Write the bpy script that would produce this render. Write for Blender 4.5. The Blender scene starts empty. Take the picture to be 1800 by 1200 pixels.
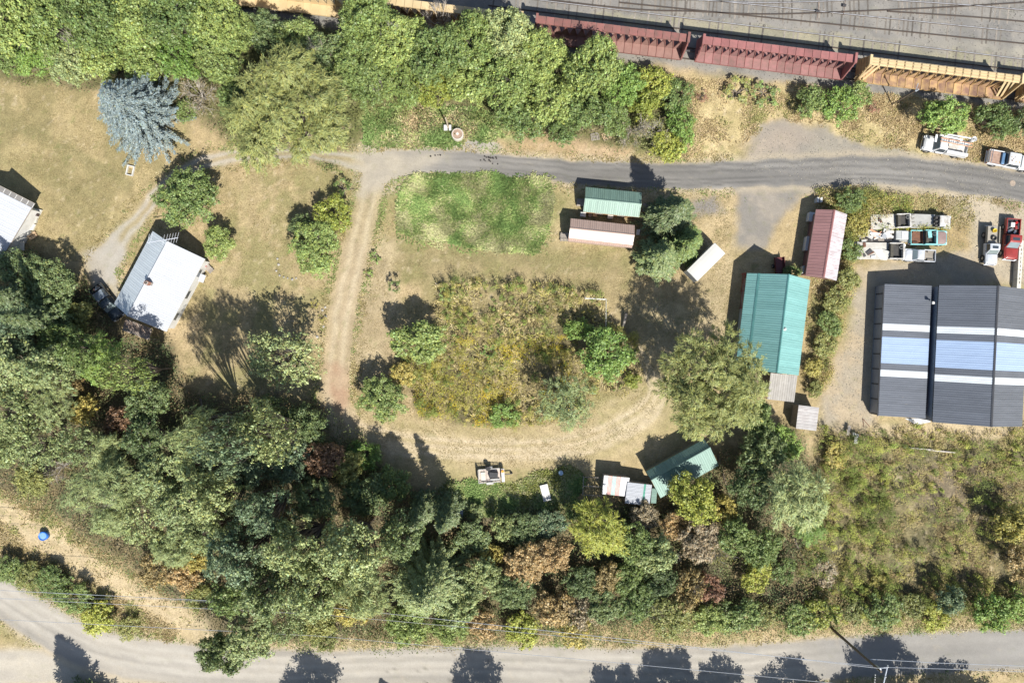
import bpy, bmesh, math, random
import numpy as np
from mathutils import Vector, Matrix

random.seed(7)
rng = np.random.default_rng(7)
R = math.radians
SC = bpy.context.scene
COL = SC.collection

# ------------------------------------------------------------------ camera, sky, sun, exposure
ALT = 95.0            # drone height in metres
PPM = 13.0            # picture units per metre on the ground

def W(px, py, z=0.0):
    """world point at height z (metres) for a picture position"""
    k = (1.0 - z / ALT) / PPM
    return Vector(((px - 900.0) * k, (600.0 - py) * k, z))

cam_data = bpy.data.cameras.new('camera')
cam = bpy.data.objects.new('camera', cam_data)
COL.objects.link(cam)
cam.location = (0, 0, ALT)
cam_data.sensor_width = 36.0
cam_data.lens = 36.0 * ALT / (1800.0 / PPM)
cam_data.clip_start = 1.0
cam_data.clip_end = 3000.0
SC.camera = cam

SUN_EL = 50.0
SUN_TO = Vector((0.437, -0.90, 0)).normalized()
world = bpy.data.worlds.new('World')
SC.world = world
world.use_nodes = True
nt = world.node_tree
sky = nt.nodes.new('ShaderNodeTexSky')
sky.sky_type = 'NISHITA'
sky.sun_disc = False
sky.sun_elevation = R(SUN_EL)
sky.sun_rotation = math.atan2(SUN_TO.x, SUN_TO.y)
nt.links.new(sky.outputs[0], nt.nodes['Background'].inputs[0])
nt.nodes['Background'].inputs[1].default_value = 0.09

sun_data = bpy.data.lights.new('sun', 'SUN')
sun_data.energy = 5.0
sun_data.angle = R(0.53)
sun_data.color = (1.0, 0.97, 0.91)
sun = bpy.data.objects.new('sun', sun_data)
COL.objects.link(sun)
sdir = Vector((-SUN_TO.x * math.cos(R(SUN_EL)), -SUN_TO.y * math.cos(R(SUN_EL)), -math.sin(R(SUN_EL))))
sun.rotation_euler = sdir.to_track_quat('-Z', 'Y').to_euler()
sun.location = (30, -60, 120)

SC.view_settings.view_transform = 'Standard'
SC.view_settings.look = 'None'
SC.view_settings.gamma = 1.0
SC.view_settings.use_curve_mapping = False
SC.view_settings.exposure = 0.72
try:
    SC.cycles.max_bounces = 6
    SC.cycles.transparent_max_bounces = 4
except Exception:
    pass

# ------------------------------------------------------------------ materials
MATS = {}

def mat(name, color, rough=0.7, metal=0.0, color2=None, nscale=1.2, amount=0.5, spec=0.4, bump=0.0, detail=6.0,
        stretch=None, objvar=0.0, contrast=0.18):
    if name in MATS:
        return MATS[name]
    m = bpy.data.materials.new(name)
    m.use_nodes = True
    t = m.node_tree
    b = t.nodes['Principled BSDF']
    b.inputs['Roughness'].default_value = rough
    b.inputs['Metallic'].default_value = metal
    b.inputs['Specular IOR Level'].default_value = spec
    tc = t.nodes.new('ShaderNodeTexCoord')
    src = tc.outputs['Object']
    if objvar > 0:
        oj = t.nodes.new('ShaderNodeObjectInfo')
        sc_ = t.nodes.new('ShaderNodeMath'); sc_.operation = 'MULTIPLY'; sc_.inputs[1].default_value = 40.0
        t.links.new(oj.outputs['Random'], sc_.inputs[0])
        ad = t.nodes.new('ShaderNodeVectorMath'); ad.operation = 'ADD'
        t.links.new(src, ad.inputs[0]); t.links.new(sc_.outputs[0], ad.inputs[1])
        src = ad.outputs[0]
    if stretch:
        mp = t.nodes.new('ShaderNodeMapping')
        mp.inputs['Scale'].default_value = stretch
        t.links.new(src, mp.inputs['Vector'])
        src = mp.outputs['Vector']
    c2 = color2 or tuple(c * 0.72 for c in color)
    n = t.nodes.new('ShaderNodeTexNoise')
    n.inputs['Scale'].default_value = nscale
    n.inputs['Detail'].default_value = detail
    n.inputs['Roughness'].default_value = 0.65
    t.links.new(src, n.inputs['Vector'])
    r = t.nodes.new('ShaderNodeValToRGB')
    r.color_ramp.elements[0].position = 0.5 - contrast + (0.5 - amount) * 0.3
    r.color_ramp.elements[1].position = 0.5 + contrast + (0.5 - amount) * 0.3
    r.color_ramp.elements[0].color = (*color, 1)
    r.color_ramp.elements[1].color = (*c2, 1)
    t.links.new(n.outputs['Fac'], r.inputs['Fac'])
    out = r.outputs['Color']
    if objvar > 0:
        oi = t.nodes.new('ShaderNodeObjectInfo')
        mr = t.nodes.new('ShaderNodeMapRange')
        mr.inputs['To Min'].default_value = 1 - objvar
        mr.inputs['To Max'].default_value = 1 + objvar
        t.links.new(oi.outputs['Random'], mr.inputs['Value'])
        hs = t.nodes.new('ShaderNodeHueSaturation')
        t.links.new(mr.outputs[0], hs.inputs['Value'])
        t.links.new(out, hs.inputs['Color'])
        out = hs.outputs['Color']
    t.links.new(out, b.inputs['Base Color'])
    if bump > 0:
        bp = t.nodes.new('ShaderNodeBump')
        bp.inputs['Strength'].default_value = bump
        bp.inputs['Distance'].default_value = 0.03
        t.links.new(n.outputs['Fac'], bp.inputs['Height'])
        t.links.new(bp.outputs['Normal'], b.inputs['Normal'])
    MATS[name] = m
    return m

def leaf_mat(name, color, trans=0.11, rough=0.5, var=0.2, spec=0.4):
    """foliage colour x per-leaf colour stored on the mesh x a little change from plant to plant"""
    if name in MATS:
        return MATS[name]
    m = bpy.data.materials.new(name)
    m.use_nodes = True
    t = m.node_tree
    b = t.nodes['Principled BSDF']
    b.inputs['Roughness'].default_value = rough
    b.inputs['Specular IOR Level'].default_value = spec
    at = t.nodes.new('ShaderNodeVertexColor')
    at.layer_name = 'Col'
    mx = t.nodes.new('ShaderNodeMixRGB')
    mx.blend_type = 'MULTIPLY'
    mx.inputs[0].default_value = 1.0
    mx.inputs[2].default_value = (*color, 1)
    t.links.new(at.outputs['Color'], mx.inputs[1])
    oi = t.nodes.new('ShaderNodeObjectInfo')
    mr = t.nodes.new('ShaderNodeMapRange')
    mr.inputs['To Min'].default_value = 1 - var
    mr.inputs['To Max'].default_value = 1 + var
    t.links.new(oi.outputs['Random'], mr.inputs['Value'])
    mr2 = t.nodes.new('ShaderNodeMapRange')
    mr2.inputs['To Min'].default_value = 0.51
    mr2.inputs['To Max'].default_value = 0.49
    t.links.new(oi.outputs['Random'], mr2.inputs['Value'])
    hs = t.nodes.new('ShaderNodeHueSaturation')
    t.links.new(mr.outputs[0], hs.inputs['Value'])
    t.links.new(mr2.outputs[0], hs.inputs['Hue'])
    t.links.new(mx.outputs[0], hs.inputs['Color'])
    t.links.new(hs.outputs[0], b.inputs['Base Color'])
    tr = t.nodes.new('ShaderNodeBsdfTranslucent')
    t.links.new(hs.outputs[0], tr.inputs['Color'])
    ms = t.nodes.new('ShaderNodeMixShader')
    ms.inputs[0].default_value = trans
    t.links.new(b.outputs[0], ms.inputs[1])
    t.links.new(tr.outputs[0], ms.inputs[2])
    t.links.new(ms.outputs[0], t.nodes['Material Output'].inputs['Surface'])
    MATS[name] = m
    return m

def ground_mat():
    m = bpy.data.materials.new('earth_and_grass')
    m.use_nodes = True
    t = m.node_tree
    L = t.links
    b = t.nodes['Principled BSDF']
    b.inputs['Roughness'].default_value = 0.92
    b.inputs['Specular IOR Level'].default_value = 0.15
    at = t.nodes.new('ShaderNodeVertexColor')
    at.layer_name = 'Col'
    tc = t.nodes.new('ShaderNodeTexCoord')
    def noise(scale, detail, rough, dist=0.0):
        n = t.nodes.new('ShaderNodeTexNoise')
        n.inputs['Scale'].default_value = scale
        n.inputs['Detail'].default_value = detail
        n.inputs['Roughness'].default_value = rough
        n.inputs['Distortion'].default_value = dist
        L.new(tc.outputs['Object'], n.inputs['Vector'])
        return n
    def ramp(src, lo, hi, a, c):
        r = t.nodes.new('ShaderNodeMapRange')
        r.inputs['From Min'].default_value = lo
        r.inputs['From Max'].default_value = hi
        r.inputs['To Min'].default_value = a
        r.inputs['To Max'].default_value = c
        L.new(src, r.inputs['Value'])
        return r.outputs[0]
    n1 = noise(5.5, 8, 0.8, 0.6)       # straw and clods
    n2 = noise(0.9, 6, 0.7, 0.3)       # patches
    n3 = noise(16.0, 4, 0.7)           # grit
    g = ramp(n1.outputs['Fac'], 0.3, 0.7, 0.42, 1.58)
    p = ramp(n2.outputs['Fac'], 0.3, 0.7, 0.78, 1.22)
    s = ramp(n3.outputs['Fac'], 0.3, 0.7, 0.86, 1.14)
    mixg = t.nodes.new('ShaderNodeMix')        # grass grain where alpha is high, grit elsewhere
    L.new(at.outputs['Alpha'], mixg.inputs['Factor'])
    L.new(s, mixg.inputs['A'])
    L.new(g, mixg.inputs['B'])
    mixp = t.nodes.new('ShaderNodeMix')
    L.new(at.outputs['Alpha'], mixp.inputs['Factor'])
    mixp.inputs['A'].default_value = 1.0
    L.new(p, mixp.inputs['B'])
    mul = t.nodes.new('ShaderNodeMath')
    mul.operation = 'MULTIPLY'
    L.new(mixg.outputs['Result'], mul.inputs[0])
    L.new(mixp.outputs['Result'], mul.inputs[1])
    hs = t.nodes.new('ShaderNodeHueSaturation')
    L.new(at.outputs['Color'], hs.inputs['Color'])
    L.new(mul.outputs[0], hs.inputs['Value'])
    L.new(hs.outputs[0], b.inputs['Base Color'])
    bp = t.nodes.new('ShaderNodeBump')
    L.new(at.outputs['Alpha'], bp.inputs['Strength'])
    bp.inputs['Distance'].default_value = 0.05
    L.new(n1.outputs['Fac'], bp.inputs['Height'])
    L.new(bp.outputs[0], b.inputs['Normal'])
    return m

# ------------------------------------------------------------------ object helpers
def put(name, me, material=None, parent=None):
    o = bpy.data.objects.new(name, me)
    if material is not None and not me.materials:
        me.materials.append(material)
    COL.objects.link(o)
    if parent is not None:
        o.parent = parent
    return o

def tag(o, label=None, cat=None, group=None, kind=None):
    if label: o['label'] = label
    if cat: o['category'] = cat
    if group: o['group'] = group
    if kind: o['kind'] = kind
    return o

def thing(name, loc, rot=0.0, label=None, cat=None, group=None, kind=None):
    o = bpy.data.objects.new(name, None)
    o.empty_display_size = 0.5
    o.location = loc
    o.rotation_euler = (0, 0, rot)
    COL.objects.link(o)
    return tag(o, label, cat, group, kind)

class MB:
    """collects shapes into one mesh"""
    def __init__(s):
        s.bm = bmesh.new()
    def box(s, c, size, rz=0.0, ry=0.0, rx=0.0, bevel=0.0, seg=2):
        m = Matrix.Translation(c) @ Matrix.Rotation(rz, 4, 'Z') @ Matrix.Rotation(ry, 4, 'Y') @ Matrix.Rotation(rx, 4, 'X') @ Matrix.Diagonal((*size, 1))
        r = bmesh.ops.create_cube(s.bm, size=1.0, matrix=m)
        if bevel > 0:
            es = list({e for v in r['verts'] for e in v.link_edges})
            bmesh.ops.bevel(s.bm, geom=es, offset=bevel, segments=seg, affect='EDGES', profile=0.5)
        return s
    def cyl(s, p0, p1, r0, r1=None, n=10, caps=True):
        p0 = Vector(p0); p1 = Vector(p1)
        r1 = r0 if r1 is None else r1
        d = p1 - p0
        q = d.to_track_quat('Z', 'Y').to_matrix().to_4x4()
        m = Matrix.Translation((p0 + p1) / 2) @ q
        bmesh.ops.create_cone(s.bm, cap_ends=caps, segments=n, radius1=r0, radius2=max(r1, 1e-4), depth=d.length, matrix=m)
        return s
    def poly(s, pts):
        vs = [s.bm.verts.new(p) for p in pts]
        s.bm.faces.new(vs)
        return s
    def prism(s, pts, vec):
        """closed solid: polygon pts swept along vec"""
        vec = Vector(vec)
        a = [s.bm.verts.new(p) for p in pts]
        b = [s.bm.verts.new(Vector(p) + vec) for p in pts]
        n = len(a)
        s.bm.faces.new(a[::-1]); s.bm.faces.new(b)
        for i in range(n):
            s.bm.faces.new((a[i], a[(i + 1) % n], b[(i + 1) % n], b[i]))
        return s
    def frustum(s, r0, z0, r1, z1, bevel=0.0):
        """r = (xmin,xmax,ymin,ymax) at z0 and z1"""
        def ring(r, z): return [s.bm.verts.new(p) for p in ((r[0], r[2], z), (r[1], r[2], z), (r[1], r[3], z), (r[0], r[3], z))]
        a = ring(r0, z0); b = ring(r1, z1)
        s.bm.faces.new(a[::-1]); s.bm.faces.new(b)
        for i in range(4):
            s.bm.faces.new((a[i], a[(i + 1) % 4], b[(i + 1) % 4], b[i]))
        if bevel > 0:
            es = list({e for v in a + b for e in v.link_edges})
            bmesh.ops.bevel(s.bm, geom=es, offset=bevel, segments=2, affect='EDGES', profile=0.5)
        return s
    def lathe(s, prof, c=(0, 0, 0), n=24):
        rings = []
        for r, z in prof:
            rings.append([s.bm.verts.new((c[0] + r * math.cos(2 * math.pi * i / n), c[1] + r * math.sin(2 * math.pi * i / n), c[2] + z)) for i in range(n)])
        for a, b in zip(rings, rings[1:]):
            for i in range(n):
                s.bm.faces.new((a[i], a[(i + 1) % n], b[(i + 1) % n], b[i]))
        return s
    def mesh(s, name, smooth=False):
        bmesh.ops.recalc_face_normals(s.bm, faces=s.bm.faces[:])
        me = bpy.data.meshes.new(name)
        s.bm.to_mesh(me)
        s.bm.free()
        if smooth:
            me.polygons.foreach_set('use_smooth', [True] * len(me.polygons))
        return me
    def build(s, name, material, parent=None, smooth=False):
        return put(name, s.mesh(name, smooth), material, parent)

def np_mesh(name, verts, nper, colors=None):
    """polygons of nper consecutive vertices each; colors per vertex (n,4)"""
    n = len(verts)
    me = bpy.data.meshes.new(name)
    me.vertices.add(n)
    me.vertices.foreach_set('co', np.asarray(verts, np.float32).ravel())
    me.loops.add(n)
    me.loops.foreach_set('vertex_index', np.arange(n, dtype=np.int32))
    k = n // nper
    me.polygons.add(k)
    me.polygons.foreach_set('loop_start', np.arange(0, n, nper, dtype=np.int32))
    if colors is not None:
        ca = me.color_attributes.new('Col', 'FLOAT_COLOR', 'POINT')
        ca.data.foreach_set('color', np.asarray(colors, np.float32).ravel())
    me.update(calc_edges=True)
    return me

def grid_mesh(name, verts, quads, colors):
    me = bpy.data.meshes.new(name)
    me.vertices.add(len(verts))
    me.vertices.foreach_set('co', np.asarray(verts, np.float32).ravel())
    q = np.asarray(quads, np.int32)
    me.loops.add(q.size)
    me.loops.foreach_set('vertex_index', q.ravel())
    me.polygons.add(len(q))
    me.polygons.foreach_set('loop_start', np.arange(0, q.size, 4, dtype=np.int32))
    ca = me.color_attributes.new('Col', 'FLOAT_COLOR', 'POINT')
    ca.data.foreach_set('color', np.asarray(colors, np.float32).ravel())
    me.update(calc_edges=True)
    return me

# ------------------------------------------------------------------ ground colours
_tab = np.random.default_rng(3).random((257, 257))
_tab[256] = _tab[0]; _tab[:, 256] = _tab[:, 0]

def vnoise(x, y, seed=0):
    x = x + seed * 37.17; y = y + seed * 91.73
    ix = np.floor(x).astype(int); iy = np.floor(y).astype(int)
    fx = x - ix; fy = y - iy
    fx = fx * fx * (3 - 2 * fx); fy = fy * fy * (3 - 2 * fy)
    ix %= 256; iy %= 256
    a = _tab[ix, iy]; b = _tab[ix + 1, iy]; c = _tab[ix, iy + 1]; d = _tab[ix + 1, iy + 1]
    return (a * (1 - fx) + b * fx) * (1 - fy) + (c * (1 - fx) + d * fx) * fy

def fbm(x, y, scale, octs=4, seed=0):
    v = 0; amp = 1; tot = 0; f = 1.0 / scale
    for o in range(octs):
        v = v + amp * vnoise(x * f, y * f, seed + o * 5); tot += amp
        amp *= 0.55; f *= 2.03
    return v / tot

def sstep(a, b, x):
    t = np.clip((x - a) / (b - a), 0, 1)
    return t * t * (3 - 2 * t)

def poly_sd(px, py, poly):
    """signed distance to a polygon, inside positive"""
    P = np.asarray(poly, float)
    d = np.full(px.shape, 1e9); inside = np.zeros(px.shape, bool)
    n = len(P)
    for i in range(n):
        ax, ay = P[i]; bx, by = P[(i + 1) % n]
        ex, ey = bx - ax, by - ay
        wx, wy = px - ax, py - ay
        t = np.clip((wx * ex + wy * ey) / (ex * ex + ey * ey + 1e-9), 0, 1)
        d = np.minimum(d, (wx - t * ex) ** 2 + (wy - t * ey) ** 2)
        c = ((ay > py) != (by > py)) & (px < (bx - ax) * (py - ay) / (by - ay + 1e-12) + ax)
        inside ^= c
    d = np.sqrt(d)
    return np.where(inside, d, -d)

def line_sd(px, py, pts):
    """(distance, signed side distance, half width, fraction along) to a polyline of (x, y, half width)"""
    best = np.full(px.shape, 1e9); side = np.zeros(px.shape); hw = np.zeros(px.shape); al = np.zeros(px.shape)
    n = len(pts) - 1
    for i in range(n):
        ax, ay, aw = pts[i]; bx, by, bw = pts[i + 1]
        ex, ey = bx - ax, by - ay
        L = math.hypot(ex, ey)
        wx, wy = px - ax, py - ay
        t = np.clip((wx * ex + wy * ey) / (L * L), 0, 1)
        d = np.hypot(wx - t * ex, wy - t * ey)
        s = (ex * wy - ey * wx) / L
        k = d < best
        best = np.where(k, d, best); side = np.where(k, s, side); hw = np.where(k, aw + (bw - aw) * t, hw); al = np.where(k, (i + t) / n, al)
    return best, side, hw, al

def smooth_line(pts, step=14.0):
    """Catmull-Rom through (x, y, w)"""
    P = [np.array(p, float) for p in pts]
    P = [2 * P[0] - P[1]] + P + [2 * P[-1] - P[-2]]
    out = []
    for i in range(1, len(P) - 2):
        a, b, c, d = P[i - 1], P[i], P[i + 1], P[i + 2]
        n = max(2, int(np.hypot(*(c - b)[:2]) / step))
        for k in range(n):
            t = k / n
            out.append(0.5 * ((2 * b) + (-a + c) * t + (2 * a - 5 * b + 4 * c - d) * t * t + (-a + 3 * b - 3 * c + d) * t ** 3))
    out.append(P[-2])
    return [tuple(p) for p in out]

ROAD = smooth_line([(668, 291, 24), (760, 284, 20), (900, 293, 20), (1050, 305, 21), (1200, 309, 23), (1400, 302, 25), (1550, 300, 25), (1700, 314, 26), (1800, 331, 26), (1950, 362, 26)])
TRACK = smooth_line([(690, 286, 24), (660, 310, 22), (648, 350, 22), (634, 410, 24), (615, 480, 24), (600, 560, 24), (592, 640, 24), (588, 700, 28), (600, 745, 34)])
DRIVE = smooth_line([(650, 290, 20), (580, 275, 12), (500, 268, 12), (430, 273, 13), (350, 288, 13), (295, 322, 13), (245, 380, 15), (205, 432, 20), (178, 475, 26), (190, 515, 22)])
LANE = smooth_line([(-140, 960, 34), (-40, 1020, 34), (60, 1085, 36), (170, 1140, 38), (330, 1168, 36), (520, 1176, 34), (700, 1170, 32), (900, 1170, 36), (1100, 1178, 40), (1300, 1172, 38), (1450, 1158, 36), (1600, 1148, 34), (1760, 1141, 34), (1950, 1138, 34)])
SIDELANE = smooth_line([(-140, 1172, 34), (60, 1170, 30), (220, 1170, 30), (380, 1172, 28)])
FOOT = smooth_line([(-140, 850, 26), (0, 895, 26), (90, 955, 24), (180, 1010, 22), (270, 1060, 22), (345, 1100, 24), (360, 1145, 22)])
LOOP = smooth_line([(600, 745, 32), (690, 775, 48), (790, 786, 44), (900, 790, 42), (1010, 780, 46), (1090, 750, 50), (1150, 705, 42), (1138, 645, 22), (1112, 600, 16)])

def blend(c, new, w):
    return c * (1 - w[:, None]) + np.asarray(new) * w[:, None]

FOREST = [(-300, 470), (60, 440), (165, 505), (215, 585), (300, 600), (330, 690), (450, 690), (560, 705), (640, 765), (690, 850), (790, 880), (1060, 885), (1160, 885), (1270, 790), (1390, 745), (1440, 840), (1425, 960), (1500, 1060), (1420, 1085), (1300, 1110), (870, 1128), (560, 1135), (330, 1105), (240, 1010), (120, 930), (60, 880), (-300, 860)]
BAND = [(-300, -100), (420, -100), (640, 20), (930, 50), (1120, 110), (1225, 160), (1205, 278), (1110, 268), (900, 240), (640, 232), (590, 300), (420, 262), (320, 190), (160, 160), (-300, 110)]
BALLAST = [(-600, -300), (2600, -300), (2600, 292), (1800, 198), (1100, 108), (613, 52), (-600, -100)]
GREENPATCH = [(715, 316), (745, 303), (850, 305), (962, 316), (971, 345), (966, 405), (940, 446), (890, 442), (800, 428), (735, 418), (698, 402), (704, 350)]
GARDEN = [(765, 500), (880, 488), (960, 495), (1062, 520), (1068, 560), (1120, 585), (1125, 670), (1100, 690), (1035, 690), (1030, 720), (935, 745), (880, 755), (735, 728), (730, 690), (690, 650), (770, 560)]
FIELD = [(1440, 745), (1500, 765), (1600, 742), (1700, 760), (1800, 750), (2100, 750), (2100, 1085), (1800, 1090), (1560, 1085), (1440, 1090), (1400, 1010), (1425, 900)]
VERGE = [(1190, 135), (1420, 150), (1800, 195), (2100, 240), (2100, 330), (1800, 296), (1620, 268), (1500, 248), (1420, 215), (1350, 205), (1310, 250), (1250, 285), (1180, 290), (1200, 230)]
NETTLES = [(640, 195), (700, 185), (780, 190), (890, 200), (900, 240), (850, 245), (780, 258), (640, 258)]
STRIP = [(770, 858), (830, 845), (900, 852), (960, 826), (1010, 818), (1030, 845), (1000, 890), (880, 905), (800, 900)]

def paint(x, y):
    """albedo (rgb) and grassiness of the ground at world x, y"""
    px = x * PPM + 900.0; py = 600.0 - y * PPM
    wx = (fbm(px, py, 26, 3, 1) - 0.5) * 26; wy = (fbm(px, py, 26, 3, 2) - 0.5) * 26
    qx = px + wx; qy = py + wy
    n1 = fbm(px, py, 90, 4, 3); n2 = fbm(px, py, 30, 4, 4); n3 = fbm(px, py, 160, 3, 6)
    n4 = fbm(px, py, 12, 3, 9)
    c = np.tile(np.array([0.318, 0.245, 0.134]), (len(x), 1))
    a = np.full(len(x), 0.85)
    c = blend(c, (0.255, 0.205, 0.105), sstep(0.40, 0.66, n1))
    c = blend(c, (0.375, 0.285, 0.165), sstep(0.52, 0.75, n2) * 0.8)
    c = blend(c, (0.19, 0.19, 0.075), sstep(0.52, 0.72, n3) * 0.6)
    # mown stripes of the left lawn
    lawn = sstep(-10, 15, poly_sd(qx, qy, [(-300, 130), (150, 150), (240, 270), (300, 290), (180, 450), (-300, 440)]))
    stripe = 0.5 + 0.5 * np.sin((px * 0.35 + py * 0.95) / 9.0)
    c = blend(c, (0.285, 0.229, 0.117), lawn * 0.8)
    c = blend(c, (0.20, 0.168, 0.080), lawn * sstep(0.42, 0.62, fbm(px * 0.45 - py, px + py * 0.4, 55, 3, 21)) * 0.8)
    c = c * (1 - (lawn * 0.05 * (stripe - 0.5))[:, None])
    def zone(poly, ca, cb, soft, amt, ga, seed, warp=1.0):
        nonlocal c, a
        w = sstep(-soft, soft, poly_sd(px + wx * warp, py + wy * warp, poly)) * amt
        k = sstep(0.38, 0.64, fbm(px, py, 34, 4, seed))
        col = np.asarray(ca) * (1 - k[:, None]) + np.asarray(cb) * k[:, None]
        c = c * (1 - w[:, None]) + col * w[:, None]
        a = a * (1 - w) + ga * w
    zone([(440, 300), (620, 300), (600, 420), (560, 700), (330, 690), (370, 440)], (0.31, 0.245, 0.135), (0.22, 0.195, 0.09), 18, 0.9, 0.9, 31)
    zone([(690, 420), (980, 440), (1110, 440), (1090, 560), (1060, 510), (880, 485), (700, 500)], (0.25, 0.20, 0.105), (0.19, 0.17, 0.075), 16, 0.9, 0.8, 32)
    zone([(600, 430), (690, 420), (700, 560), (680, 680), (600, 680)], (0.36, 0.29, 0.18), (0.27, 0.215, 0.13), 14, 0.8, 0.7, 33)
    zone([(970, 300), (1290, 335), (1290, 560), (1180, 520), (1130, 400), (990, 330)], (0.38, 0.295, 0.17), (0.30, 0.235, 0.13), 14, 0.8, 0.8, 34)
    zone([(1180, 500), (1285, 450), (1290, 600), (1130, 680), (1080, 560)], (0.33, 0.265, 0.16), (0.25, 0.20, 0.115), 14, 0.8, 0.7, 37)
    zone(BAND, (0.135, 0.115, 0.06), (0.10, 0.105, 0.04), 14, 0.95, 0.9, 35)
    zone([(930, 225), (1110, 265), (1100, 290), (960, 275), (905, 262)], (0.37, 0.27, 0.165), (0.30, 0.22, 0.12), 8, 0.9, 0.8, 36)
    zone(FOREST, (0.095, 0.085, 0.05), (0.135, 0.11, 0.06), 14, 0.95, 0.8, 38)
    zone([(-300, 850), (60, 880), (140, 950), (250, 1010), (350, 1090), (300, 1130), (200, 1100), (90, 1010), (-300, 930)], (0.40, 0.31, 0.175), (0.33, 0.25, 0.135), 12, 0.95, 0.85, 39)
    zone([(-300, 950), (60, 990), (190, 1075), (280, 1130), (120, 1110), (-300, 1010)], (0.17, 0.165, 0.07), (0.25, 0.215, 0.105), 12, 0.9, 0.95, 40)
    zone([(540, 1125), (900, 1115), (1150, 1085), (1400, 1085), (1440, 1108), (1200, 1128), (900, 1140), (560, 1142)], (0.40, 0.30, 0.17), (0.30, 0.235, 0.125), 8, 0.9, 0.85, 41)
    zone(BALLAST, (0.215, 0.20, 0.178), (0.165, 0.157, 0.144), 10, 1.0, 0.25, 42, 0.6)
    zone([(1430, 60), (1800, 85), (2100, 95), (2100, 130), (1800, 100), (1500, 62)], (0.285, 0.26, 0.21), (0.235, 0.217, 0.18), 9, 0.9, 0.3, 43)
    zone([(960, 18), (1300, 40), (1800, 108), (1800, 128), (1300, 66), (960, 24)], (0.27, 0.245, 0.165), (0.22, 0.205, 0.14), 6, 0.8, 0.5, 44)
    zone(VERGE, (0.40, 0.32, 0.17), (0.33, 0.265, 0.13), 10, 0.95, 1.0, 45)
    zone(FIELD, (0.105, 0.094, 0.05), (0.19, 0.158, 0.082), 16, 0.95, 1.0, 46)
    zone([(1600, 830), (1700, 795), (1790, 835), (1780, 915), (1690, 935), (1620, 890)], (0.125, 0.10, 0.072), (0.17, 0.135, 0.09), 18, 0.8, 0.9, 62)  # upper shade patch of the field, painted in as dark brown
    zone([(1640, 965), (1700, 950), (1725, 1010), (1700, 1050), (1650, 1020)], (0.11, 0.09, 0.065), (0.15, 0.12, 0.08), 14, 0.8, 0.9, 63)  # lower shade patch of the field, also painted into the ground colour
    zone(GARDEN, (0.11, 0.096, 0.05), (0.24, 0.195, 0.10), 10, 0.95, 1.0, 47)
    zone(GREENPATCH, (0.15, 0.19, 0.065), (0.21, 0.225, 0.09), 8, 0.95, 1.0, 48)
    zone(STRIP, (0.13, 0.155, 0.05), (0.17, 0.185, 0.06), 8, 0.9, 1.0, 49)
    zone(NETTLES, (0.24, 0.27, 0.10), (0.34, 0.31, 0.16), 10, 0.95, 1.0, 50)
    zone([(1435, 335), (1540, 330), (1700, 340), (1715, 395), (1690, 440), (1640, 420), (1490, 470), (1480, 560), (1440, 700), (1405, 690), (1420, 500), (1490, 420)], (0.30, 0.225, 0.115), (0.235, 0.18, 0.085), 10, 0.9, 0.95, 51)
    # gravel and packed earth
    zone([(1300, 300), (1335, 225), (1380, 212), (1440, 222), (1520, 256), (1640, 276), (1800, 302), (2100, 340), (2100, 385), (1800, 352), (1680, 336), (1420, 340), (1290, 338)], (0.235, 0.212, 0.175), (0.195, 0.18, 0.157), 9, 0.95, 0.3, 52)
    zone([(1310, 240), (1400, 215), (1440, 240), (1380, 270), (1310, 275)], (0.30, 0.245, 0.19), (0.27, 0.225, 0.18), 16, 0.7, 0.3, 61)
    zone([(1680, 335), (2100, 380), (2100, 520), (1760, 500), (1700, 470), (1715, 400), (1640, 340)], (0.36, 0.305, 0.225), (0.31, 0.265, 0.195), 12, 0.95, 0.4, 53)
    zone([(1510, 470), (1720, 440), (1760, 500), (1560, 520), (1535, 745), (1480, 760), (1440, 740), (1455, 680), (1490, 580)], (0.335, 0.27, 0.185), (0.285, 0.245, 0.185), 12, 0.95, 0.45, 54)
    zone([(1296, 330), (1408, 336), (1365, 400), (1345, 440), (1318, 440), (1288, 430)], (0.175, 0.165, 0.152), (0.23, 0.207, 0.178), 10, 0.9, 0.25, 55)
    zone([(1590, 735), (1800, 745), (2100, 748), (2100, 765), (1800, 768), (1500, 772)], (0.40, 0.32, 0.20), (0.35, 0.275, 0.165), 8, 0.85, 0.6, 56)
    zone([(786, 228), (850, 228), (880, 262), (870, 275), (785, 275)], (0.30, 0.275, 0.235), (0.26, 0.24, 0.21), 6, 0.95, 0.2, 57)
    zone([(640, 262), (705, 262), (720, 300), (690, 330), (640, 330)], (0.33, 0.28, 0.215), (0.30, 0.255, 0.20), 9, 0.9, 0.25, 58)
    zone([(1205, 345), (1260, 345), (1275, 372), (1215, 375)], (0.17, 0.16, 0.155), (0.27, 0.22, 0.15), 9, 0.85, 0.4, 59)
    zone([(1120, 745), (1190, 745), (1180, 800), (1050, 830), (1000, 815), (1060, 790)], (0.39, 0.295, 0.17), (0.31, 0.245, 0.13), 16, 0.8, 0.7, 60)
    # worn lines
    soft_bands = [([(-60, 195, 9), (60, 235, 10), (140, 275, 11), (225, 325, 9)], 0.75), ([(-60, 262, 8), (60, 300, 10), (150, 345, 8)], 0.5), ([(120, 165, 7), (215, 245, 9), (300, 300, 7)], 0.4), ([(705, 470, 8), (800, 452, 9), (960, 462, 8), (1090, 470, 8)], 0.5)]
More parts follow.
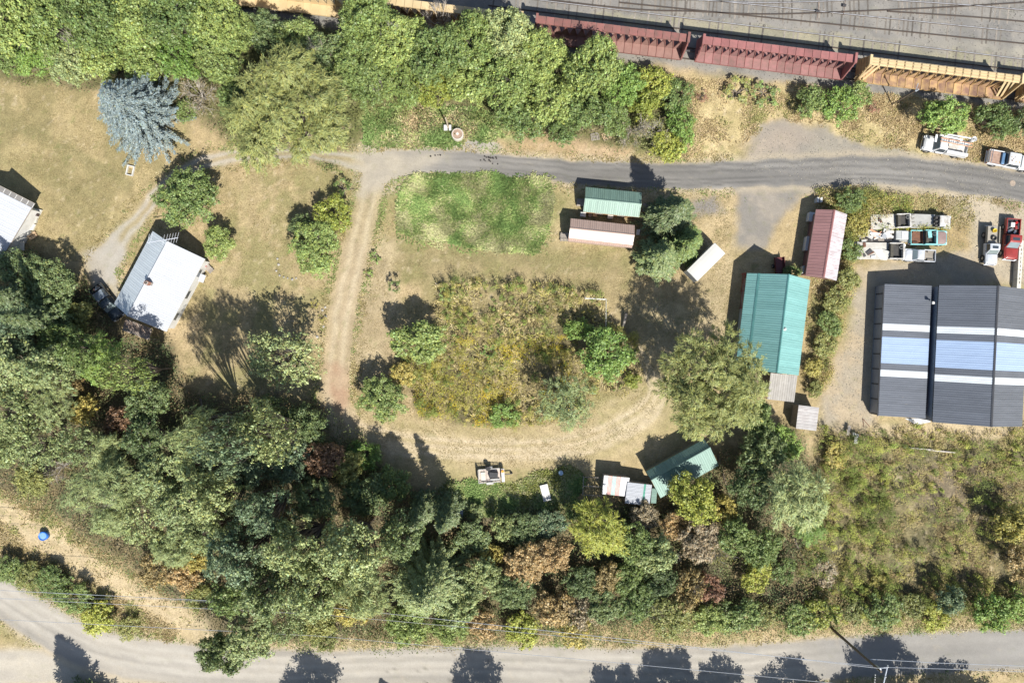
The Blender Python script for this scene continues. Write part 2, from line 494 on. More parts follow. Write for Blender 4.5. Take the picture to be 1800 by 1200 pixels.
    def lane(pts, ca, cb, ruts, edge, amt, ga, seed, warp=0.35, dust=None):
        nonlocal c, a
        d, s, hw, al = line_sd(px + wx * warp, py + wy * warp, pts)
        if dust is not None:
            w = (1 - sstep(hw, hw + 16, d)) * 0.7
            c = blend(c, dust, w)
        w = (1 - sstep(hw - edge, hw + edge, d)) * amt
        k = sstep(0.3, 0.7, fbm(al * 500, s * 3.0, 34, 3, seed))
        col = np.asarray(ca) * (1 - k[:, None]) + np.asarray(cb) * k[:, None]
        if ruts is not None:
            pos, wid, strength, rc = ruts
            r = np.zeros(len(px))
            for p in pos:
                r = np.maximum(r, np.exp(-((s - p * hw) / (wid * hw)) ** 2))
            r = r * strength * (0.6 + 0.8 * fbm(al * 600, s, 40, 3, seed + 1))
            r = np.clip(r, 0, 1)
            col = col * (1 - r[:, None]) + np.asarray(rc) * r[:, None]
        c = c * (1 - w[:, None]) + col * w[:, None]
        a = a * (1 - w) + ga * w
    for bp_, am_ in soft_bands:
        lane(smooth_line(bp_), (0.17, 0.15, 0.068), (0.21, 0.18, 0.088), None, 8, am_, 0.9, 69, warp=0.7)
    lane(LOOP, (0.36, 0.288, 0.168), (0.285, 0.235, 0.122), ((-0.3, 0.05, 0.35), 0.11, 0.85, (0.46, 0.38, 0.265)), 16, 0.85, 0.7, 71)
    lane(TRACK, (0.33, 0.26, 0.17), (0.295, 0.235, 0.15), ((-0.42, 0.38), 0.2, 0.75, (0.43, 0.36, 0.25)), 13, 0.8, 0.6, 72)
    lane(FOOT, (0.43, 0.345, 0.22), (0.36, 0.285, 0.165), ((-0.4, 0.4), 0.25, 0.6, (0.46, 0.38, 0.25)), 14, 0.6, 0.8, 70)
    zone([(575, 650), (600, 640), (625, 690), (600, 720), (575, 700)], (0.30, 0.19, 0.125), (0.33, 0.235, 0.155), 12, 0.8, 0.4, 73)
    lane(DRIVE, (0.30, 0.245, 0.155), (0.26, 0.21, 0.12), ((-0.55, 0.5), 0.3, 1.1, (0.34, 0.31, 0.262)), 8, 0.78, 0.45, 74)
    zone([(150, 445), (205, 415), (225, 440), (205, 500), (165, 500)], (0.32, 0.295, 0.255), (0.29, 0.26, 0.215), 8, 0.85, 0.25, 78)
    lane(SIDELANE, (0.36, 0.325, 0.265), (0.32, 0.29, 0.245), ((-0.2,), 0.3, 0.4, (0.42, 0.38, 0.315)), 7, 0.95, 0.25, 75, dust=(0.38, 0.31, 0.20))
    lane(LANE, (0.31, 0.282, 0.24), (0.25, 0.23, 0.20), ((-0.55, -0.1, 0.35), 0.13, 0.8, (0.365, 0.337, 0.29)), 5, 0.97, 0.2, 76, dust=(0.38, 0.31, 0.205))
    grey = sstep(1350, 1500, px) * (1 - sstep(-2, 6, line_sd(px, py, LANE)[0] - 35)) * 0.8
    c = blend(c, (0.205, 0.195, 0.18), grey)
    lane(ROAD, (0.150, 0.143, 0.133), (0.190, 0.180, 0.165), ((-0.75, -0.3, 0.3, 0.62), 0.10, 0.9, (0.108, 0.104, 0.098)), 3, 0.97, 0.15, 77, dust=(0.36, 0.30, 0.21))
    rd = (1 - sstep(0, 6, line_sd(px, py, ROAD)[0] - 22))
    c = c * (1 + rd * (-0.22 + 0.44 * fbm(px * 0.5, py * 1.6, 40, 4, 87)))[:, None]
    rd2 = (1 - sstep(0, 6, line_sd(px, py, LANE)[0] - 34))
    c = c * (1 + rd2 * (-0.15 + 0.30 * fbm(px * 0.4, py * 1.6, 40, 4, 88)))[:, None]
    ck = np.abs(fbm(px, py, 60, 3, 89) - 0.5) < 0.004
    c = np.where((ck & (rd2 > .5) & (px > 480) & (px < 1300))[:, None], c * 0.72, c)
    pale = sstep(1000, 720, px) * (1 - sstep(0, 10, line_sd(px, py, ROAD)[0] - 20)) * 0.45
    c = blend(c, (0.265, 0.245, 0.215), pale)
    zone([(628, 262), (715, 264), (790, 276), (760, 292), (735, 306), (690, 335), (630, 345)], (0.335, 0.295, 0.23), (0.29, 0.258, 0.205), 17, 0.95, 0.3, 64)
    zone([(1738, 352), (1765, 355), (1795, 362), (1788, 370), (1755, 366)], (0.20, 0.14, 0.085), (0.22, 0.16, 0.10), 4, 0.8, 0.2, 79)
    # scattered bare and green flecks
    fl = sstep(0.70, 0.80, fbm(px, py, 9, 3, 81)) * a * 0.5
    c = blend(c, (0.14, 0.15, 0.05), fl)
    fl = sstep(0.70, 0.80, fbm(px, py, 7, 3, 83)) * 0.5 * a
    c = blend(c, (0.44, 0.36, 0.24), fl)
    c = c * (1 + a * (-0.16 + 0.32 * fbm(px, py, 5, 3, 85)))[:, None]
    return np.concatenate([c, a[:, None]], 1)

# ------------------------------------------------------------------ ground sheets
GROUND = ground_mat()
def axis(lo, hi, step, far):
    v = list(np.arange(lo, hi + step * 0.5, step))
    d = step
    while v[-1] < far:
        d *= 1.6; v.append(v[-1] + d)
    d = step
    while v[0] > -far:
        d *= 1.6; v.insert(0, v[0] - d)
    return np.array(v)
gx = axis(-78, 78, 0.34, 900); gy = axis(-54, 54, 0.34, 900)
GX, GY = np.meshgrid(gx, gy, indexing='ij')
vx, vy = GX.ravel(), GY.ravel()
ids = np.arange(len(vx)).reshape(GX.shape)
quads = np.stack([ids[:-1, :-1], ids[1:, :-1], ids[1:, 1:], ids[:-1, 1:]], -1).reshape(-1, 4)
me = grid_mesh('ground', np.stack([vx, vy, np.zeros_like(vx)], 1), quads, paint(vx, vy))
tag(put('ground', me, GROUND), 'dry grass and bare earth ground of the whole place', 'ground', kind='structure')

def strip(name, pts, z, label, extra=0.0, cross=14, step=6.0):
    pts = [p for p in smooth_line(pts, step)]
    P = np.array(pts)
    t = np.gradient(P[:, :2], axis=0)
    t /= np.linalg.norm(t, axis=1)[:, None]
    nrm = np.stack([-t[:, 1], t[:, 0]], 1)
    rows = []
    for j in range(cross + 1):
        f = j / cross * 2 - 1
        w = P[:, 2] + extra
        off = f * w
        if j in (0, cross):
            off = off + (fbm(P[:, 0], P[:, 1] + f * 500, 10, 3, 90) - 0.5) * 7
        q = P[:, :2] + nrm * off[:, None]
        rows.append(np.stack([(q[:, 0] - 900) / PPM, (600 - q[:, 1]) / PPM, np.full(len(q), z)], 1))
    V = np.stack(rows, 1)
    n, m = V.shape[:2]
    ids = np.arange(n * m).reshape(n, m)
    quads = np.stack([ids[:-1, :-1], ids[:-1, 1:], ids[1:, 1:], ids[1:, :-1]], -1).reshape(-1, 4)
    V = V.reshape(-1, 3)
    me = grid_mesh(name, V, quads, paint(V[:, 0], V[:, 1]))
    return tag(put(name, me, GROUND), label, name.split('_')[-1], kind='structure')

def zone_sheet(name, poly, z, label, cat):
    """flat sheet over a polygon, ragged edge"""
    P = np.array(poly, float)
    x0, y0 = P.min(0); x1, y1 = P.max(0)
    n, m = int((x1 - x0) / 5) + 2, int((y1 - y0) / 5) + 2
    X, Y = np.meshgrid(np.linspace(x0, x1, n), np.linspace(y0, y1, m), indexing='ij')
    inside = poly_sd(X.ravel() + (fbm(X.ravel(), Y.ravel(), 22, 3, 91) - 0.5) * 16, Y.ravel(), poly).reshape(n, m) > 0
    ids = np.arange(n * m).reshape(n, m)
    q = np.stack([ids[:-1, :-1], ids[:-1, 1:], ids[1:, 1:], ids[1:, :-1]], -1)
    keep = inside[:-1, :-1] & inside[1:, :-1] & inside[1:, 1:] & inside[:-1, 1:]
    q = q[keep]
    V = np.stack([(X.ravel() - 900) / PPM, (600 - Y.ravel()) / PPM, np.full(n * m, z)], 1)
    used, inv = np.unique(q, return_inverse=True)
    V = V[used]; q = inv.reshape(-1, 4)
    me = grid_mesh(name, V, q, paint(V[:, 0], V[:, 1]))
    return tag(put(name, me, GROUND), label, cat, kind='structure')

def thin(pts, k):
    return pts[::k] + ([pts[-1]] if (len(pts) - 1) % k else [])
zone_sheet('gravel_yard', [(1510, 470), (1640, 430), (1690, 335), (1980, 380), (1980, 520), (1760, 500), (1560, 520), (1535, 745), (1480, 760), (1440, 740), (1455, 680), (1490, 580)], 0.004, 'tan gravel yard around the big grey metal building', 'yard')
zone_sheet('gravel_apron', [(1300, 300), (1335, 225), (1380, 212), (1440, 222), (1520, 256), (1640, 276), (1950, 318), (1950, 372), (1800, 352), (1680, 336), (1408, 338), (1345, 440), (1318, 440), (1288, 338)], 0.004, 'grey gravel parking apron beside the main road', 'gravel')
zone_sheet('railway_ballast', [(350, -40), (1990, -40), (1990, 222), (1800, 198), (1100, 108), (613, 52), (380, 26)], 0.004, 'grey ballast bed under the railway tracks', 'ballast')
strip('dirt_path', thin(LOOP, 3), 0.004, 'pale mown loop path below the overgrown garden')
strip('foot_track', thin(FOOT, 3), 0.006, 'pale dirt track across the dry slope at lower left')
strip('dirt_track', thin(TRACK, 3), 0.008, 'two-rut dirt track running down from the road')
strip('gravel_drive', thin(DRIVE, 3), 0.012, 'two-rut gravel drive curving to the white roofed house')
strip('gravel_lane', thin(SIDELANE, 3), 0.004, 'pale gravel side lane along the bottom left edge')
strip('lower_road', thin(LANE, 3), 0.008, 'grey road along the bottom edge of the scene', 1.0)
strip('main_road', thin(ROAD, 3), 0.016, 'old grey asphalt road across the upper half', 1.0)
# ------------------------------------------------------------------ building kit
def sheet_mesh(w, s, ribs, rh=0.024, rw=0.06):
    if ribs == 1: rh = 0.02
    """ribbed metal sheet, w wide along x, s long along y"""
    prof = [(0.0, 0.0)]
    p = w / ribs
    for i in range(ribs):
        c = (i + 0.5) * p
        prof += [(c - rw, 0), (c - rw * 0.45, rh), (c + rw * 0.45, rh), (c + rw, 0)]
    prof.append((w - 0.012, 0.0))
    bm = bmesh.new()
    a = [bm.verts.new((x, 0, z)) for x, z in prof]
    b = [bm.verts.new((x, s, z)) for x, z in prof]
    for i in range(len(prof) - 1):
        bm.faces.new((a[i], a[i + 1], b[i + 1], b[i]))
    c = [bm.verts.new(q) for q in ((0, 0, -0.03), (w - 0.012, 0, -0.03), (w - 0.012, s, -0.03), (0, s, -0.03))]
    bm.faces.new((c[0], c[3], c[2], c[1]))
    bm.faces.new((a[-1], c[1], c[2], b[-1])); bm.faces.new((a[0], b[0], c[3], c[0]))
    bm.faces.new([c[0], c[1]] + a[::-1]); bm.faces.new([c[3]] + b + [c[2]])
    me = bpy.data.meshes.new('roof_panel')
    bm.to_mesh(me); bm.free()
    return me

def set_mat(o, m):
    o.material_slots[0].link = 'OBJECT'
    o.material_slots[0].material = m

class Building:
    """local x runs along the ridge, local y across it"""
    def __init__(s, name, label, A, B, hr, cat, group=None):
        a, b = W(*A, hr), W(*B, hr)
        s.L = (b - a).to_2d().length
        d = (b - a).to_2d().normalized()
        s.rot = math.atan2(d.y, d.x)
        s.o = Vector((a.x, a.y, 0)); s.d = d; s.n = Vector((-d.y, d.x))
        s.root = thing(name, s.o, s.rot, label, cat, group)
    def across(s, p, h):
        return (W(*p, h).to_2d() - s.o.to_2d()).dot(s.n)
    def along(s, p, h):
        return (W(*p, h).to_2d() - s.o.to_2d()).dot(s.d)
    def roof(s, prof, mats, pw=0.92, ribs=3, x0=0.0, x1=None, flashing=None):
        """prof: [(y, z)...] ascending y; mats: one entry per slope, a material or f(i, n)->material"""
        x1 = s.L if x1 is None else x1
        n = max(1, round((x1 - x0) / pw)); w = (x1 - x0) / n
        for k, ((y0, z0), (y1, z1)) in enumerate(zip(prof, prof[1:])):
            sl = math.hypot(y1 - y0, z1 - z0)
            me = sheet_mesh(w, sl, ribs)
            base = mats[k]
            me.materials.append(base if not callable(base) else base(0, n))
            for i in range(n):
                o = put('roof_panel', me, None, s.root)
                o.location = (x0 + i * w, y0, z0)
                o.rotation_euler = (math.atan2(z1 - z0, y1 - y0), 0, 0)
                if callable(base):
                    set_mat(o, base(i, n))
        for k in range(1, len(prof) - 1):
            if flashing is None: break
            y, z = prof[k]
            (ya, za), (yb, zb) = prof[k - 1], prof[k + 1]
            m = MB()
            for (yy, zz) in ((ya, za), (yb, zb)):
                l = math.hypot(yy - y, zz - z); e = 0.16
                q = (y + (yy - y) / l * e, z + (zz - z) / l * e)
                m.prism([(x0 - 0.02, y, z + 0.075), (x0 - 0.02, q[0], q[1] + 0.06), (x0 - 0.02, q[0], q[1] + 0.05), (x0 - 0.02, y, z + 0.06)], (x1 - x0 + 0.04, 0, 0))
            m.build('ridge_cap', flashing, s.root)
    def walls(s, prof, material, ov=0.3, x0=None, x1=None, ends=(True, True), sides=(True, True), t=0.12, drop=0.09):
        x0 = ov if x0 is None else x0; x1 = s.L - ov if x1 is None else x1
        def zat(y):
            for (ya, za), (yb, zb) in zip(prof, prof[1:]):
                if ya - 1e-6 <= y <= yb + 1e-6:
                    return za + (zb - za) * (y - ya) / max(yb - ya, 1e-6) - drop
            return prof[-1][1] - drop
        ya, yb = prof[0][0] + ov, prof[-1][0] - ov
        pts = [(ya, 0)] + [(yb, 0)] + [(yb, zat(yb))] + [(y, z - drop) for y, z in prof[1:-1]][::-1] + [(ya, zat(ya))]
        for flag, x in zip(ends, (x0, x1 - t)):
            if flag:
                MB().prism([(x, y, z) for y, z in pts], (t, 0, 0)).build('wall', material, s.root)
        for flag, y in zip(sides, (ya, yb - t)):
            if flag:
                h = min(zat(y), zat(y + t))
                MB().box(((x0 + x1) / 2, y + t / 2, h / 2), (x1 - x0 - 2 * t - 0.006, t, h)).build('wall', material, s.root)
    def fascia(s, prof, material, x0=0.0, x1=None, both=True):
        x1 = s.L if x1 is None else x1
        for (y, z), e in ((prof[0], -1), (prof[-1], 1)):
            MB().box(((x0 + x1) / 2, y - e * 0.02, z - 0.12), (x1 - x0 - 0.02, 0.04, 0.16)).build('fascia', material, s.root)
        for x in (x0 + 0.02, x1 - 0.02):
            for (y0, z0), (y1, z1) in zip(prof, prof[1:]):
                MB().prism([(x - 0.02, y0, z0 - 0.2), (x - 0.02, y1, z1 - 0.2), (x - 0.02, y1, z1 - 0.04), (x - 0.02, y0, z0 - 0.04)], (0.04, 0, 0)).build('fascia', material, s.root)
    def window(s, x, y, z, w, h, nx, ny, frame, glass):
        """window on a wall face at local (x, y, z), outward normal (nx, ny)"""
        rz = math.atan2(ny, nx) + math.pi / 2
        e = MB()
        for sx in (-1, 1): e.box((sx * (w / 2 - 0.03), 0, 0), (0.06, 0.06, h))
        for sz in (-1, 1): e.box((0, 0, sz * (h / 2 - 0.03)), (w - 0.124, 0.06, 0.06))
        f = e.build('window', frame, s.root)
        f.location = (x + nx * 0.03, y + ny * 0.03, z); f.rotation_euler = (0, 0, rz)
        MB().box((0, 0, 0), (w - 0.124, 0.02, h - 0.124)).build('pane', glass, f)
    def door(s, x, y, w, h, nx, ny, material, knob):
        rz = math.atan2(ny, nx) + math.pi / 2
        d = MB().box((0, 0, 0), (w, 0.05, h)).build('door', material, s.root)
        d.location = (x + nx * 0.03, y + ny * 0.03, h / 2 + 0.02); d.rotation_euler = (0, 0, rz)
        MB().cyl((w * 0.4, -0.03, 0), (w * 0.4, -0.1, 0), 0.03, n=8).build('handle', knob, d)

def white_paint(n='white_paint'): return mat(n, (0.56, 0.555, 0.53), 0.5, 0, (0.42, 0.405, 0.37), 0.8, 0.35)
GLASS = mat('window_glass', (0.03, 0.04, 0.05), 0.06, 0.0, (0.05, 0.06, 0.07), 0.6, spec=0.8)
DARKMETAL = mat('dark_metal', (0.06, 0.06, 0.065), 0.5, 0.5, (0.1, 0.09, 0.085), 2.0)
STEEL = mat('bare_steel', (0.5, 0.5, 0.5), 0.35, 0.9, (0.36, 0.34, 0.32), 3.0)
WOODGREY = mat('weathered_wood', (0.34, 0.30, 0.255), 0.85, 0, (0.22, 0.19, 0.16), 3.0, objvar=0.22, stretch=(1, 1, 1))
WOODTAN = mat('tan_wood', (0.50, 0.36, 0.22), 0.8, 0, (0.36, 0.24, 0.14), 3.0, objvar=0.2)
WHITE = white_paint()
RUST = mat('rusty_steel', (0.20, 0.09, 0.05), 0.8, 0.2, (0.10, 0.055, 0.04), 2.5)
RUBBER = mat('black_rubber', (0.018, 0.018, 0.02), 0.75, 0, (0.035, 0.034, 0.033), 5.0)
BLACKPLASTIC = mat('black_plastic', (0.02, 0.02, 0.022), 0.55, 0, (0.035, 0.035, 0.038), 3.0)

# big grey metal building
b = Building('metal_building', 'large charcoal grey ribbed metal building with pale blue and white skylight bands', (1755, 502), (1743, 750), 7.0, 'building')
ym = b.across((1645, 620), 4.3); yl0 = b.across((1634, 615), 3.5); yl1 = b.across((1550, 612), 2.6)
sgn = 1 if ym > 0 else -1
assert sgn < 0 or sgn > 0
char = mat('charcoal_roof', (0.122, 0.132, 0.152), 0.42, 0.15, (0.095, 0.103, 0.119), 0.8, spec=0.5, objvar=0.05, stretch=(2.5, 0.45, 1))
char2 = mat('charcoal_roof_east', (0.13, 0.138, 0.155), 0.45, 0.15, (0.103, 0.11, 0.124), 0.8, spec=0.5, objvar=0.05, stretch=(2.5, 0.45, 1))  # slightly greyer charcoal for the east slope
skw = mat('white_skylight', (0.56, 0.585, 0.60), 0.45, 0, (0.50, 0.525, 0.54), 0.5, objvar=0.03)
skb = mat('blue_skylight', (0.29, 0.375, 0.515), 0.45, 0, (0.27, 0.35, 0.485), 0.5, objvar=0.03)
def bands(dark):
    def f(i, n):
        i = i if True else n - 1 - i
        return skw if i in (6, 13) else (skb if 8 <= i <= 11 else dark)
    return f
pw = b.L / 20.0
pr_main = sorted([(ym, 4.3), (0, 7.0), (-ym, 4.3)])
pr_lean = sorted([(yl0 , 3.35), (yl1, 2.55)])
b.roof(pr_main, [bands(char), bands(char2)], pw, 3, flashing=mat('charcoal_trim', (0.07, 0.072, 0.08), 0.5, 0.2))
b.roof(pr_lean, [bands(char)], pw, 3, x1=b.L - 0.35)
bw = mat('slate_metal_wall', (0.22, 0.24, 0.29), 0.5, 0.1, (0.19, 0.205, 0.25), 0.8)
trimm = MATS['charcoal_trim']
b.walls(pr_main, bw, 0.12); b.walls(pr_lean, bw, 0.10, x1=b.L - 0.45, sides=(sgn < 0, sgn > 0))
b.fascia(pr_main, trimm); 
ylo = yl1 - sgn * 0.03
for i in range(9):
    x = 1.2 + i * 2.0
    MB().box((x, yl1 - sgn * 0.06, 1.35), (0.16, 0.05, 2.1)).build('wall_vent', mat('dark_slot', (0.05, 0.055, 0.07), 0.6), b.root)
MB().box((b.L * 0.5, yl1 + sgn * 0.02, 2.42), (b.L - 0.6, 0.14, 0.14)).build('gutter', trimm, b.root)
MB().cyl((2.3, ym + sgn * 0.28, 3.9), (2.3, ym + sgn * 0.6, 4.15), 0.1, n=10).box((2.3, ym + sgn * 0.62, 4.2), (0.35, 0.3, 0.25), bevel=0.04).build('flood_lamp', white_paint(), b.root)
tag(MB().poly([W(1590, 735, 0.06), W(1612, 747, 0.10), W(1637, 741, 0.08), W(1625, 735, 0.05)]).prism([W(1592, 735, 0.02), W(1612, 746, 0.02), W(1635, 740, 0.02)], (0, 0, 0.03)).build('white_tarp', WHITE), 'white sheet lying at the foot of the grey metal building', 'tarp')

# green roofed barn
GREENROOF = mat('teal_green_roof', (0.205, 0.395, 0.37), 0.45, 0.1, (0.165, 0.335, 0.312), 0.9, spec=0.5, objvar=0.06, stretch=(2.5, 0.45, 1))
GREENTRIM = mat('green_trim', (0.12, 0.30, 0.28), 0.5, 0.1)
b = Building('green_roofed_house', 'long house under a bright teal green ribbed metal roof', (1387, 482), (1366, 655), 6.2, 'house')
yl = b.across((1303.5, 560), 2.6); yb = b.across((1324, 560), 3.5); yr = b.across((1414, 575), 3.2)
pr = sorted([(yl, 2.6), (yb, 3.6), (0, 6.2), (yr, 3.2)])
lw = mat('pale_green_wall', (0.36, 0.38, 0.33), 0.8, 0, (0.3, 0.31, 0.27), 1.0)
b.roof(pr, [GREENROOF] * 3, 0.92, 3, flashing=GREENTRIM)
b.walls(pr, lw, 0.45); b.fascia(pr, GREENTRIM)
xv, yv = b.along((1376, 578), 5.4), b.across((1376, 578), 5.4)
MB().cyl((xv, yv, 4.9), (xv, yv, 6.0), 0.13, n=12).cyl((xv, yv, 6.0), (xv, yv, 6.22), 0.25, 0.06, n=12).build('vent_pipe', white_paint(), b.root)
xs, ys = b.along((1398, 578), 4.4), b.across((1398, 578), 4.4)
for k in (0.15, 0.4, 0.7):
    s_ = 1 if yr > 0 else -1
    ydoor = yl - (1 if yl > 0 else -1) * 0.45
    b.window(b.L * k, ydoor, 1.5, 1.1, 1.0, 0, 1 if yl > 0 else -1, WHITE, GLASS)
# grey porch roof at its foot
POR = mat('weathered_porch_metal', (0.33, 0.31, 0.28), 0.6, 0.1, (0.255, 0.235, 0.21), 1.4, objvar=0.07)
p = Building('porch_roof', 'flat weathered grey corrugated porch roof below the teal green house', (1355, 655), (1402, 660), 2.5, 'porch')
yp = p.across((1372, 704), 2.3)
pp = sorted([(0, 2.5), (yp, 2.3)])
p.roof(pp, [POR], 0.62, 2)
for x in (0.2, p.L - 0.2):
    for y in (pp[0][0] + 0.15, pp[1][0] - 0.15):
        MB().box((x, y, 1.12), (0.12, 0.12, 2.24)).build('post', WOODGREY, p.root)
# brown plank deck beside the porch
def deck(name, label, A, B, C, h, n, material, cat, gap=0.02, group=None, legs=True):
    """planked platform: A-B along the planks' row, C sets the depth"""
    a, b_, c = W(*A, h), W(*B, h), W(*C, h)
    d = (b_ - a).to_2d(); L = d.length; d.normalize(); nn = Vector((-d.y, d.x))
    dep = (c - a).to_2d().dot(nn)
    root = thing(name, (a.x, a.y, 0), math.atan2(d.y, d.x), label, cat, group)
    w = L / n
    me = MB().box((w / 2, dep / 2, h - 0.02), (w - gap, abs(dep), 0.04)).mesh('plank')
    me.materials.append(material)
    for i in range(n):
        o = put('plank', me, None, root)
        o.location = (i * w, random.uniform(-0.03, 0.03), random.uniform(-0.006, 0.006))
    if legs:
        for y in (0.08, 0.5, 0.92):
            MB().box((L / 2, dep * y, (h - 0.05) / 2), (L - 0.05, 0.09, h - 0.056)).build('joist', material, root)
    return root
BROWNWOOD = mat('brown_deck_wood', (0.21, 0.16, 0.105), 0.85, 0, (0.14, 0.105, 0.07), 3.0, objvar=0.25)
deck('wooden_deck', 'brown plank deck tucked between the teal roof and the willow', (1328, 650), (1328, 688), (1353, 650), 0.6, 14, BROWNWOOD, 'deck')

# red roofed shed
REDROOF = mat('dull_red_roof', (0.33, 0.175, 0.165), 0.5, 0.1, (0.26, 0.142, 0.133), 1.0, objvar=0.06, stretch=(2.5, 0.45, 1))
STREAK = mat('streaked_white_roof', (0.50, 0.475, 0.48), 0.5, 0.1, (0.37, 0.295, 0.29), 2.2, amount=0.42, stretch=(1.8, 0.35, 1), contrast=0.12, objvar=0.08)
b = Building('red_roofed_shed', 'narrow shed with a dull red slope and a streaked white slope', (1467, 369), (1448, 487), 3.7, 'shed')
yl = b.across((1425.5, 424), 2.5); yr = b.across((1479, 440), 2.5)
pr = sorted([(yl, 2.5), (0, 3.7), (yr, 2.5)])
b.roof(pr, [REDROOF, STREAK] if yl < 0 else [STREAK, REDROOF], 0.8, 2, flashing=mat('red_cap', (0.30, 0.135, 0.125), 0.5))
b.walls(pr, mat('faded_red_wall', (0.2, 0.1, 0.09), 0.8, 0, (0.15, 0.08, 0.07)), 0.35); b.fascia(pr, WOODGREY)
for nm, px, py, sz, mt, lb in (('chest_freezer', 1427, 381, (0.75, 1.2, 0.85), WHITE, 'white chest freezer in the shade beside the red shed, upper one'),
                             ('white_cabinet', 1421, 428, (0.7, 1.9, 0.9), white_paint(), 'long white cabinet in the shade halfway along the red shed'),
                             ('white_cabinet', 1414, 474, (0.5, 1.0, 0.9), white_paint(), 'small white cabinet at the lower corner of the red shed')):
    p_ = W(px, py, 0.9)
    r = thing(nm, (p_.x, p_.y, 0), R(-9), lb, 'cabinet')
    MB().box((0, 0, sz[2] / 2), sz, bevel=0.04).build('body', mt, r)
    MB().box((0.02, 0, sz[2] + 0.03), (sz[0] + 0.04, sz[1] + 0.04, 0.06), bevel=0.02).build('lid', mt, r)
for i, (px, lb) in enumerate(((1438, 'white rectangular beehive box left of the pair above the red shed'), (1444, 'white rectangular beehive box right of the pair above the red shed'))):
    p_ = W(px, 351, 0.9)
    r = thing('hive_box', (p_.x, p_.y, 0), R(-4), lb, 'box', 'white boxes above the red shed')
    MB().box((0, 0, 0.42), (0.26, 0.62, 0.84), bevel=0.01).build('body', white_paint(), r)
    MB().box((0, 0, 0.87), (0.3, 0.66, 0.06), bevel=0.01).build('lid', white_paint(), r)

# pair of cabins by the road
CABGREEN = mat('soft_green_roof', (0.165, 0.25, 0.20), 0.45, 0.1, (0.125, 0.195, 0.158), 0.9, spec=0.5, objvar=0.06, stretch=(2.5, 0.45, 1))
CEDAR = mat('cedar_wall', (0.34, 0.20, 0.09), 0.8, 0, (0.26, 0.15, 0.07), 1.5)
b = Building('green_cabin', 'small cabin with a soft green ribbed roof beside the main road', (1028.4, 348.7), (1127.7, 358.6), 3.25, 'cabin')
yn = b.across((1079, 333.7), 2.45); ys = b.across((1074, 377), 2.45)
pr = sorted([(yn, 2.45), (0, 3.25), (ys, 2.45)])
b.roof(pr, [CABGREEN, CABGREEN], 0.86, 3, flashing=CABGREEN)
b.walls(pr, CEDAR, 0.25); b.fascia(pr, CEDAR)
b.door(b.L - 0.25, (pr[0][0] + pr[2][0]) / 2, 0.9, 1.95, 1, 0, WHITE, STEEL)
b.window(b.L * 0.3, pr[0][0] + 0.25, 1.4, 1.0, 0.9, 0, -1, WHITE, GLASS)
b.window(b.L * 0.7, pr[0][0] + 0.25, 1.4, 1.0, 0.9, 0, -1, WHITE, GLASS)
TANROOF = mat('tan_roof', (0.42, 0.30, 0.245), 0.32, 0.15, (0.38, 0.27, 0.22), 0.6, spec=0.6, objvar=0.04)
TANGLARE = mat('tan_roof_glare', (0.72, 0.66, 0.60), 0.3, 0.1, (0.66, 0.60, 0.54), 0.6, spec=0.6, objvar=0.03)  # sun glare on the tan south slope, painted as a pale colour
b = Building('tan_cabin', 'cabin with a tan ribbed roof, glare painted on one slope, next to the green cabin', (1002, 401), (1115.3, 413.3), 3.15, 'cabin')
yn = b.across((1060, 390), 2.45); yb = b.across((1055.5, 424.3), 2.55); ys = b.across((1054.5, 429.6), 2.2)
pr = sorted([(yn, 2.45), (0, 3.15), (yb, 2.55), (ys, 2.2)])
b.roof(pr, [TANROOF, TANGLARE, TANROOF], 0.86, 3, flashing=TANROOF)
b.walls(pr, mat('tan_wall', (0.4, 0.31, 0.24), 0.8, 0, (0.33, 0.25, 0.19)), 0.2); b.fascia(pr, mat('brown_fascia', (0.19, 0.13, 0.10), 0.7))
b.door(0.2, (pr[0][0] + pr[3][0]) / 2, 0.9, 1.95, -1, 0, WHITE, STEEL)
deck('wooden_steps', 'small grey plank landing at the left end of the green cabin', (1014, 349), (1014, 362), (1027, 349), 0.45, 7, WOODGREY, 'steps')
deck('wooden_landing', 'grey plank landing in the shade right of the green cabin', (1131, 357), (1150, 360), (1131, 372), 0.4, 12, WOODGREY, 'deck')
deck('slatted_platform', 'dark slatted platform at the left end of the tan cabin', (985, 409), (985, 424), (999, 409), 0.4, 7, WOODGREY, 'platform', gap=0.05)
deck('wood_pallet', 'small grey pallet below the landing right of the green cabin', (1131, 376), (1137, 377), (1131, 384), 0.16, 5, WOODGREY, 'pallet', gap=0.04)

# white box trailer
b = Building('box_trailer', 'plain white box trailer parked askew beside the conifers', (1266, 436), (1217, 484.5), 2.75, 'trailer')
wv = abs(b.across((1256.6, 426.6), 2.7)); 
pr = [(-wv, 2.68), (-wv * 0.5, 2.74), (0, 2.76), (wv * 0.5, 2.74), (wv, 2.68)]
TRW = mat('trailer_white', (0.48, 0.47, 0.435), 0.55, 0, (0.44, 0.43, 0.395), 0.4)
m = MB()
m.prism([(0, y, z) for y, z in pr] + [(0, wv, 2.6), (0, -wv, 2.6)], (b.L, 0, 0)).build('roof', TRW, b.root)
MB().box((b.L / 2, 0, 1.59), (b.L - 0.03, wv * 2 - 0.03, 2.02), bevel=0.02).build('body', white_paint(), b.root)
MB().box((b.L / 2, 0, 0.48), (b.L - 0.3, wv * 1.6, 0.14)).build('chassis', DARKMETAL, b.root)
for k in (-1, 1):
    for x in (0.42, 0.58):
        w_ = MB().cyl((b.L * x, k * (wv - 0.28), 0.36), (b.L * x, k * (wv - 0.04), 0.36), 0.36, n=18).build('wheel', RUBBER, b.root)
        MB().cyl((b.L * x, k * (wv - 0.05), 0.36), (b.L * x, k * (wv - 0.02), 0.36), 0.2, n=12).build('rim', STEEL, w_)
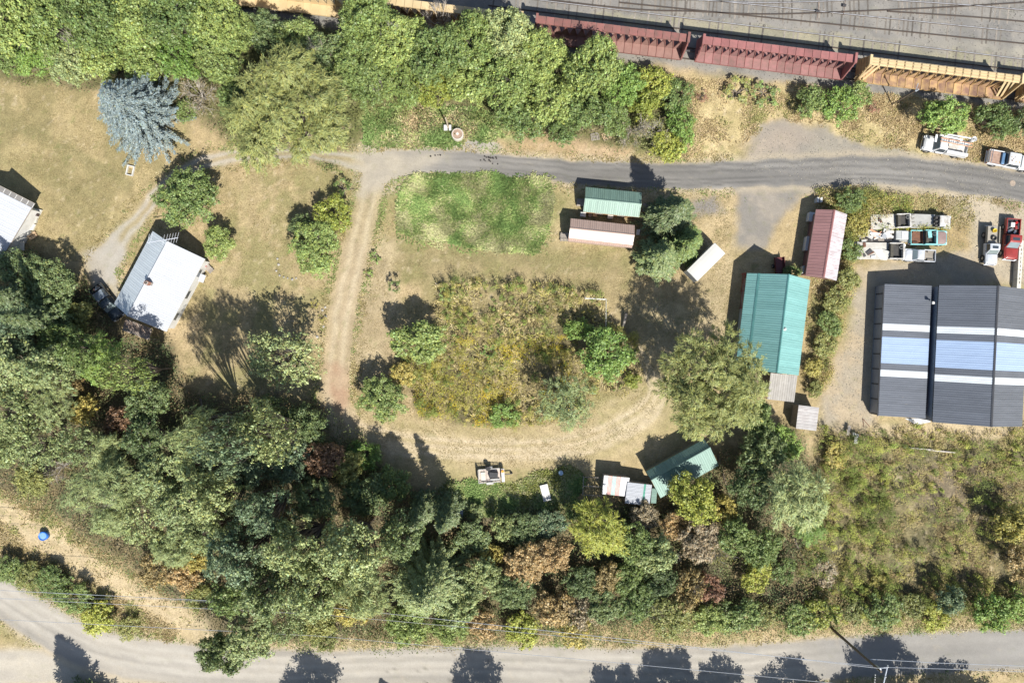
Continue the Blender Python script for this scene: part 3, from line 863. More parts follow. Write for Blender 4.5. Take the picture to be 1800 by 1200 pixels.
for i in range(11):
    MB().box((b.L + 0.01, -wv + 0.08 + i * (2 * wv - 0.16) / 10, 1.6), (0.03, 0.05, 1.9)).build('rear_rib', mat('grey_rib', (0.42, 0.42, 0.41), 0.5, 0.2), b.root)

# white roofed house on the left
WROOF_W = mat('white_roof_shade_side', (0.60, 0.655, 0.68), 0.5, 0.0, (0.55, 0.60, 0.625), 0.5, spec=0.5, objvar=0.04)  # same white metal, colour lifted on the slope turned from the sun
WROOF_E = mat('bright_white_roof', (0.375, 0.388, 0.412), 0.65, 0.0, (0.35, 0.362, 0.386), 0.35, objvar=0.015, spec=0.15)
b = Building('white_roofed_house', 'house with a bright white metal roof and brick chimney beside the curving drive', (294, 424), (224, 555.4), 5.2, 'house')
yw = b.across((235.4, 467.9), 2.6); ye = b.across((328.6, 514.6), 2.6)
pr = sorted([(yw, 2.6), (0, 5.2), (ye, 2.6)])
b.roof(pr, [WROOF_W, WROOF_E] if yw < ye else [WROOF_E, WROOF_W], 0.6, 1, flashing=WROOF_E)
b.walls(pr, white_paint(), 0.35); b.fascia(pr, white_paint())
BRICK = mat('chimney_brick', (0.34, 0.17, 0.11), 0.85, 0, (0.25, 0.12, 0.085), 6.0, objvar=0.25)
xc, yc = b.along((258, 497), 5.8), b.across((258, 497), 5.8)
ch = MB().box((xc, yc, 5.35), (0.42, 0.5, 1.3)).build('chimney', mat('mortar', (0.35, 0.3, 0.26), 0.9), b.root)
bme = MB().box((0, 0, 0), (0.2, 0.06, 0.07)).mesh('brick'); bme.materials.append(BRICK)
for r_ in range(8):
    for sx, sy, rz, nn_ in ((0, -0.255, 0, 2), (0, 0.255, 0, 2), (-0.215, 0, math.pi / 2, 2), (0.215, 0, math.pi / 2, 2)):
        for k in range(nn_):
            o = put('brick', bme, None, ch)
            off = -0.11 + 0.22 * k + (0.03 if r_ % 2 else -0.03)
            o.location = (xc + sx + (off if rz == 0 else 0), yc + sy + (off if rz else 0), 5.36 + r_ * 0.085)
            o.rotation_euler = (0, 0, rz)
MB().cyl((xc, yc, 6.0), (xc, yc, 6.18), 0.13, n=12, caps=False).build('flue', BLACKPLASTIC, ch)
for k in (0.2, 0.5, 0.8):
    b.window(b.L * k, ye - (1 if ye > 0 else -1) * 0.35, 1.4, 1.2, 1.0, 0, 1 if ye > 0 else -1, WHITE, GLASS)
# roof aerial
a0 = W(259, 426.5, 5.6); a1 = W(313, 417.8, 5.6)
t = thing('television_aerial', (a0.x, a0.y, 0), 0, 'long white television aerial above the top end of the white roof', 'aerial')
al = mat('white_aluminium', (0.75, 0.76, 0.78), 0.35, 0.6, (0.6, 0.6, 0.62))
d = (a1 - a0); Ld = d.length
def seg(p, q, r, nm): MB().cyl(Vector(p) - Vector((a0.x, a0.y, 0)), Vector(q) - Vector((a0.x, a0.y, 0)), r, n=6).build(nm, al, t)
seg(a0, a1, 0.05, 'boom')
mid = W(281, 423, 5.6); seg((mid.x, mid.y, 3.6), (mid.x, mid.y, 5.75), 0.045, 'mast')
for i, f in enumerate((0.0, 0.1, 0.52, 0.62, 0.71, 0.8, 0.89, 0.98)):
    c = a0 + d * f
    n_ = Vector((-d.y, d.x, 0)).normalized() * (-1)
    ln = 0.75 if i < 2 else 0.62
    u_ = Vector((0.25, 1, 0)).normalized()
    seg(c + u_ * (1.15 if i < 2 else 0.72), c - u_ * (0.05 if i < 2 else 0.62), 0.018, 'element')
# porch on its lower end
RSHEET = mat('rusted_sheet', (0.30, 0.26, 0.22), 0.7, 0.2, (0.17, 0.11, 0.08), 1.1, contrast=0.1)
p = Building('lean_to_roof', 'rusted sheet lean-to roof at the lower end of the white roofed house', (221, 560), (268, 578), 2.2, 'lean-to')
yp = p.across((240, 590), 2.0)
pp = sorted([(0, 2.25), (yp, 2.0)])
p.roof(pp, [RSHEET], 0.75, 3)
for x in (0.1, p.L - 0.1): MB().box((x, yp * 0.9, 1.0), (0.1, 0.1, 2.0)).build('post', WOODGREY, p.root)
p_ = W(274, 572, 1.0); r = thing('grey_bench', (p_.x, p_.y, 0), R(-25), 'grey slatted bench beside the lean-to of the white roofed house', 'bench')
for k in range(4): MB().box((0, -0.3 + k * 0.2, 0.5), (1.1, 0.15, 0.05)).build('slat', WOODGREY, r)
for k in (-1, 1): MB().box((k * 0.45, 0, 0.235), (0.08, 0.7, 0.47)).build('leg', WOODGREY, r)
p_ = W(355, 489, 0.75); r = thing('white_table', (p_.x, p_.y, 0), R(-22), 'pale grey table standing against the right side of the white roofed house', 'table')
MB().box((0, 0, 0.74), (0.75, 1.05, 0.05), bevel=0.015).build('table_top', mat('pale_grey', (0.5, 0.52, 0.55), 0.5), r)
for sx in (-1, 1):
    for sy in (-1, 1): MB().box((sx * 0.3, sy * 0.45, 0.355), (0.05, 0.05, 0.71)).build('leg', STEEL, r)
deck('plank_step', 'grey plank step at the right corner of the white roofed house', (364, 462), (376, 474), (360, 472), 0.3, 6, WOODGREY, 'step')
for px, py, cc, lb in ((360, 467, (0.5, 0.03, 0.03), 'red bucket at the right corner of the white roofed house'), (361.5, 460, (0.55, 0.22, 0.12), 'orange pot at the right corner of the white roofed house')):
    p_ = W(px, py, 0.6)
    tag(MB().lathe([(0.0, 0.31), (0.11, 0.31), (0.16, 0.62), (0.19, 0.62), (0.14, 0.3), (0.0, 0.3)], (p_.x, p_.y, 0), 16).build('garden_pot', mat('pot_%d' % px, cc, 0.4), None, True), lb, 'pot')

# house cut by the left edge
b = Building('edge_house', 'white roofed house cut off by the left edge of the scene', (-6, 334), (-58, 421), 4.6, 'house')
ye = b.across((30.5, 407.5), 2.7)
pr = sorted([(-ye, 2.7), (0, 4.6), (ye, 2.7)])
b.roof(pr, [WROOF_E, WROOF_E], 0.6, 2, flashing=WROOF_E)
b.walls(pr, white_paint(), 0.35); b.fascia(pr, WOODGREY)
for i in range(7):
    f = i / 6
    y = ye * f
    z = 4.6 - 1.9 * f
    if i == 0: MB().prism([(-0.68, 0, 4.52), (-0.68, ye, 2.62), (-0.68, ye, 2.58), (-0.68, 0, 4.48)], (0.66, 0, 0)).build('sun_block_sheet', mat('sun_block_dark', (0.16, 0.15, 0.14), 0.85, 0, (0.12, 0.115, 0.11)), b.root)  # dark sheet added under the rafters to keep the sun out
    MB().box((-0.34, y, z - 0.045), (0.62, 0.07, 0.05)).build('rafter', white_paint(), b.root)
sg = 1 if ye > 0 else -1
MB().prism([(-0.70, 0, 4.55), (-0.70, ye, 2.65), (-0.70, ye, 2.47), (-0.70, 0, 4.37)], (0.05, 0, 0)).build('barge_board', WOODGREY, b.root)
PALE = mat('pale_concrete', (0.55, 0.52, 0.45), 0.85, 0, (0.42, 0.40, 0.34), 1.4, objvar=0.08)
r = thing('stone_terrace', W(54, 366, 0.3), 0, 'terrace of pale slabs along the right side of the edge house', 'terrace')
slabs = [[(55, 365), (73, 369), (66, 381), (50, 377)], [(49, 378.5), (65, 382), (63, 392), (44, 390)], [(43, 391.5), (62, 394), (57, 405), (38, 402)], [(37, 404), (55, 407), (48, 418), (30, 416)], [(29, 418), (47, 420), (43, 426), (24, 423)]]
for q in slabs:
    pts = [W(x, y, 0.3) - r.location - Vector((0, 0, random.uniform(0.0, 0.05))) for x, y in q]
    z = pts[0].z
    MB().prism([(v.x, v.y, -0.28) for v in pts], (0, 0, 0.28 + z)).build('slab', PALE, r)
MB().box((W(62, 377, 0.6) - r.location) - Vector((0.0, 0.0, 0.05)), (0.75, 0.35, 0.5), rz=R(-12)).build('step_block', mat('dark_brown', (0.08, 0.055, 0.05), 0.8), r)
p_ = W(33.5, 432, 0.8); r = thing('wooden_table', (p_.x, p_.y, 0), R(-3), 'pale wooden table at the lower end of the stone terrace', 'table')
for k in range(5): MB().box((-0.55 + k * 0.275, 0, 0.76), (0.26, 1.2, 0.045)).build('plank', PALE, r)
for sx in (-1, 1):
    for sy in (-1, 1): MB().box((sx * 0.55, sy * 0.5, 0.365), (0.07, 0.07, 0.73)).build('leg', WOODGREY, r)
p_ = W(55, 413, 0.5); r = thing('wood_pile', (p_.x, p_.y, 0), R(35), 'small pile of tan boards beside the stone terrace', 'wood pile')
for k in range(5): MB().box((random.uniform(-0.1, 0.1), -0.35 + k * 0.17, 0.12 + random.uniform(0, 0.12)), (1.3 + random.uniform(-.3, .2), 0.14, 0.14 + 0.1 * (k % 2)), rz=R(random.uniform(-7, 7))).build('board', WOODTAN, r)

# green shed and its neighbours at the wood's edge
SHEDGREEN = mat('grey_green_roof', (0.145, 0.235, 0.195), 0.45, 0.1, (0.13, 0.21, 0.175), 0.6, spec=0.5, objvar=0.05)
b = Building('green_shed', 'green ribbed roof shed standing askew at the edge of the wood', (1144.9, 843.3), (1248.3, 785.7), 3.6, 'shed')
yn = b.across((1181, 803.4), 2.6); ys = b.across((1213, 846), 2.5)
pr = sorted([(yn, 2.6), (0, 3.6), (ys, 2.5)])
b.roof(pr, [SHEDGREEN, SHEDGREEN], 0.9, 3, flashing=SHEDGREEN)
b.walls(pr, mat('olive_wall', (0.2, 0.2, 0.15), 0.8), 0.3); b.fascia(pr, GREENTRIM)
STR = [mat('striped_white', (0.66, 0.66, 0.66), 0.5, 0.1, (0.5, 0.48, 0.46), 1.5), mat('striped_red', (0.42, 0.20, 0.18), 0.5, 0.1, (0.55, 0.4, 0.36), 1.2),
       mat('striped_green', (0.24, 0.36, 0.33), 0.5, 0.1, (0.4, 0.46, 0.44), 1.2), mat('striped_pale', (0.56, 0.58, 0.6), 0.5, 0.1, (0.44, 0.42, 0.4), 1.2)]
b = Building('striped_shed', 'small lean-to shed with a patchwork roof of red, green and white sheets', (1062, 835), (1106.7, 839.5), 2.3, 'shed')
yb = b.across((1080, 870), 2.1)
pr = sorted([(0, 2.3), (yb, 2.1)])
b.roof(pr, [lambda i, n: STR[[0, 1, 2, 1, 3, 0][i % 6]]], b.L / 6, 3)
b.walls(pr, WOODGREY, 0.1)
b = Building('white_lean_to', 'small white ribbed roof shed with one green strip beside the green shed', (1103, 847), (1098.5, 884), 2.4, 'shed')
yb = b.across((1143.5, 873), 2.2)
pr = sorted([(0, 2.4), (yb * 0.68, 2.3), (yb * 0.76, 2.275), (yb, 2.2)])
GST = mat('green_strip', (0.06, 0.25, 0.18), 0.5, 0.1)
order = [WROOF_E, GST, WROOF_E]
b.roof(pr, order, 0.55, 3); b.walls(pr, WOODGREY, 0.12)
b = Building('green_lean_to', 'tiny green roofed lean-to squeezed between the white and green sheds', (1146, 858), (1144, 884), 1.9, 'shed')
yb = b.across((1154.5, 868), 1.75)
pr = sorted([(0, 1.9), (yb, 1.75)])
b.roof(pr, [SHEDGREEN], 0.6, 3); b.walls(pr, WOODGREY, 0.06)
RW = mat('rust_streaked_white', (0.40, 0.385, 0.37), 0.6, 0.1, (0.29, 0.26, 0.245), 1.0, stretch=(0.6, 1.2, 1), contrast=0.25, objvar=0.12)
b = Building('rusty_shed', 'small shed with a rust streaked pinkish white roof below the porch', (1404, 711.7), (1399, 753), 2.3, 'shed')
yb = b.across((1437, 739), 2.1)
pr = sorted([(0, 2.3), (yb, 2.1)])
b.roof(pr, [RW], 0.38, 1); b.walls(pr, WOODGREY, 0.1)
# chicken wire frame left of the striped shed
r = thing('animal_pen', W(1042, 852, 0), R(-2), 'dark timber pen frame left of the patchwork roof shed', 'pen')
for sx, sy in ((-1.4, 0), (1.4, 0)): MB().box((sx, sy, 0.9), (0.09, 2.4, 0.09)).box((sx, -1.2, 0.45), (0.09, 0.09, 0.9)).box((sx, 1.2, 0.45), (0.09, 0.09, 0.9)).build('side_frame', WOODGREY, r)
for k in (-1.2, 0, 1.2): MB().box((0, k, 0.96), (2.9, 0.08, 0.06)).build('rail', WOODGREY, r)
# ------------------------------------------------------------------ railway
TA = -math.atan(0.1235)                    # bearing of the tracks
TD = Vector((math.cos(TA), math.sin(TA))); TN = Vector((-TD.y, TD.x))
STEELRAIL = mat('worn_rail', (0.72, 0.70, 0.68), 0.42, 0.6, (0.42, 0.39, 0.36), 2.0)
RAILRUST = mat('rail_rust', (0.085, 0.072, 0.062), 0.7, 0.3, (0.09, 0.065, 0.05), 2.0)
TIE = mat('grey_tie', (0.135, 0.118, 0.10), 0.9, 0, (0.20, 0.178, 0.15), 2.5, objvar=0.45)
tie_me = MB().box((0, 0, 0.0), (0.23, 2.6, 0.12), bevel=0.012, seg=1).mesh('tie'); tie_me.materials.append(TIE)

def track(label, pts, shiny=(True, True), first=0.0, gap=0.6, tie_z=0.0):
    """pts: pixel centre line at ground level"""
    P = smooth_line([(x, y, 0) for x, y in pts], 13.0)
    w = [W(x, y, 0) for x, y, _ in P]
    root = thing('railway_track', (w[0].x, w[0].y, 0.0), 0, label, 'railway track', kind='structure')
    o = Vector((w[0].x, w[0].y, 0))
    T = []
    for i in range(len(w)):
        d = (w[min(i + 1, len(w) - 1)] - w[max(i - 1, 0)]).normalized()
        T.append(d)
    for side, sh in zip((-1, 1), shiny):
        for nm, width, z0, z1, mt in (('rail', 0.10, 0.0, 0.15, RAILRUST), ('rail_head', 0.085, 0.152, 0.18, STEELRAIL if sh else RAILRUST)):
            bm = bmesh.new(); prev = None
            for p, d in zip(w, T):
                n = Vector((-d.y, d.x, 0))
                c = p - o + n * side * 0.76
                ring = [bm.verts.new(c + n * e * width / 2 + Vector((0, 0, z))) for e, z in ((-1, z0), (1, z0), (1, z1), (-1, z1))]
                if prev:
                    for k in range(4): bm.faces.new((prev[k], prev[(k + 1) % 4], ring[(k + 1) % 4], ring[k]))
                prev = ring
            me = bpy.data.meshes.new(nm); bmesh.ops.recalc_face_normals(bm, faces=bm.faces[:]); bm.to_mesh(me); bm.free()
            put(nm, me, mt, root)
    # ties
    acc = 0.0; nxt = first
    cnt = 0
    for p, q in zip(w, w[1:]):
        L = (q - p).length; d = (q - p).normalized()
        while nxt <= acc + L:
            c = p + d * (nxt - acc)
            if cnt < 300:
                t_ = put('tie', tie_me, None, root)
                t_.location = c - o + Vector((random.uniform(-.05, .05), random.uniform(-.1, .1), tie_z + random.uniform(-0.082, -0.035)))
                t_.rotation_euler = (0, 0, math.atan2(d.y, d.x) + R(random.uniform(-1.5, 1.5)))
            cnt += 1
            nxt += gap
        acc += L
    return root
def par(x0, y0, s, x1): return [(x0, y0), ((x0 + x1) / 2, y0 + s * ((x0 + x1) / 2 - x0)), (x1, y0 + s * (x1 - x0))]
# the train's own line: deck edge 33 + (x-613.8)*.1235 at 1.2 m
c0 = W(613.8, 33.0, 1.2); c0 = Vector((c0.x, c0.y)) + TN * 1.42
def line_px(x, off=0.0):
    """picture y of the train's centre line (at ground) for picture x, shifted off metres north"""
    wx_ = (x - 900) / PPM
    q = c0 + TN * off
    y = q.y + (wx_ - q.x) * TD.y / TD.x
    return 600 - y * PPM
track('track under the parked lumber railcars', [(x, line_px(x)) for x in (330, 700, 1200, 1700, 1960)], (False, False))
track('bright railed track just north of the parked railcars', [(x, 60.5 + (x - 1350) * 0.1222) for x in (860, 1200, 1500, 1800, 1960)], (False, True))
track('track curving off beside the switch in the yard', [(860, -22), (1100, 6), (1216, 11), (1350, 16), (1525, 10), (1712, 1), (1960, -16)], (False, True), 0.3)
track('second bright railed track across the yard', [(x, 22 + (x - 1350) * 0.1015) for x in (1090, 1300, 1500, 1800, 1960)], (False, True), 0.1)
track('topmost track running into the upper right corner', [(1560, 11), (1712, 21), (1800, 29), (1960, 44)], (False, True), 0.2)
for px, py, lb in ((1484, 10, 'short switch stand lever box beside the upper switch rails'), (1437, 20, 'switch plate with rods lying across the crossing rails')):
    p_ = W(px, py, 0.2)
    r = thing('switch_box', (p_.x, p_.y, 0), TA, lb, 'switch')
    MB().box((0, 0, 0.21), (0.5, 0.35, 0.2), bevel=0.03).build('body', DARKMETAL, r)
    MB().cyl((0.05, -1.3, 0.22), (0.05, 1.3, 0.22), 0.03, n=6).build('rod', RUST, r)

RED1 = mat('maroon_car_paint', (0.225, 0.088, 0.076), 0.75, 0, (0.15, 0.078, 0.064), 1.1, objvar=0.14, contrast=0.14)
RED2 = mat('red_car_paint', (0.28, 0.108, 0.10), 0.75, 0, (0.20, 0.088, 0.08), 1.1, objvar=0.12, contrast=0.14)
RED1D = mat('rusty_car_deck', (0.26, 0.15, 0.125), 0.85, 0, (0.20, 0.11, 0.088), 0.9, objvar=0.10)
RED2D = mat('red_car_deck', (0.26, 0.128, 0.12), 0.85, 0, (0.19, 0.11, 0.095), 1.2, objvar=0.14, contrast=0.13)
YEL = mat('orange_yellow_car_paint', (0.46, 0.32, 0.145), 0.7, 0, (0.31, 0.18, 0.08), 1.2, amount=0.42, objvar=0.12, contrast=0.13)
YELP = mat('pale_yellow_car_paint', (0.50, 0.39, 0.22), 0.7, 0, (0.44, 0.32, 0.17), 0.8, objvar=0.08)
YELD = mat('rusted_yellow_deck', (0.36, 0.235, 0.115), 0.85, 0, (0.17, 0.10, 0.075), 0.75, objvar=0.3, contrast=0.12)

def railcar(xc, paint_m, deck_m, label, yellow=False, pale=None):
    """centre-beam lumber car; local x along the track, z from the ground"""
    Lc, Wd, zd, zt = 19.9, 2.85, 1.2, 4.62
    q = c0 + TD * ((xc - c0.x) / TD.x)
    root = thing('lumber_railcar', (q.x, q.y, 0), TA, label, 'railcar', 'centre-beam lumber railcars parked in a row')
    n = 18; bay = (Lc - 0.5) / n; x0 = -Lc / 2 + 0.25
    pm = pale or paint_m
    dme = MB().box((0, -Wd / 4 - 0.02, zd - 0.04), (bay - 0.045, Wd / 2 - 0.06, 0.08)).box((0, Wd / 4 + 0.02, zd - 0.04), (bay - 0.045, Wd / 2 - 0.06, 0.08)).mesh('deck_panel')
    dme.materials.append(deck_m)
    zV = 1.45
    wme = MB().prism([(-bay / 2 + 0.03, -0.04, zd), (bay / 2 - 0.03, -0.04, zd), (bay / 2 - 0.03, -0.04, zV), (0.07, -0.04, 3.5), (0.05, -0.04, zt - 0.2), (-0.05, -0.04, zt - 0.2), (-0.07, -0.04, 3.5), (-bay / 2 + 0.03, -0.04, zV)], (0, 0.08, 0)).mesh('web_panel')
    wme.materials.append(deck_m)
    cm_ = MB().box((0, 0, zt - 0.1), (bay - 0.04, 0.98, 0.2), bevel=0.05 if yellow else 0.015)
    if yellow: cm_.box((0, 0, zt + 0.03), (bay - 0.18, 0.8, 0.1), bevel=0.045)
    cme = cm_.mesh('chord_panel'); cme.materials.append(pm)
    pmb = MB().box((0, -0.09, (zd + zV) / 2), (0.07, 0.1, zV - zd))
    for s_ in (-1, 1):
        a_ = Vector((0, -0.09, zV)); b_ = Vector((s_ * bay * 0.44, -0.09, 3.5))
        pmb.cyl(a_, b_, 0.05, n=5)
    pmb.box((0, -Wd / 4, zd + 0.03), (0.06, Wd / 2 - 0.1, 0.07)).box((0, -Wd / 2 + 0.03, zd - 0.1), (0.1, 0.09, 0.3))
    pme = pmb.mesh('post'); pme.materials.append(paint_m)
    for i in range(n):
        x = x0 + (i + 0.5) * bay
        for nm, me in (('deck_panel', dme), ('web_panel', wme), ('chord_panel', cme)):
            o = put(nm, me, None, root); o.location = (x, 0, 0)
        if i < n - 1:
            o = put('post', pme, None, root); o.location = (x + bay / 2, 0, 0)
    MB().box((0, 0, 0.95), (Lc - 0.3, 0.7, 0.4)).build('centre_sill', paint_m, root)
    for s_ in (-1, 1):
        MB().box((0, s_ * (Wd / 2 - 0.04), zd - 0.16), (Lc - 0.4, 0.08, 0.26)).build('side_sill', paint_m, root)
    if yellow:
        for s_ in (-0.34, 0.05, -0.52):
            MB().box((0, s_, zt + (0.12 if s_ > -0.5 else -0.05)), (Lc - 0.5, 0.06, 0.06)).build('strap_rail', pm, root)
        me2 = None
        for e in (-1, 1):
            for k in range(3):
                xa = e * (Lc / 2 - 0.6 - k * 0.55)
                MB().prism([(xa, -0.1, zt - 0.3), (xa + e * -0.28, -0.1, zt - 0.3), (xa + e * 0.6, -Wd / 2 + 0.25, zd + 0.12), (xa + e * 0.88, -Wd / 2 + 0.25, zd + 0.12)], (0, 0, 0.07)).build('end_brace', pm, root)
    for k in range(0, n - 1, 2):
        x = x0 + (k + 1) * bay
        MB().cyl((x, -0.1, zt - 0.25), (x + bay * 0.8, -0.1, zV + 0.9), 0.05, n=5).build('diagonal', paint_m, root)
    for e in (-1, 1):
        xb = e * (Lc / 2 - 0.12)
        m = MB().prism([(xb - 0.1, -Wd / 2, zd - 0.25), (xb - 0.1, Wd / 2, zd - 0.25), (xb - 0.1, Wd / 2, zd + 0.25), (xb - 0.1, 0.62, zt), (xb - 0.1, -0.62, zt), (xb - 0.1, -Wd / 2, zd + 0.25)], (0.2, 0, 0))
        bh = m.build('bulkhead', paint_m, root)
        for k in range(4):
            z = zd + 0.45 + k * 0.75
            hw = Wd / 2 - (Wd / 2 - 0.62) * (z - zd) / (zt - zd)
            MB().box((xb + e * 0.14, 0, z), (0.09, hw * 1.9, 0.1)).build('stiffener', paint_m, bh)
        MB().box((xb, 0, zt + 0.16), (0.32, 1.3, 0.32)).build('bulkhead_cap', pm, bh)
        for s_ in (-1, 1):
            MB().cyl((xb - e * 0.02, s_ * (Wd / 2 - 0.02), zd + 0.22), (xb - e * 0.02, s_ * 0.63, zt), 0.07, n=6).build('edge_post', pm, bh)
        bg = MB().box((e * 6.6, 0, 0.62), (2.2, 1.9, 0.25), bevel=0.04).build('bogie', DARKMETAL, root)
        for dx in (-0.85, 0.85):
            for s_ in (-1, 1):
                MB().cyl((e * 6.6 + dx, s_ * 0.70, 0.62), (e * 6.6 + dx, s_ * 0.83, 0.62), 0.42, n=18).build('wheel', RUST, bg)
        MB().box((e * (Lc / 2 + 0.4), 0, 0.9), (0.95, 0.22, 0.24), bevel=0.04).build('coupler', DARKMETAL, root)
    return root
pitch = 293 * (1 - 4.62 / ALT) / PPM
x_red2 = (1235 + 135 - 900) * (1 - 4.62 / ALT) / PPM
railcar(x_red2 + 2 * pitch, YEL, YELD, 'orange yellow lumber railcar cut off by the right edge', True, YELP)
railcar(x_red2 + 1 * pitch, YEL, YELD, 'orange yellow lumber railcar with rusty deck, right of the red ones', True, YELP)
railcar(x_red2, RED2, RED2D, 'bright red lumber railcar, middle of the visible train')
railcar(x_red2 - pitch, RED1, RED1D, 'dark maroon lumber railcar partly behind the trees')
railcar(x_red2 - 2 * pitch, YELP, YELD, 'yellow lumber railcar almost hidden behind the treetops', False, YELP)
railcar(x_red2 - 3 * pitch, YELP, YELP, 'pale yellow lumber railcar at the top left of the train', True, YELP)

# ------------------------------------------------------------------ poles and wires
POLEWOOD = mat('pole_wood', (0.16, 0.12, 0.085), 0.85, 0, (0.11, 0.085, 0.06), 2.0, stretch=(4, 4, 0.4))
WIRE = mat('aluminium_wire', (0.70, 0.71, 0.72), 0.35, 0.7, (0.6, 0.6, 0.62))
def wire(name, pts, r, label, sag=0.0, cat='wire', group='overhead wires along the lower road'):
    m = MB()
    P = []
    for a_, b_ in zip(pts, pts[1:]):
        a_ = Vector(a_); b_ = Vector(b_)
        for k in range(14):
            f = k / 14
            P.append(a_.lerp(b_, f) - Vector((0, 0, sag * 4 * f * (1 - f))))
    P.append(Vector(pts[-1]))
    for a_, b_ in zip(P, P[1:]): m.cyl(a_, b_, r, n=5, caps=False)
    return tag(m.build(name, WIRE), label, cat, group)
# pole beside the lower road
pb = W(1468, 1110, 0); ptop = Vector((pb.x, pb.y, 11.4))
pb = W(1462, 1104, 0); tp = W(1549, 1180, 11.4)
r = thing('power_pole', (pb.x, pb.y, 0), 0, 'tall wooden power pole with crossarms beside the lower road', 'power pole')
tl = Vector((tp.x - pb.x, tp.y - pb.y, 11.4))
MB().cyl((0, 0, 0), tl, 0.19, 0.13, n=14).build('pole', POLEWOOD, r)
ARM = mat('galvanised_arm', (0.55, 0.58, 0.62), 0.4, 0.5, (0.45, 0.47, 0.5))
c1 = tl - Vector((0, 0, 0.25)); c2 = tl - Vector((0, 0, 1.6))
adir = Vector((0.22, 0.975, 0)).normalized()
for c_, off, ln, nm in ((c1 + Vector((0.75, 0, 0)), -1.1, 2.7, 'crossarm'), ):
    a_ = c_ + adir * 0.7; b_ = c_ - adir * 2.1
    arm = MB().cyl(a_, b_, 0.075, n=8).build(nm, ARM, r)
    for f in (0.06, 0.5, 0.9):
        q = a_.lerp(b_, f)
        MB().cyl(q, q + Vector((0, 0, 0.22)), 0.06, 0.045, n=8).build('insulator', white_paint(), arm)
MB().cyl(c1 - Vector((0.1, -0.35, 0)), c1 + Vector((0.85, 0.35, -0.02)), 0.05, n=6).build('brace', ARM, r)
MB().cyl(c2 + Vector((0.35, -0.25, -0.35)), c2 + Vector((0.35, -0.25, 0.55)), 0.22, n=14).build('transformer', mat('transformer_grey', (0.5, 0.54, 0.58), 0.4, 0.2), r)
for k in range(6):
    q = c1 + Vector((-0.55 - 0.02 * k, -0.45 - 0.28 * k, -0.05))
    MB().cyl(q, q - Vector((0.02, 0.12, 0)), 0.06, n=8).build('string_insulator', white_paint(), r)
def wp(px, py, z): return W(px, py, z)
P0 = pb + tl
wire('power_line', [wp(-600, 1010, 10.6), wp(560, 1065, 9.9), wp(1548, 1174, 11.2)], 0.030, 'uppermost power line leading left from the wooden pole', 0.25)
wire('power_line', [wp(-600, 1025, 9.6), wp(560, 1079, 8.9), wp(1538, 1170, 9.8)], 0.024, 'thinner power line just below the uppermost one', 0.25)
wire('power_line', [wp(-600, 1060, 8.2), wp(560, 1117, 7.8), pb + c1 + Vector((0.75, 0, 0.2)) - adir * 2.0], 0.028, 'lowest power line crossing above the road edge', 0.2)
wire('power_line', [wp(1553, 1172, 11.2), wp(1800, 1180, 11.0), wp(2600, 1210, 11.0)], 0.028, 'power line leading right from the wooden pole', 0.1)
wire('power_line', [wp(1530, 1158, 9.9), wp(1640, 1164, 9.8), wp(2600, 1200, 10.5)], 0.034, 'bundled double wire right of the pole over the tree shadow', 0.05)
wire('power_line', [wp(-60, 1051, 10), wp(260, 1052, 9.8), wp(420, 1060, 9.9)], 0.012, 'faint thin wire over the lower left thicket', 0.02)
# pole by the railcars
pb = W(1567, 184, 0); tp = W(1612, 158, 5.8)
r = thing('signal_pole', (pb.x, pb.y, 0), 0, 'slim dark pole with a white arm beside the yellow railcar', 'pole')
tl = Vector((tp.x - pb.x, tp.y - pb.y, 5.8))
MB().cyl((0, 0, 0), tl, 0.10, 0.07, n=10).build('pole', POLEWOOD, r)
MB().cyl(tl - Vector((0.15, 0.15, 0.1)), tl + Vector((0.15, 0.85, 0)), 0.05, n=8).build('arm', ARM, r)
MB().cyl(tl + Vector((-0.05, -0.1, -0.2)), tl + Vector((0.1, 0.0, 0.15)), 0.1, n=8).build('lamp_head', ARM, r)
# meter pole and cistern lid beside the road
pb = W(789, 227, 0); r = thing('meter_pole', (pb.x, pb.y, 0), 0, 'pale wooden post with a white meter panel beside the round cistern', 'pole')
MB().cyl((0, 0, 0), (0, 0, 4.7), 0.12, 0.09, n=10).build('post', mat('pale_post', (0.45, 0.37, 0.27), 0.8), r)
for k, s_ in ((-0.36, 0.5), (0.24, 0.32)):
    MB().box((k, -0.05, 0.75), (s_, 0.72, 0.35), bevel=0.03).box((k, -0.05, 0.3), (s_ * 0.5, 0.3, 0.6)).build('meter_box', white_paint(), r)
p_ = W(804, 235.5, 1.0)
r = thing('round_cistern', (p_.x, p_.y, 0), 0, 'round pale rimmed cistern with a rusty lid beside the road', 'cistern')
MB().lathe([(0.80, 0), (0.80, 1.0), (0.74, 1.06), (0.66, 1.06), (0.66, 0.96), (0.0, 0.96)], n=40).build('ring', mat('cistern_concrete', (0.50, 0.455, 0.39), 0.8, 0, (0.40, 0.355, 0.30), 2.0), r)
MB().lathe([(0.0, 0.99), (0.64, 0.965)], n=40).build('lid', mat('rusty_lid', (0.33, 0.235, 0.175), 0.8, 0, (0.27, 0.185, 0.135), 2.2), r)
MB().box((0, 0.02, 1.01), (0.34, 0.34, 0.05), rz=R(38), bevel=0.01).build('hatch', mat('pale_hatch', (0.66, 0.58, 0.5), 0.7), r)
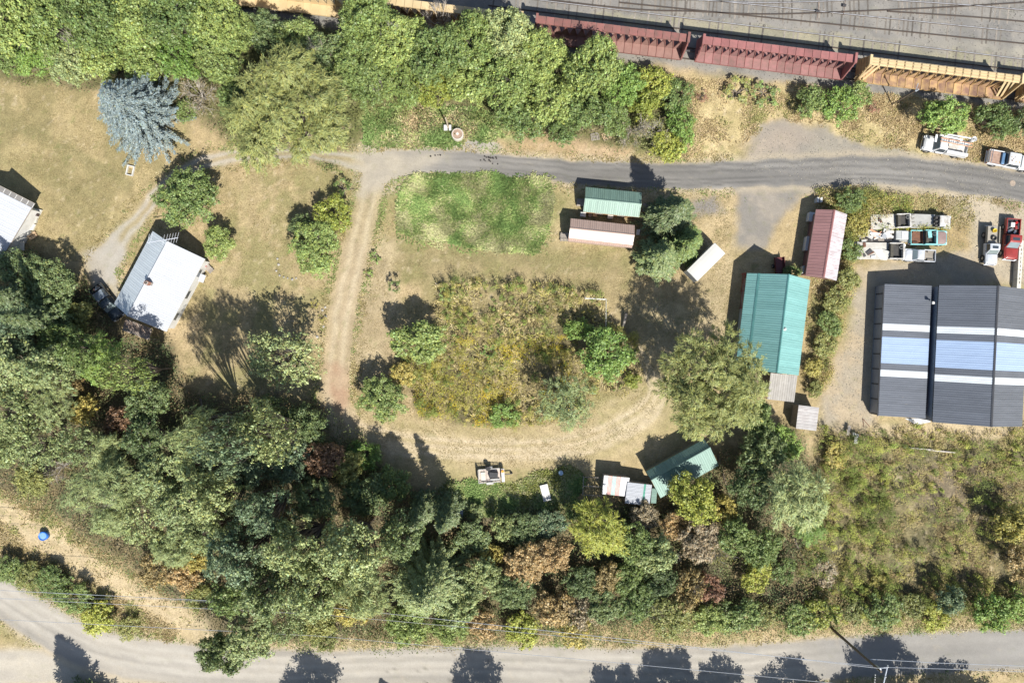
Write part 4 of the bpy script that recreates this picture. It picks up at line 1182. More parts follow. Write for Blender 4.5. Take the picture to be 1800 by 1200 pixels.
# ------------------------------------------------------------------ vehicles
HEADL = mat('headlight_glass', (0.75, 0.77, 0.8), 0.12, 0.1, (0.6, 0.62, 0.66), 5)
TAILL = mat('tail_light_red', (0.35, 0.015, 0.012), 0.3, 0, (0.28, 0.012, 0.01), 5)
CHROME = mat('chrome', (0.65, 0.66, 0.68), 0.2, 0.9, (0.5, 0.5, 0.52), 4)
INTERIOR = mat('dark_interior', (0.035, 0.034, 0.033), 0.8, 0, (0.06, 0.055, 0.05), 3)
SCREEN = mat('windscreen_glass', (0.16, 0.20, 0.21), 0.08, 0.2, (0.22, 0.27, 0.27), 0.8, spec=0.9)
def car_paint(n, c, c2=None, rough=0.28, amount=0.4): return mat(n, c, rough, 0.05, c2 or tuple(k * 0.8 for k in c), 1.6, amount, spec=0.6, contrast=0.12)

def rounded(x0, x1, hw, rf, rr, bow=0.0, n=6):
    """plan outline, rounded at the front (x1) and rear (x0) corners, the front edge bowed"""
    pts = []
    for cx, cy, r_, a0 in ((x1 - rf, hw - rf, rf, 0), (x0 + rr, hw - rr, rr, 90), (x0 + rr, -hw + rr, rr, 180), (x1 - rf, -hw + rf, rf, 270)):
        for k in range(n + 1):
            a_ = R(a0 + 90 * k / n)
            pts.append((cx + r_ * math.cos(a_), cy + r_ * math.sin(a_)))
    return [(x - bow * (y / hw) ** 2 * max(0, (x - (x0 + x1) / 2) / ((x1 - x0) / 2)), y) for x, y in pts]

def slab(pts, z0, z1, inset, m=None):
    """rounded block: outline pts, walls from z0, shoulder pulled in by inset in three steps up to z1"""
    m = m or MB()
    cx = sum(p[0] for p in pts) / len(pts); cy = sum(p[1] for p in pts) / len(pts)
    ex = max(abs(p[0] - cx) for p in pts); ey = max(abs(p[1] - cy) for p in pts)
    rings = []
    for f, z in ((0.25, z0), (0, z0 + inset * .5), (0, z1 - inset), (0.3, z1 - inset * .35), (1.0, z1)):
        rings.append([m.bm.verts.new((cx + (x - cx) * (1 - inset * f / ex), cy + (y - cy) * (1 - inset * f / ey), z)) for x, y in pts])
    for a, b in zip(rings, rings[1:]):
        for i in range(len(a)): m.bm.faces.new((a[i], a[(i + 1) % len(a)], b[(i + 1) % len(a)], b[i]))
    m.bm.faces.new(rings[0][::-1]); m.bm.faces.new(rings[-1])
    return m

def wheel(root, x, y, r=0.38, w=0.24, rim=STEEL, n=20):
    s = 1 if y > 0 else -1
    o = MB().cyl((0, -w / 2, 0), (0, w / 2, 0), r, n=n).build('wheel', RUBBER, root)
    o.location = (x, y, r)
    MB().cyl((0, s * (w / 2 - 0.05), 0), (0, s * (w / 2 + 0.012), 0), r * 0.58, r * 0.5, n=14).build('rim', rim, o)

def pickup(name, label, px, py, ang, paint, L=5.4, Wd=1.88, hood=1.45, rake=0.62, roofl=0.95, H=1.8, bed='box', bedc=None, roofless=False,
           sunroof=False, dual=False, group=None, bedz=0.75, backslope=0.16, zb=1.06, bed_inner=None, cat='pickup truck', hoodm=None, roofm=None):
    p = W(px, py, 1.0)
    root = thing(name, (p.x, p.y, 0), R(ang), label, cat, group)
    xf = L / 2; xw = xf - hood; xt = xw - rake; xr = xt - roofl; xc = xr - backslope; xb = -L / 2
    hw = Wd / 2
    slab(rounded(xc, xf, hw, 0.42, 0.05, 0.12), 0.40, 1.02, 0.12).build('body', paint, root, True)
    for s in (1, -1):
        MB().cyl((xf - 0.85, s * (hw - 0.2), 0.42), (xf - 0.85, s * (hw + 0.004), 0.42), 0.47, n=18).build('wheel_arch', BLACKPLASTIC, root)
    # bonnet, tapered to the nose
    m = MB()
    slab(rounded(xw - 0.05, xf - 0.1, hw * 0.86, 0.3, 0.04, 0.14), 0.96, zb + 0.05, 0.10, m)
    m.build('bonnet', hoodm or paint, root, True)
    MB().box((xw + 0.02, 0, zb + 0.02), (0.07, hw * 1.6, 0.05)).build('cowl_vent', BLACKPLASTIC, root)
    MB().box(((xf + xw) / 2, hw - 0.13, 0.985), (hood - 0.2, 0.2, 0.07), bevel=0.03).box(((xf + xw) / 2, -hw + 0.13, 0.985), (hood - 0.2, 0.2, 0.07), bevel=0.03).build('fender', paint, root)
    zt = H; tw = hw * 0.80
    if not roofless:
        low = (xc, xw, -hw + 0.03, hw - 0.03); up = (xr, xt, -tw, tw)
        MB().frustum(low, zb - 0.05, up, zt - 0.05, bevel=0.06).build('cab', paint, root)
        MB().box(((xr + xt) / 2, 0, zt - 0.03), (0.02, 0.02, 0.02)).build('roof_antenna', BLACKPLASTIC, root)
        slab(rounded(xr - 0.04, xt + 0.04, tw + 0.02, 0.16, 0.12, 0.05), zt - 0.08, zt + 0.015, 0.07).build('roof', roofm or paint, root, True)
        def pane(nm, a, b, c, d, mt):
            """quad pushed 12 mm outwards"""
            a, b, c, d = map(Vector, (a, b, c, d))
            nn = (b - a).cross(d - a).normalized()
            if nn.z < 0: nn = -nn
            cen = (a + b + c + d) / 4
            pts = [cen + (q - cen) * 0.9 + nn * 0.016 for q in (a, b, c, d)]
            MB().prism(pts, nn * -0.012).build(nm, mt, root)
        zl = zb; zh = zt - 0.07
        pane('windscreen', (xw - 0.03, hw - 0.1, zl), (xw - 0.03, -hw + 0.1, zl), (xt, -tw, zh), (xt, tw, zh), SCREEN)
        pane('rear_window', (xc + 0.01, -hw + 0.12, zl + 0.06), (xc + 0.01, hw - 0.12, zl + 0.06), (xr, tw, zh), (xr, -tw, zh), GLASS)
        for s in (1, -1):
            q = [(xc + 0.1, s * (hw - 0.04), zl), (xw - 0.25, s * (hw - 0.04), zl), (xt - 0.03, s * tw, zh), (xr + 0.04, s * tw, zh)]
            if s > 0: q = [q[1], q[0], q[3], q[2]]
            pane('side_window', *q, GLASS)
            MB().box((xw - 0.35, s * (hw + 0.11), zb + 0.08), (0.1, 0.2, 0.16), bevel=0.03).build('mirror', BLACKPLASTIC, root)
            MB().box(((xw + xc) / 2 - 0.1, s * (hw + 0.008), 0.86), (0.16, 0.02, 0.04)).build('door_handle', CHROME, root)
        if sunroof:
            MB().box(((xr + xt) / 2 + 0.05, 0, zt + 0.008), (0.38, tw * 1.25, 0.02), bevel=0.004).build('sunroof', GLASS, root)
    else:
        # open wrecked cab: sills, back frame, bench, wheel
        zc = 1.0
        MB().box(((xw + xc) / 2, 0, 1.016), (xw - xc - 0.1, Wd - 0.25, 0.03)).build('cab_floor', INTERIOR, root)
        for s in (1, -1):
            MB().box(((xw + xc) / 2, s * (hw - 0.06), 1.28), (xw - xc, 0.11, 0.5), bevel=0.03).build('door', paint, root)
        m = MB().box((xw + 0.05, 0, 1.3), (0.30, Wd - 0.02, 0.56), bevel=0.12, seg=3)
        m.build('cowl', paint, root)
        MB().box((xw - 0.13, 0, 1.56), (0.1, Wd - 0.3, 0.06), bevel=0.02).build('dashboard', BLACKPLASTIC, root)
        MB().box((xc + 0.35, 0, 1.2), (0.45, Wd - 0.4, 0.3), bevel=0.06).box((xc + 0.1, 0, 1.4), (0.15, Wd - 0.4, 0.5), bevel=0.05).build('bench_seat', mat('torn_seat', (0.09, 0.08, 0.06), 0.85, 0, (0.045, 0.042, 0.036), 2), root)
        bm = bmesh.new()
        sw = MB(); n = 16
        for k in range(n):
            a0_, a1_ = 2 * math.pi * k / n, 2 * math.pi * (k + 1) / n
            c_ = Vector((xw - 0.33, hw * 0.42, 1.6))
            sw.cyl(c_ + Vector((0.05 * math.cos(a0_), 0.19 * math.sin(a0_), 0.19 * math.cos(a0_) * 0.3)) + Vector((0.17 * math.cos(a0_), 0, 0)), c_ + Vector((0.05 * math.cos(a1_), 0.19 * math.sin(a1_), 0.19 * math.cos(a1_) * 0.3)) + Vector((0.17 * math.cos(a1_), 0, 0)), 0.022, n=5)
        sw.build('steering_wheel', mat('pale_wheel', (0.4, 0.4, 0.38), 0.5), root)
        bm.free()
    MB().box((xf + 0.03, 0, 0.55), (0.16, Wd * 0.98, 0.2), bevel=0.06).build('front_bumper', CHROME, root)
    MB().box((xf + 0.004, 0, 0.8), (0.05, Wd * 0.55, 0.2), bevel=0.01).build('grille', BLACKPLASTIC, root)
    for s in (1, -1):
        MB().box((xf - 0.015, s * hw * 0.76, 0.82), (0.1, 0.3, 0.18), bevel=0.03).build('headlight', HEADL, root)
    # rear
    bl = xc - 0.06 - xb; cx = (xc - 0.06 + xb) / 2
    bc = bed_inner or bedc or paint
    if bed == 'box':
        MB().box((cx, 0, bedz - 0.05), (bl - 0.02, Wd - 0.2, 0.08)).build('bed_floor', bc, root)
        for s in (1, -1):
            MB().box((cx, s * (hw - 0.055), 0.83), (bl, 0.12, 0.5), bevel=0.03).build('bed_side', paint, root)
            MB().box((cx - 0.15, s * (hw - 0.26), bedz + 0.10), (0.85, 0.28, 0.24), bevel=0.06).build('wheel_housing', bc, root)
        MB().box((xb + 0.04, 0, 0.83), (0.08, Wd - 0.26, 0.48), bevel=0.02).build('tailgate', paint, root)
        MB().box((xc - 0.09, 0, 0.86), (0.06, Wd - 0.26, 0.5)).build('bed_front', bc, root)
        for s in (1, -1):
            MB().box((xb - 0.01, s * (hw - 0.08), 0.82), (0.05, 0.13, 0.3), bevel=0.01).build('tail_light', TAILL, root)
    elif bed == 'flat':
        MB().box((cx, 0, 0.94), (bl, Wd + 0.12, 0.12), bevel=0.02).build('flatbed', bedc or WOODGREY, root)
        MB().box((cx, 0, 0.72), (bl, 0.9, 0.28)).build('chassis', DARKMETAL, root)
    MB().box((xb - 0.06, 0, 0.52), (0.14, Wd * 0.94, 0.16), bevel=0.04).build('rear_bumper', CHROME, root)
    for s in (1, -1):
        wheel(root, xf - 0.85, s * (hw - 0.08))
        wheel(root, xb + 1.15, s * (hw - 0.08 + (0.16 if dual else 0)), w=0.46 if dual else 0.24)
    root['_x'] = [xf, xw, xt, xr, xc, xb]
    return root, (xf, xw, xt, xr, xc, xb, hw)

PW = car_paint('white_car_paint', (0.56, 0.565, 0.565), (0.47, 0.465, 0.45))
PWO = car_paint('chalky_white_paint', (0.50, 0.49, 0.46), (0.30, 0.265, 0.22), 0.6, 0.38)
PRED = car_paint('red_truck_paint', (0.26, 0.035, 0.028))
PSIL = car_paint('silver_white_paint', (0.47, 0.485, 0.51))
PTAN = car_paint('tan_side_paint', (0.30, 0.27, 0.22), None, 0.5)
PDK = car_paint('dark_blue_black_paint', (0.022, 0.032, 0.038), (0.05, 0.06, 0.066), 0.22)
PTEAL = car_paint('faded_teal_paint', (0.22, 0.50, 0.50), (0.16, 0.38, 0.38), 0.55)
PBRN = car_paint('mauve_brown_primer', (0.24, 0.165, 0.15), (0.2, 0.135, 0.12), 0.65)

# bucket truck
r, (xf, xw, xt, xr, xc, xb, hw) = pickup('bucket_truck', 'white bucket lift truck with ladders on its rack at the road edge', 1662, 257, 169, PW, 5.9, 2.0, 1.25, 0.5, 1.0, 2.0, 'box', None, cat='truck', bed_inner=PWO)
for s in (1, -1):
    MB().box(((xc + xb) / 2, s * (hw - 0.2), 1.22), (xc - xb - 0.15, 0.42, 0.7), bevel=0.05).build('tool_cabinet', PW, r)
ORW = mat('orange_fibreglass', (0.58, 0.30, 0.17), 0.6, 0, (0.48, 0.25, 0.14), 3)
for y0 in (-0.22, 0.22):
    MB().box((-0.75, -0.32 + y0, 2.12), (4.3, 0.07, 0.1)).build('ladder_rail', ORW, r)
for k in range(14):
    MB().box((-2.7 + k * 0.3, -0.32, 2.12), (0.05, 0.44, 0.05)).build('rung', CHROME, r)
for x in (-2.3, 0.2):
    MB().box((x, -0.32, 2.03), (0.06, 1.3, 0.06)).box((x, -0.92, 1.8), (0.06, 0.06, 0.5)).build('rack_bar', DARKMETAL, r)
MB().cyl((-1.2, -0.72, 1.5), (-1.2, -0.72, 2.3), 0.2, n=14).build('turret', PW, r)
MB().box((0.3, -0.74, 2.4), (3.1, 0.2, 0.22), ry=R(-4), bevel=0.03).build('boom', PW, r)
MB().box((-0.35, -0.98, 2.62), (3.6, 0.16, 0.18), ry=R(3), bevel=0.03).build('upper_boom', PW, r)
MB().lathe([(0.0, 0), (0.27, 0), (0.33, 0.95), (0.28, 0.95), (0.24, 0.06), (0.0, 0.06)], (-2.55, -0.95, 1.9), 20).build('bucket', PW, r, True)
MB().box((2.0, -0.4, 2.05), (0.3, 1.0, 0.1), bevel=0.03).build('light_bar', HEADL, r)

# white crew pickup at the edge
r, (xf, xw, xt, xr, xc, xb, hw) = pickup('white_pickup', 'white pickup with a wooden load in its bed, cut by the right edge', 1776, 281.5, -10.5, PW, 6.0, 1.95, 1.5, 0.6, 1.5, 1.8, 'box', bed_inner=mat('rust_brown_boards', (0.36, 0.25, 0.19), 0.85, 0, (0.25, 0.16, 0.12), 2.5))
for k in range(4):
    o = MB().box(((xc + xb) / 2 - 0.02, -0.6 + k * 0.4, 0.93), (1.6, 0.38, 0.05)).build('load_board', mat('rust_brown_boards', (0, 0, 0)), r)
MB().box((xc - 0.3, 0, 1.05), (0.42, 1.5, 0.35), bevel=0.05).build('tool_box', mat('blue_tool_box', (0.12, 0.22, 0.36), 0.4, 0.2), r)
for x in (xb - 0.08, xb + 0.22):
    MB().box((x, 0, 1.5), (0.06, 1.75, 0.06)).box((x, -0.86, 1.25), (0.06, 0.06, 0.5)).box((x, 0.86, 1.25), (0.06, 0.06, 0.5)).build('rack_frame', CHROME, r)
for k in range(7):
    MB().box((xr + random.uniform(0.15, 1.35), random.uniform(-0.5, 0.5), 1.815), (random.uniform(0.1, 0.3), random.uniform(0.06, 0.16), 0.03), rz=random.uniform(0, 3)).build('roof_clutter', RUST if k % 2 else WOODTAN, r)

# the old trucks north of the grey building
r, X = pickup('stripped_truck', 'chalky white stripped truck with roofless cab, upper left of the junk row', 1567, 389, 2, PWO, 5.5, 1.85, 0.55, 0.3, 1.25, 1.9, 'flat', mat('chalky_white_deck', (0.46, 0.445, 0.40), 0.75, 0, (0.34, 0.315, 0.27), 1.3), roofless=True, cat='truck')
for k in range(5):
    MB().box((-2.3 + random.uniform(0, 2), random.uniform(-.5, .5), 1.08), (random.uniform(.2, .5), random.uniform(.1, .3), random.uniform(.1, .25)), rz=random.uniform(0, 3), bevel=0.02).build('scrap', RUST if k % 2 else DARKMETAL, r)
r, X = pickup('flatbed_truck', 'white cabbed flatbed truck with grey bed, upper right of the junk row', 1637, 389.5, -2, PWO, 5.3, 1.8, 0.85, 0.3, 0.75, 1.8, 'flat', mat('grey_deck', (0.34, 0.335, 0.31), 0.8, 0, (0.27, 0.262, 0.24), 1.0), cat='truck')
for k in range(3):
    MB().box((X[4] - 0.25, -0.55 + k * 0.5, 1.35), (0.35, 0.3, 0.6), bevel=0.06).build('cab_debris', INTERIOR, r)
for y in (-0.75, -0.2, 0.3, 0.8):
    MB().box((X[5] + 0.06, y, 1.3), (0.06, 0.08, 0.6)).build('stake', WOODGREY, r)
r, X = pickup('stripped_truck', 'long flat decked white stripped truck, lowest of the junk row', 1547, 441, -1, PWO, 6.9, 2.15, 0.6, 0.3, 1.35, 1.95, 'flat', mat('chalky_white_deck', (0, 0, 0)), roofless=True, cat='truck')
MB().box((X[5] + 0.35, 0, 1.12), (0.12, 2.3, 0.3)).build('headboard', WHITE, r)
for k in range(9):
    MB().box((-3.3 + random.uniform(0, 3.2), random.uniform(-.9, .9), 1.06), (random.uniform(.2, .9), random.uniform(.1, .5), random.uniform(.05, .2)), rz=random.uniform(0, 3), bevel=0.01).build('scrap', [RUST, WHITE, DARKMETAL, mat('pink_brown_board', (0.35, 0.24, 0.21), 0.8)][k % 4], r)
MB().poly([(0.2, 0.3, 1.05), (1.2, -0.2, 1.5), (0.9, -1.25, 1.1), (0.1, -1.2, 1.02)]).poly([(-1.0, 0.2, 1.04), (0.2, 0.3, 1.05), (0.1, -1.2, 1.02)]).build('torn_sheet', mat('torn_grey_sheet', (0.56, 0.54, 0.49), 0.7), r)
# junk heap trailer
p_ = W(1540, 414, 0.8)
r = thing('scrap_trailer', (p_.x, p_.y, 0), R(2), 'flat trailer heaped with white scrap between the two stripped trucks', 'trailer')
MB().box((0, 0, 0.6), (4.4, 1.7, 0.12)).build('deck', WOODGREY, r)
for s in (-1, 1): wheel(r, 0.2, s * 0.85, 0.33, 0.22)
for k in range(26):
    w_, d_ = random.uniform(.4, 1.7), random.uniform(.15, .6)
    MB().box((random.uniform(-2, 2), random.uniform(-.7, .7), 0.72 + 0.02 * k + random.uniform(0, .08)), (w_, d_, random.uniform(.04, .2)), rz=random.uniform(-.6, .6), ry=random.uniform(-.2, .2), rx=random.uniform(-.25, .25), bevel=0.01).build('scrap', [WHITE, PWO, white_paint(), mat('grey_scrap', (0.3, 0.31, 0.32), 0.6), DARKMETAL, ORW][[0, 1, 0, 3, 1, 4, 0, 1, 2, 5, 0, 3, 1][k % 13]], r)
# grey canopy shell and teal truck
p_ = W(1586, 413, 1.0)
r = thing('canopy_shell', (p_.x, p_.y, 0), R(-1), 'grey fibreglass canopy shell with a hatch left of the teal pickup', 'canopy')
MB().frustum((-0.95, 0.95, -0.72, 0.72), 0.25, (-0.82, 0.85, -0.6, 0.6), 1.0, 0.06).build('shell', mat('canopy_grey', (0.36, 0.37, 0.36), 0.5), r)
MB().box((0.35, 0, 1.03), (0.85, 1.0, 0.05), bevel=0.02).box((0.4, 0, 1.07), (0.4, 0.35, 0.05), bevel=0.02).build('hatch', mat('pale_canopy', (0.55, 0.57, 0.59), 0.5), r)
MB().box((0.0, -0.8, 0.5), (2.2, 0.1, 0.1), rz=R(2)).build('white_rail', WHITE, r)
r, X = pickup('teal_pickup', 'old teal pickup with a mauve brown bonnet and open cab in the junk row', 1633, 417.5, -1, PTEAL, 4.9, 1.95, 1.75, 0.3, 1.0, 1.7, 'box', roofless=True, hoodm=PBRN, bed_inner=RUST)
MB().box((X[1] - 0.9, 0.35, 1.52), (0.5, 0.9, 0.08), rz=R(8), bevel=0.02).build('bent_panel', PTEAL, r)
# silver compact pickup
r, X = pickup('silver_pickup', 'silver white compact pickup half in the shade of the grey building', 1617, 448.5, 177, PSIL, 4.2, 1.62, 1.05, 0.5, 0.85, 1.55, 'box', bed_inner=mat('tan_bed', (0.26, 0.23, 0.19), 0.7))
# white dually flatbed
r, X = pickup('white_flatbed_pickup', 'white pickup with a tan flatbed parked left of the red pickup', 1744, 431, -93, PSIL, 5.1, 1.62, 1.35, 0.5, 0.8, 1.7, 'flat', PTAN, sunroof=True, cat='pickup truck')
for s in (1, -1):
    MB().box(((X[4] + X[5]) / 2, s * 0.78, 1.12), (X[4] - X[5] - 0.1, 0.1, 0.3)).build('side_board', PTAN, r)
p_ = W(1749, 405, 1.3)
tag(MB().lathe([(0.0, 1.0), (0.24, 1.0), (0.28, 1.35), (0.23, 1.36), (0.19, 1.1), (0.0, 1.08)], (p_.x, p_.y, 0.0), 18).build('yellow_bucket', mat('yellow_plastic', (0.6, 0.42, 0.02), 0.45), None, True), 'yellow bucket on the corner of the white pickup flatbed', 'bucket')
p_ = W(1748.5, 418, 1.25)
r2 = thing('spare_tyre', (p_.x, p_.y, 1.02), 0, 'black tyre lying on the flatbed of the white pickup', 'tyre')
bm_ = MB()
n_ = 20
bm_.lathe([(0.20, 0.0), (0.34, 0.0), (0.38, 0.08), (0.34, 0.2), (0.22, 0.2), (0.2, 0.0)], n=20).build('tread', RUBBER, r2, True)
# red pickup
r, X = pickup('red_pickup', 'red pickup with a cluttered bed beside the long pale barrier', 1779.5, 420, -95, PRED, 5.5, 1.9, 1.5, 0.72, 0.95, 1.8, 'box', sunroof=True, bed_inner=BLACKPLASTIC)
for k, (x, y, s_, mt) in enumerate(((-1.9, -0.15, (0.6, 0.55, 0.35), WHITE), (-1.55, 0.3, (0.5, 0.3, 0.4), PRED), (-1.2, -0.2, (0.3, 0.9, 0.12), STEEL), (-2.2, 0.35, (0.3, 0.4, 0.3), TAILL), (-1.0, 0.3, (0.25, 0.5, 0.2), STEEL))):
    MB().box((x, y, 0.78 + s_[2] / 2), s_, rz=0.3 * k, bevel=0.03).build('cargo', mt, r)
# dark pickup by the house
r, X = pickup('dark_pickup', 'dark blue black pickup with a long canopy beside the white roofed house', 187, 531, -52, PDK, 5.3, 1.85, 1.35, 0.6, 0.9, 1.75, 'box', bed_inner=INTERIOR)
MB().frustum((X[5] + 0.95, X[4] - 0.04, -0.86, 0.86), 1.08, (X[5] + 1.0, X[4] - 0.12, -0.7, 0.7), 1.6, 0.06).build('canopy', car_paint('grey_canopy', (0.17, 0.2, 0.23), None, 0.25), r)
for k in range(5):
    MB().box((X[5] + 0.5 + random.uniform(-.25, .25), random.uniform(-.5, .5), 0.95), (random.uniform(.2, .5), random.uniform(.15, .3), .2), rz=random.uniform(0, 3), bevel=0.03).build('cargo', [WHITE, STEEL, PALE, ORW, WOODTAN][k], r)
# utility trailer on the lawn
p_ = W(863, 835, 0.6)
r = thing('utility_trailer', (p_.x, p_.y, 0), R(4), 'small loaded utility trailer with a side spare wheel on the mown path', 'trailer')
GREYR = mat('grey_trailer_rail', (0.42, 0.42, 0.40), 0.5, 0.3, (0.3, 0.29, 0.27), 2)
for k in range(8): MB().box((-1.45 + k * 0.36, 0, 0.52), (0.34, 1.75, 0.05)).build('plank', mat('pale_planks', (0.5, 0.42, 0.36), 0.8, 0, (0.36, 0.3, 0.26), 3, objvar=0.12), r)
for s in (-1, 1):
    for z in (0.72, 0.98): MB().box((-0.2, s * 0.9, z), (2.9, 0.05, 0.06)).build('rail', GREYR, r)
    for k in range(6): MB().box((-1.6 + k * 0.56, s * 0.9, 0.77), (0.05, 0.06, 0.5)).build('post', GREYR, r)
    wheel(r, -0.2, s * 1.08, 0.33, 0.2)
    MB().box((-0.2, s * 1.08, 0.74), (0.95, 0.26, 0.05), bevel=0.02).build('mudguard', GREYR, r)
MB().box((-1.66, 0, 0.85), (0.06, 1.8, 0.75)).build('tailgate', GREYR, r)
MB().box((1.62, -0.05, 0.78), (0.42, 1.75, 0.5), bevel=0.03).build('tool_box', WHITE, r)
MB().cyl((1.62, 0.5, 1.04), (1.62, 0.5, 1.14), 0.19, n=16).build('orange_cap', mat('orange_plastic', (0.75, 0.30, 0.02), 0.5), r)
MB().box((0.35, 0.1, 0.83), (1.2, 0.8, 0.52), rz=R(-8), bevel=0.08).build('black_tank', BLACKPLASTIC, r)
MB().box((-1.05, -0.1, 0.62), (0.6, 1.2, 0.12), bevel=0.02).build('board_load', PALE, r)
MB().box((0.5, -0.6, 0.66), (1.3, 0.3, 0.2), bevel=0.04).build('grey_tarp', GREYR, r)
MB().cyl((-0.35, 0.98, 0.80), (-0.28, 0.98, 1.14), 0.3, n=18).build('spare_wheel', RUBBER, r)
MB().box((2.3, 0, 0.5), (1.1, 0.1, 0.1)).build('drawbar', DARKMETAL, r)
wheel(r, 2.75, 0.0, 0.18, 0.1)
# long barrier on the right
p_ = W(1793, 465, 0.9)
r = thing('concrete_barrier', (p_.x, p_.y, 0), R(-93.5), 'long pale barrier of cast panels beside the red pickup', 'barrier')
for k in range(5):
    MB().box((-2.6 + k * 1.3, 0, 0.475), (1.28, 0.55, 0.95), bevel=0.02).build('panel', PALE, r)
for k in range(9):
    MB().box((-2.0 + k * 0.55, 0.03, 0.953), (0.34, 0.09, 0.012)).build('dark_slot', mat('slot_dark', (0.10, 0.085, 0.07), 0.9), r)

# ------------------------------------------------------------------ small things
p_ = W(75, 942, 0.7)
r = thing('blue_tub', (p_.x, p_.y, 0), 0, 'round bright blue water tub on the dry grass lower left', 'tub')
MB().lathe([(0.0, 0.02), (0.55, 0.02), (0.60, 0.72), (0.53, 0.74), (0.50, 0.62), (0.0, 0.60)], n=32).build('shell', mat('blue_plastic', (0.02, 0.13, 0.50), 0.45, 0, (0.025, 0.16, 0.55), 2), r, True)
MB().lathe([(0.0, 0.64), (0.44, 0.635)], n=32).build('lid', mat('pale_blue_lid', (0.20, 0.36, 0.66), 0.4), r)
p_ = W(228, 299.5, 0.3)
r = thing('cold_bed', (p_.x, p_.y, 0), R(-13), 'open white rectangular frame lying on the dry lawn', 'frame')
for x in (-0.42, 0.42): MB().box((x, 0, 0.15), (0.12, 1.35, 0.3)).build('side_board', WHITE, r)
for y in (-0.62, 0.62): MB().box((0, y, 0.15), (0.716, 0.12, 0.296)).build('end_board', WHITE, r)
MB().box((0.05, 0.45, 0.12), (0.62, 0.2, 0.06), rz=0.1).build('cross_board', WOODTAN, r)
p_ = W(959, 866, 0.5)
r = thing('loose_sheet', (p_.x, p_.y, 0.40), R(14), 'white door sized panel lying on the green weeds', 'panel')
MB().box((0, 0, 0), (1.05, 2.25, 0.05), rx=R(3)).build('sheet', white_paint(), r)
MB().cyl((0.1, 0.85, 0.03), (0.1, 0.85, 0.10), 0.05, n=8).build('knob', STEEL, r)
p_ = W(807.5, 901, 0.9)
r = thing('slatted_crate', (p_.x, p_.y, 0), R(-3), 'pale blue grey slatted box standing in the shaded weeds', 'crate')
for k in range(5): MB().box((0, -0.5 + k * 0.25, 0.86), (0.92, 0.21, 0.05)).build('slat', mat('blue_grey_slats', (0.42, 0.46, 0.52), 0.6, 0, (0.3, 0.33, 0.38), 3), r)
MB().box((0, 0, 0.4), (0.88, 1.25, 0.8)).build('body', mat('blue_grey_box', (0.2, 0.24, 0.3), 0.6), r)
p_ = W(986, 831, 0.7)
tag(MB().lathe([(0.0, 0.0), (0.3, 0.0), (0.32, 0.75), (0.26, 0.78), (0.0, 0.7)], (p_.x, p_.y, 0), 20).build('blue_barrel', mat('pale_blue_barrel', (0.35, 0.48, 0.6), 0.5), None, True), 'pale blue barrel in the shade left of the pen frame', 'barrel')
p_ = W(1115, 617, 0.3)
tag(MB().lathe([(0.0, 0.03), (0.16, 0.03), (0.20, 0.42), (0.16, 0.42), (0.13, 0.06), (0.0, 0.06)], (p_.x, p_.y, 0), 16).build('black_bucket', BLACKPLASTIC, None, True), 'black bucket on bare earth right of the bright green tree', 'bucket')
a_, b_ = W(1101, 550, 0.9), W(1095, 576, 0.25)
tag(MB().cyl(a_, b_, 0.18, 0.17, n=12).build('fallen_post', WOODGREY), 'thick grey post leaning at the right corner of the garden', 'post')
# clods on the road
CLOD = mat('dark_clod', (0.03, 0.027, 0.025), 0.9, 0, (0.05, 0.045, 0.04), 8)
def lump(r_, seed):
    bm = bmesh.new()
    bmesh.ops.create_icosphere(bm, subdivisions=2, radius=r_)
    rr = random.Random(seed)
    for v in bm.verts:
        v.co *= rr.uniform(0.75, 1.2); v.co.z *= 0.55
    me = bpy.data.meshes.new('clod'); bm.to_mesh(me); bm.free()
    me.materials.append(CLOD)
    return me
lumps = [lump(0.11, k) for k in range(4)]
for k, (px, py) in enumerate(((757, 275), (765, 273.5), (770, 273), (774, 273), (852, 275), (855, 277), (859, 277), (862, 278), (866, 278), (868, 279), (873, 279), (851, 281), (853, 283), (860, 282), (862, 284), (866, 288), (875, 288.5), (845, 282), (872, 277))):
    o = bpy.data.objects.new('clod', lumps[k % 4]); COL.objects.link(o)
    p_ = W(px, py, 0); o.location = (p_.x, p_.y, 0.06); o.rotation_euler = (0, 0, k * 1.7)
    s_ = random.uniform(0.7, 1.25); o.scale = (s_, s_, s_)
    tag(o, 'small black clod lying on the pale stretch of the main road near the cistern', 'clod', 'black clods scattered on the road')
p_ = W(1780, 322, 0.02)
r = thing('road_cover', (p_.x, p_.y, 0.016), 0, 'round pale cover plate set in the main road', 'cover plate')
MB().lathe([(0.0, 0.02), (0.36, 0.02), (0.40, 0.0)], n=28).build('plate', mat('tan_cover', (0.33, 0.26, 0.2), 0.8), r)
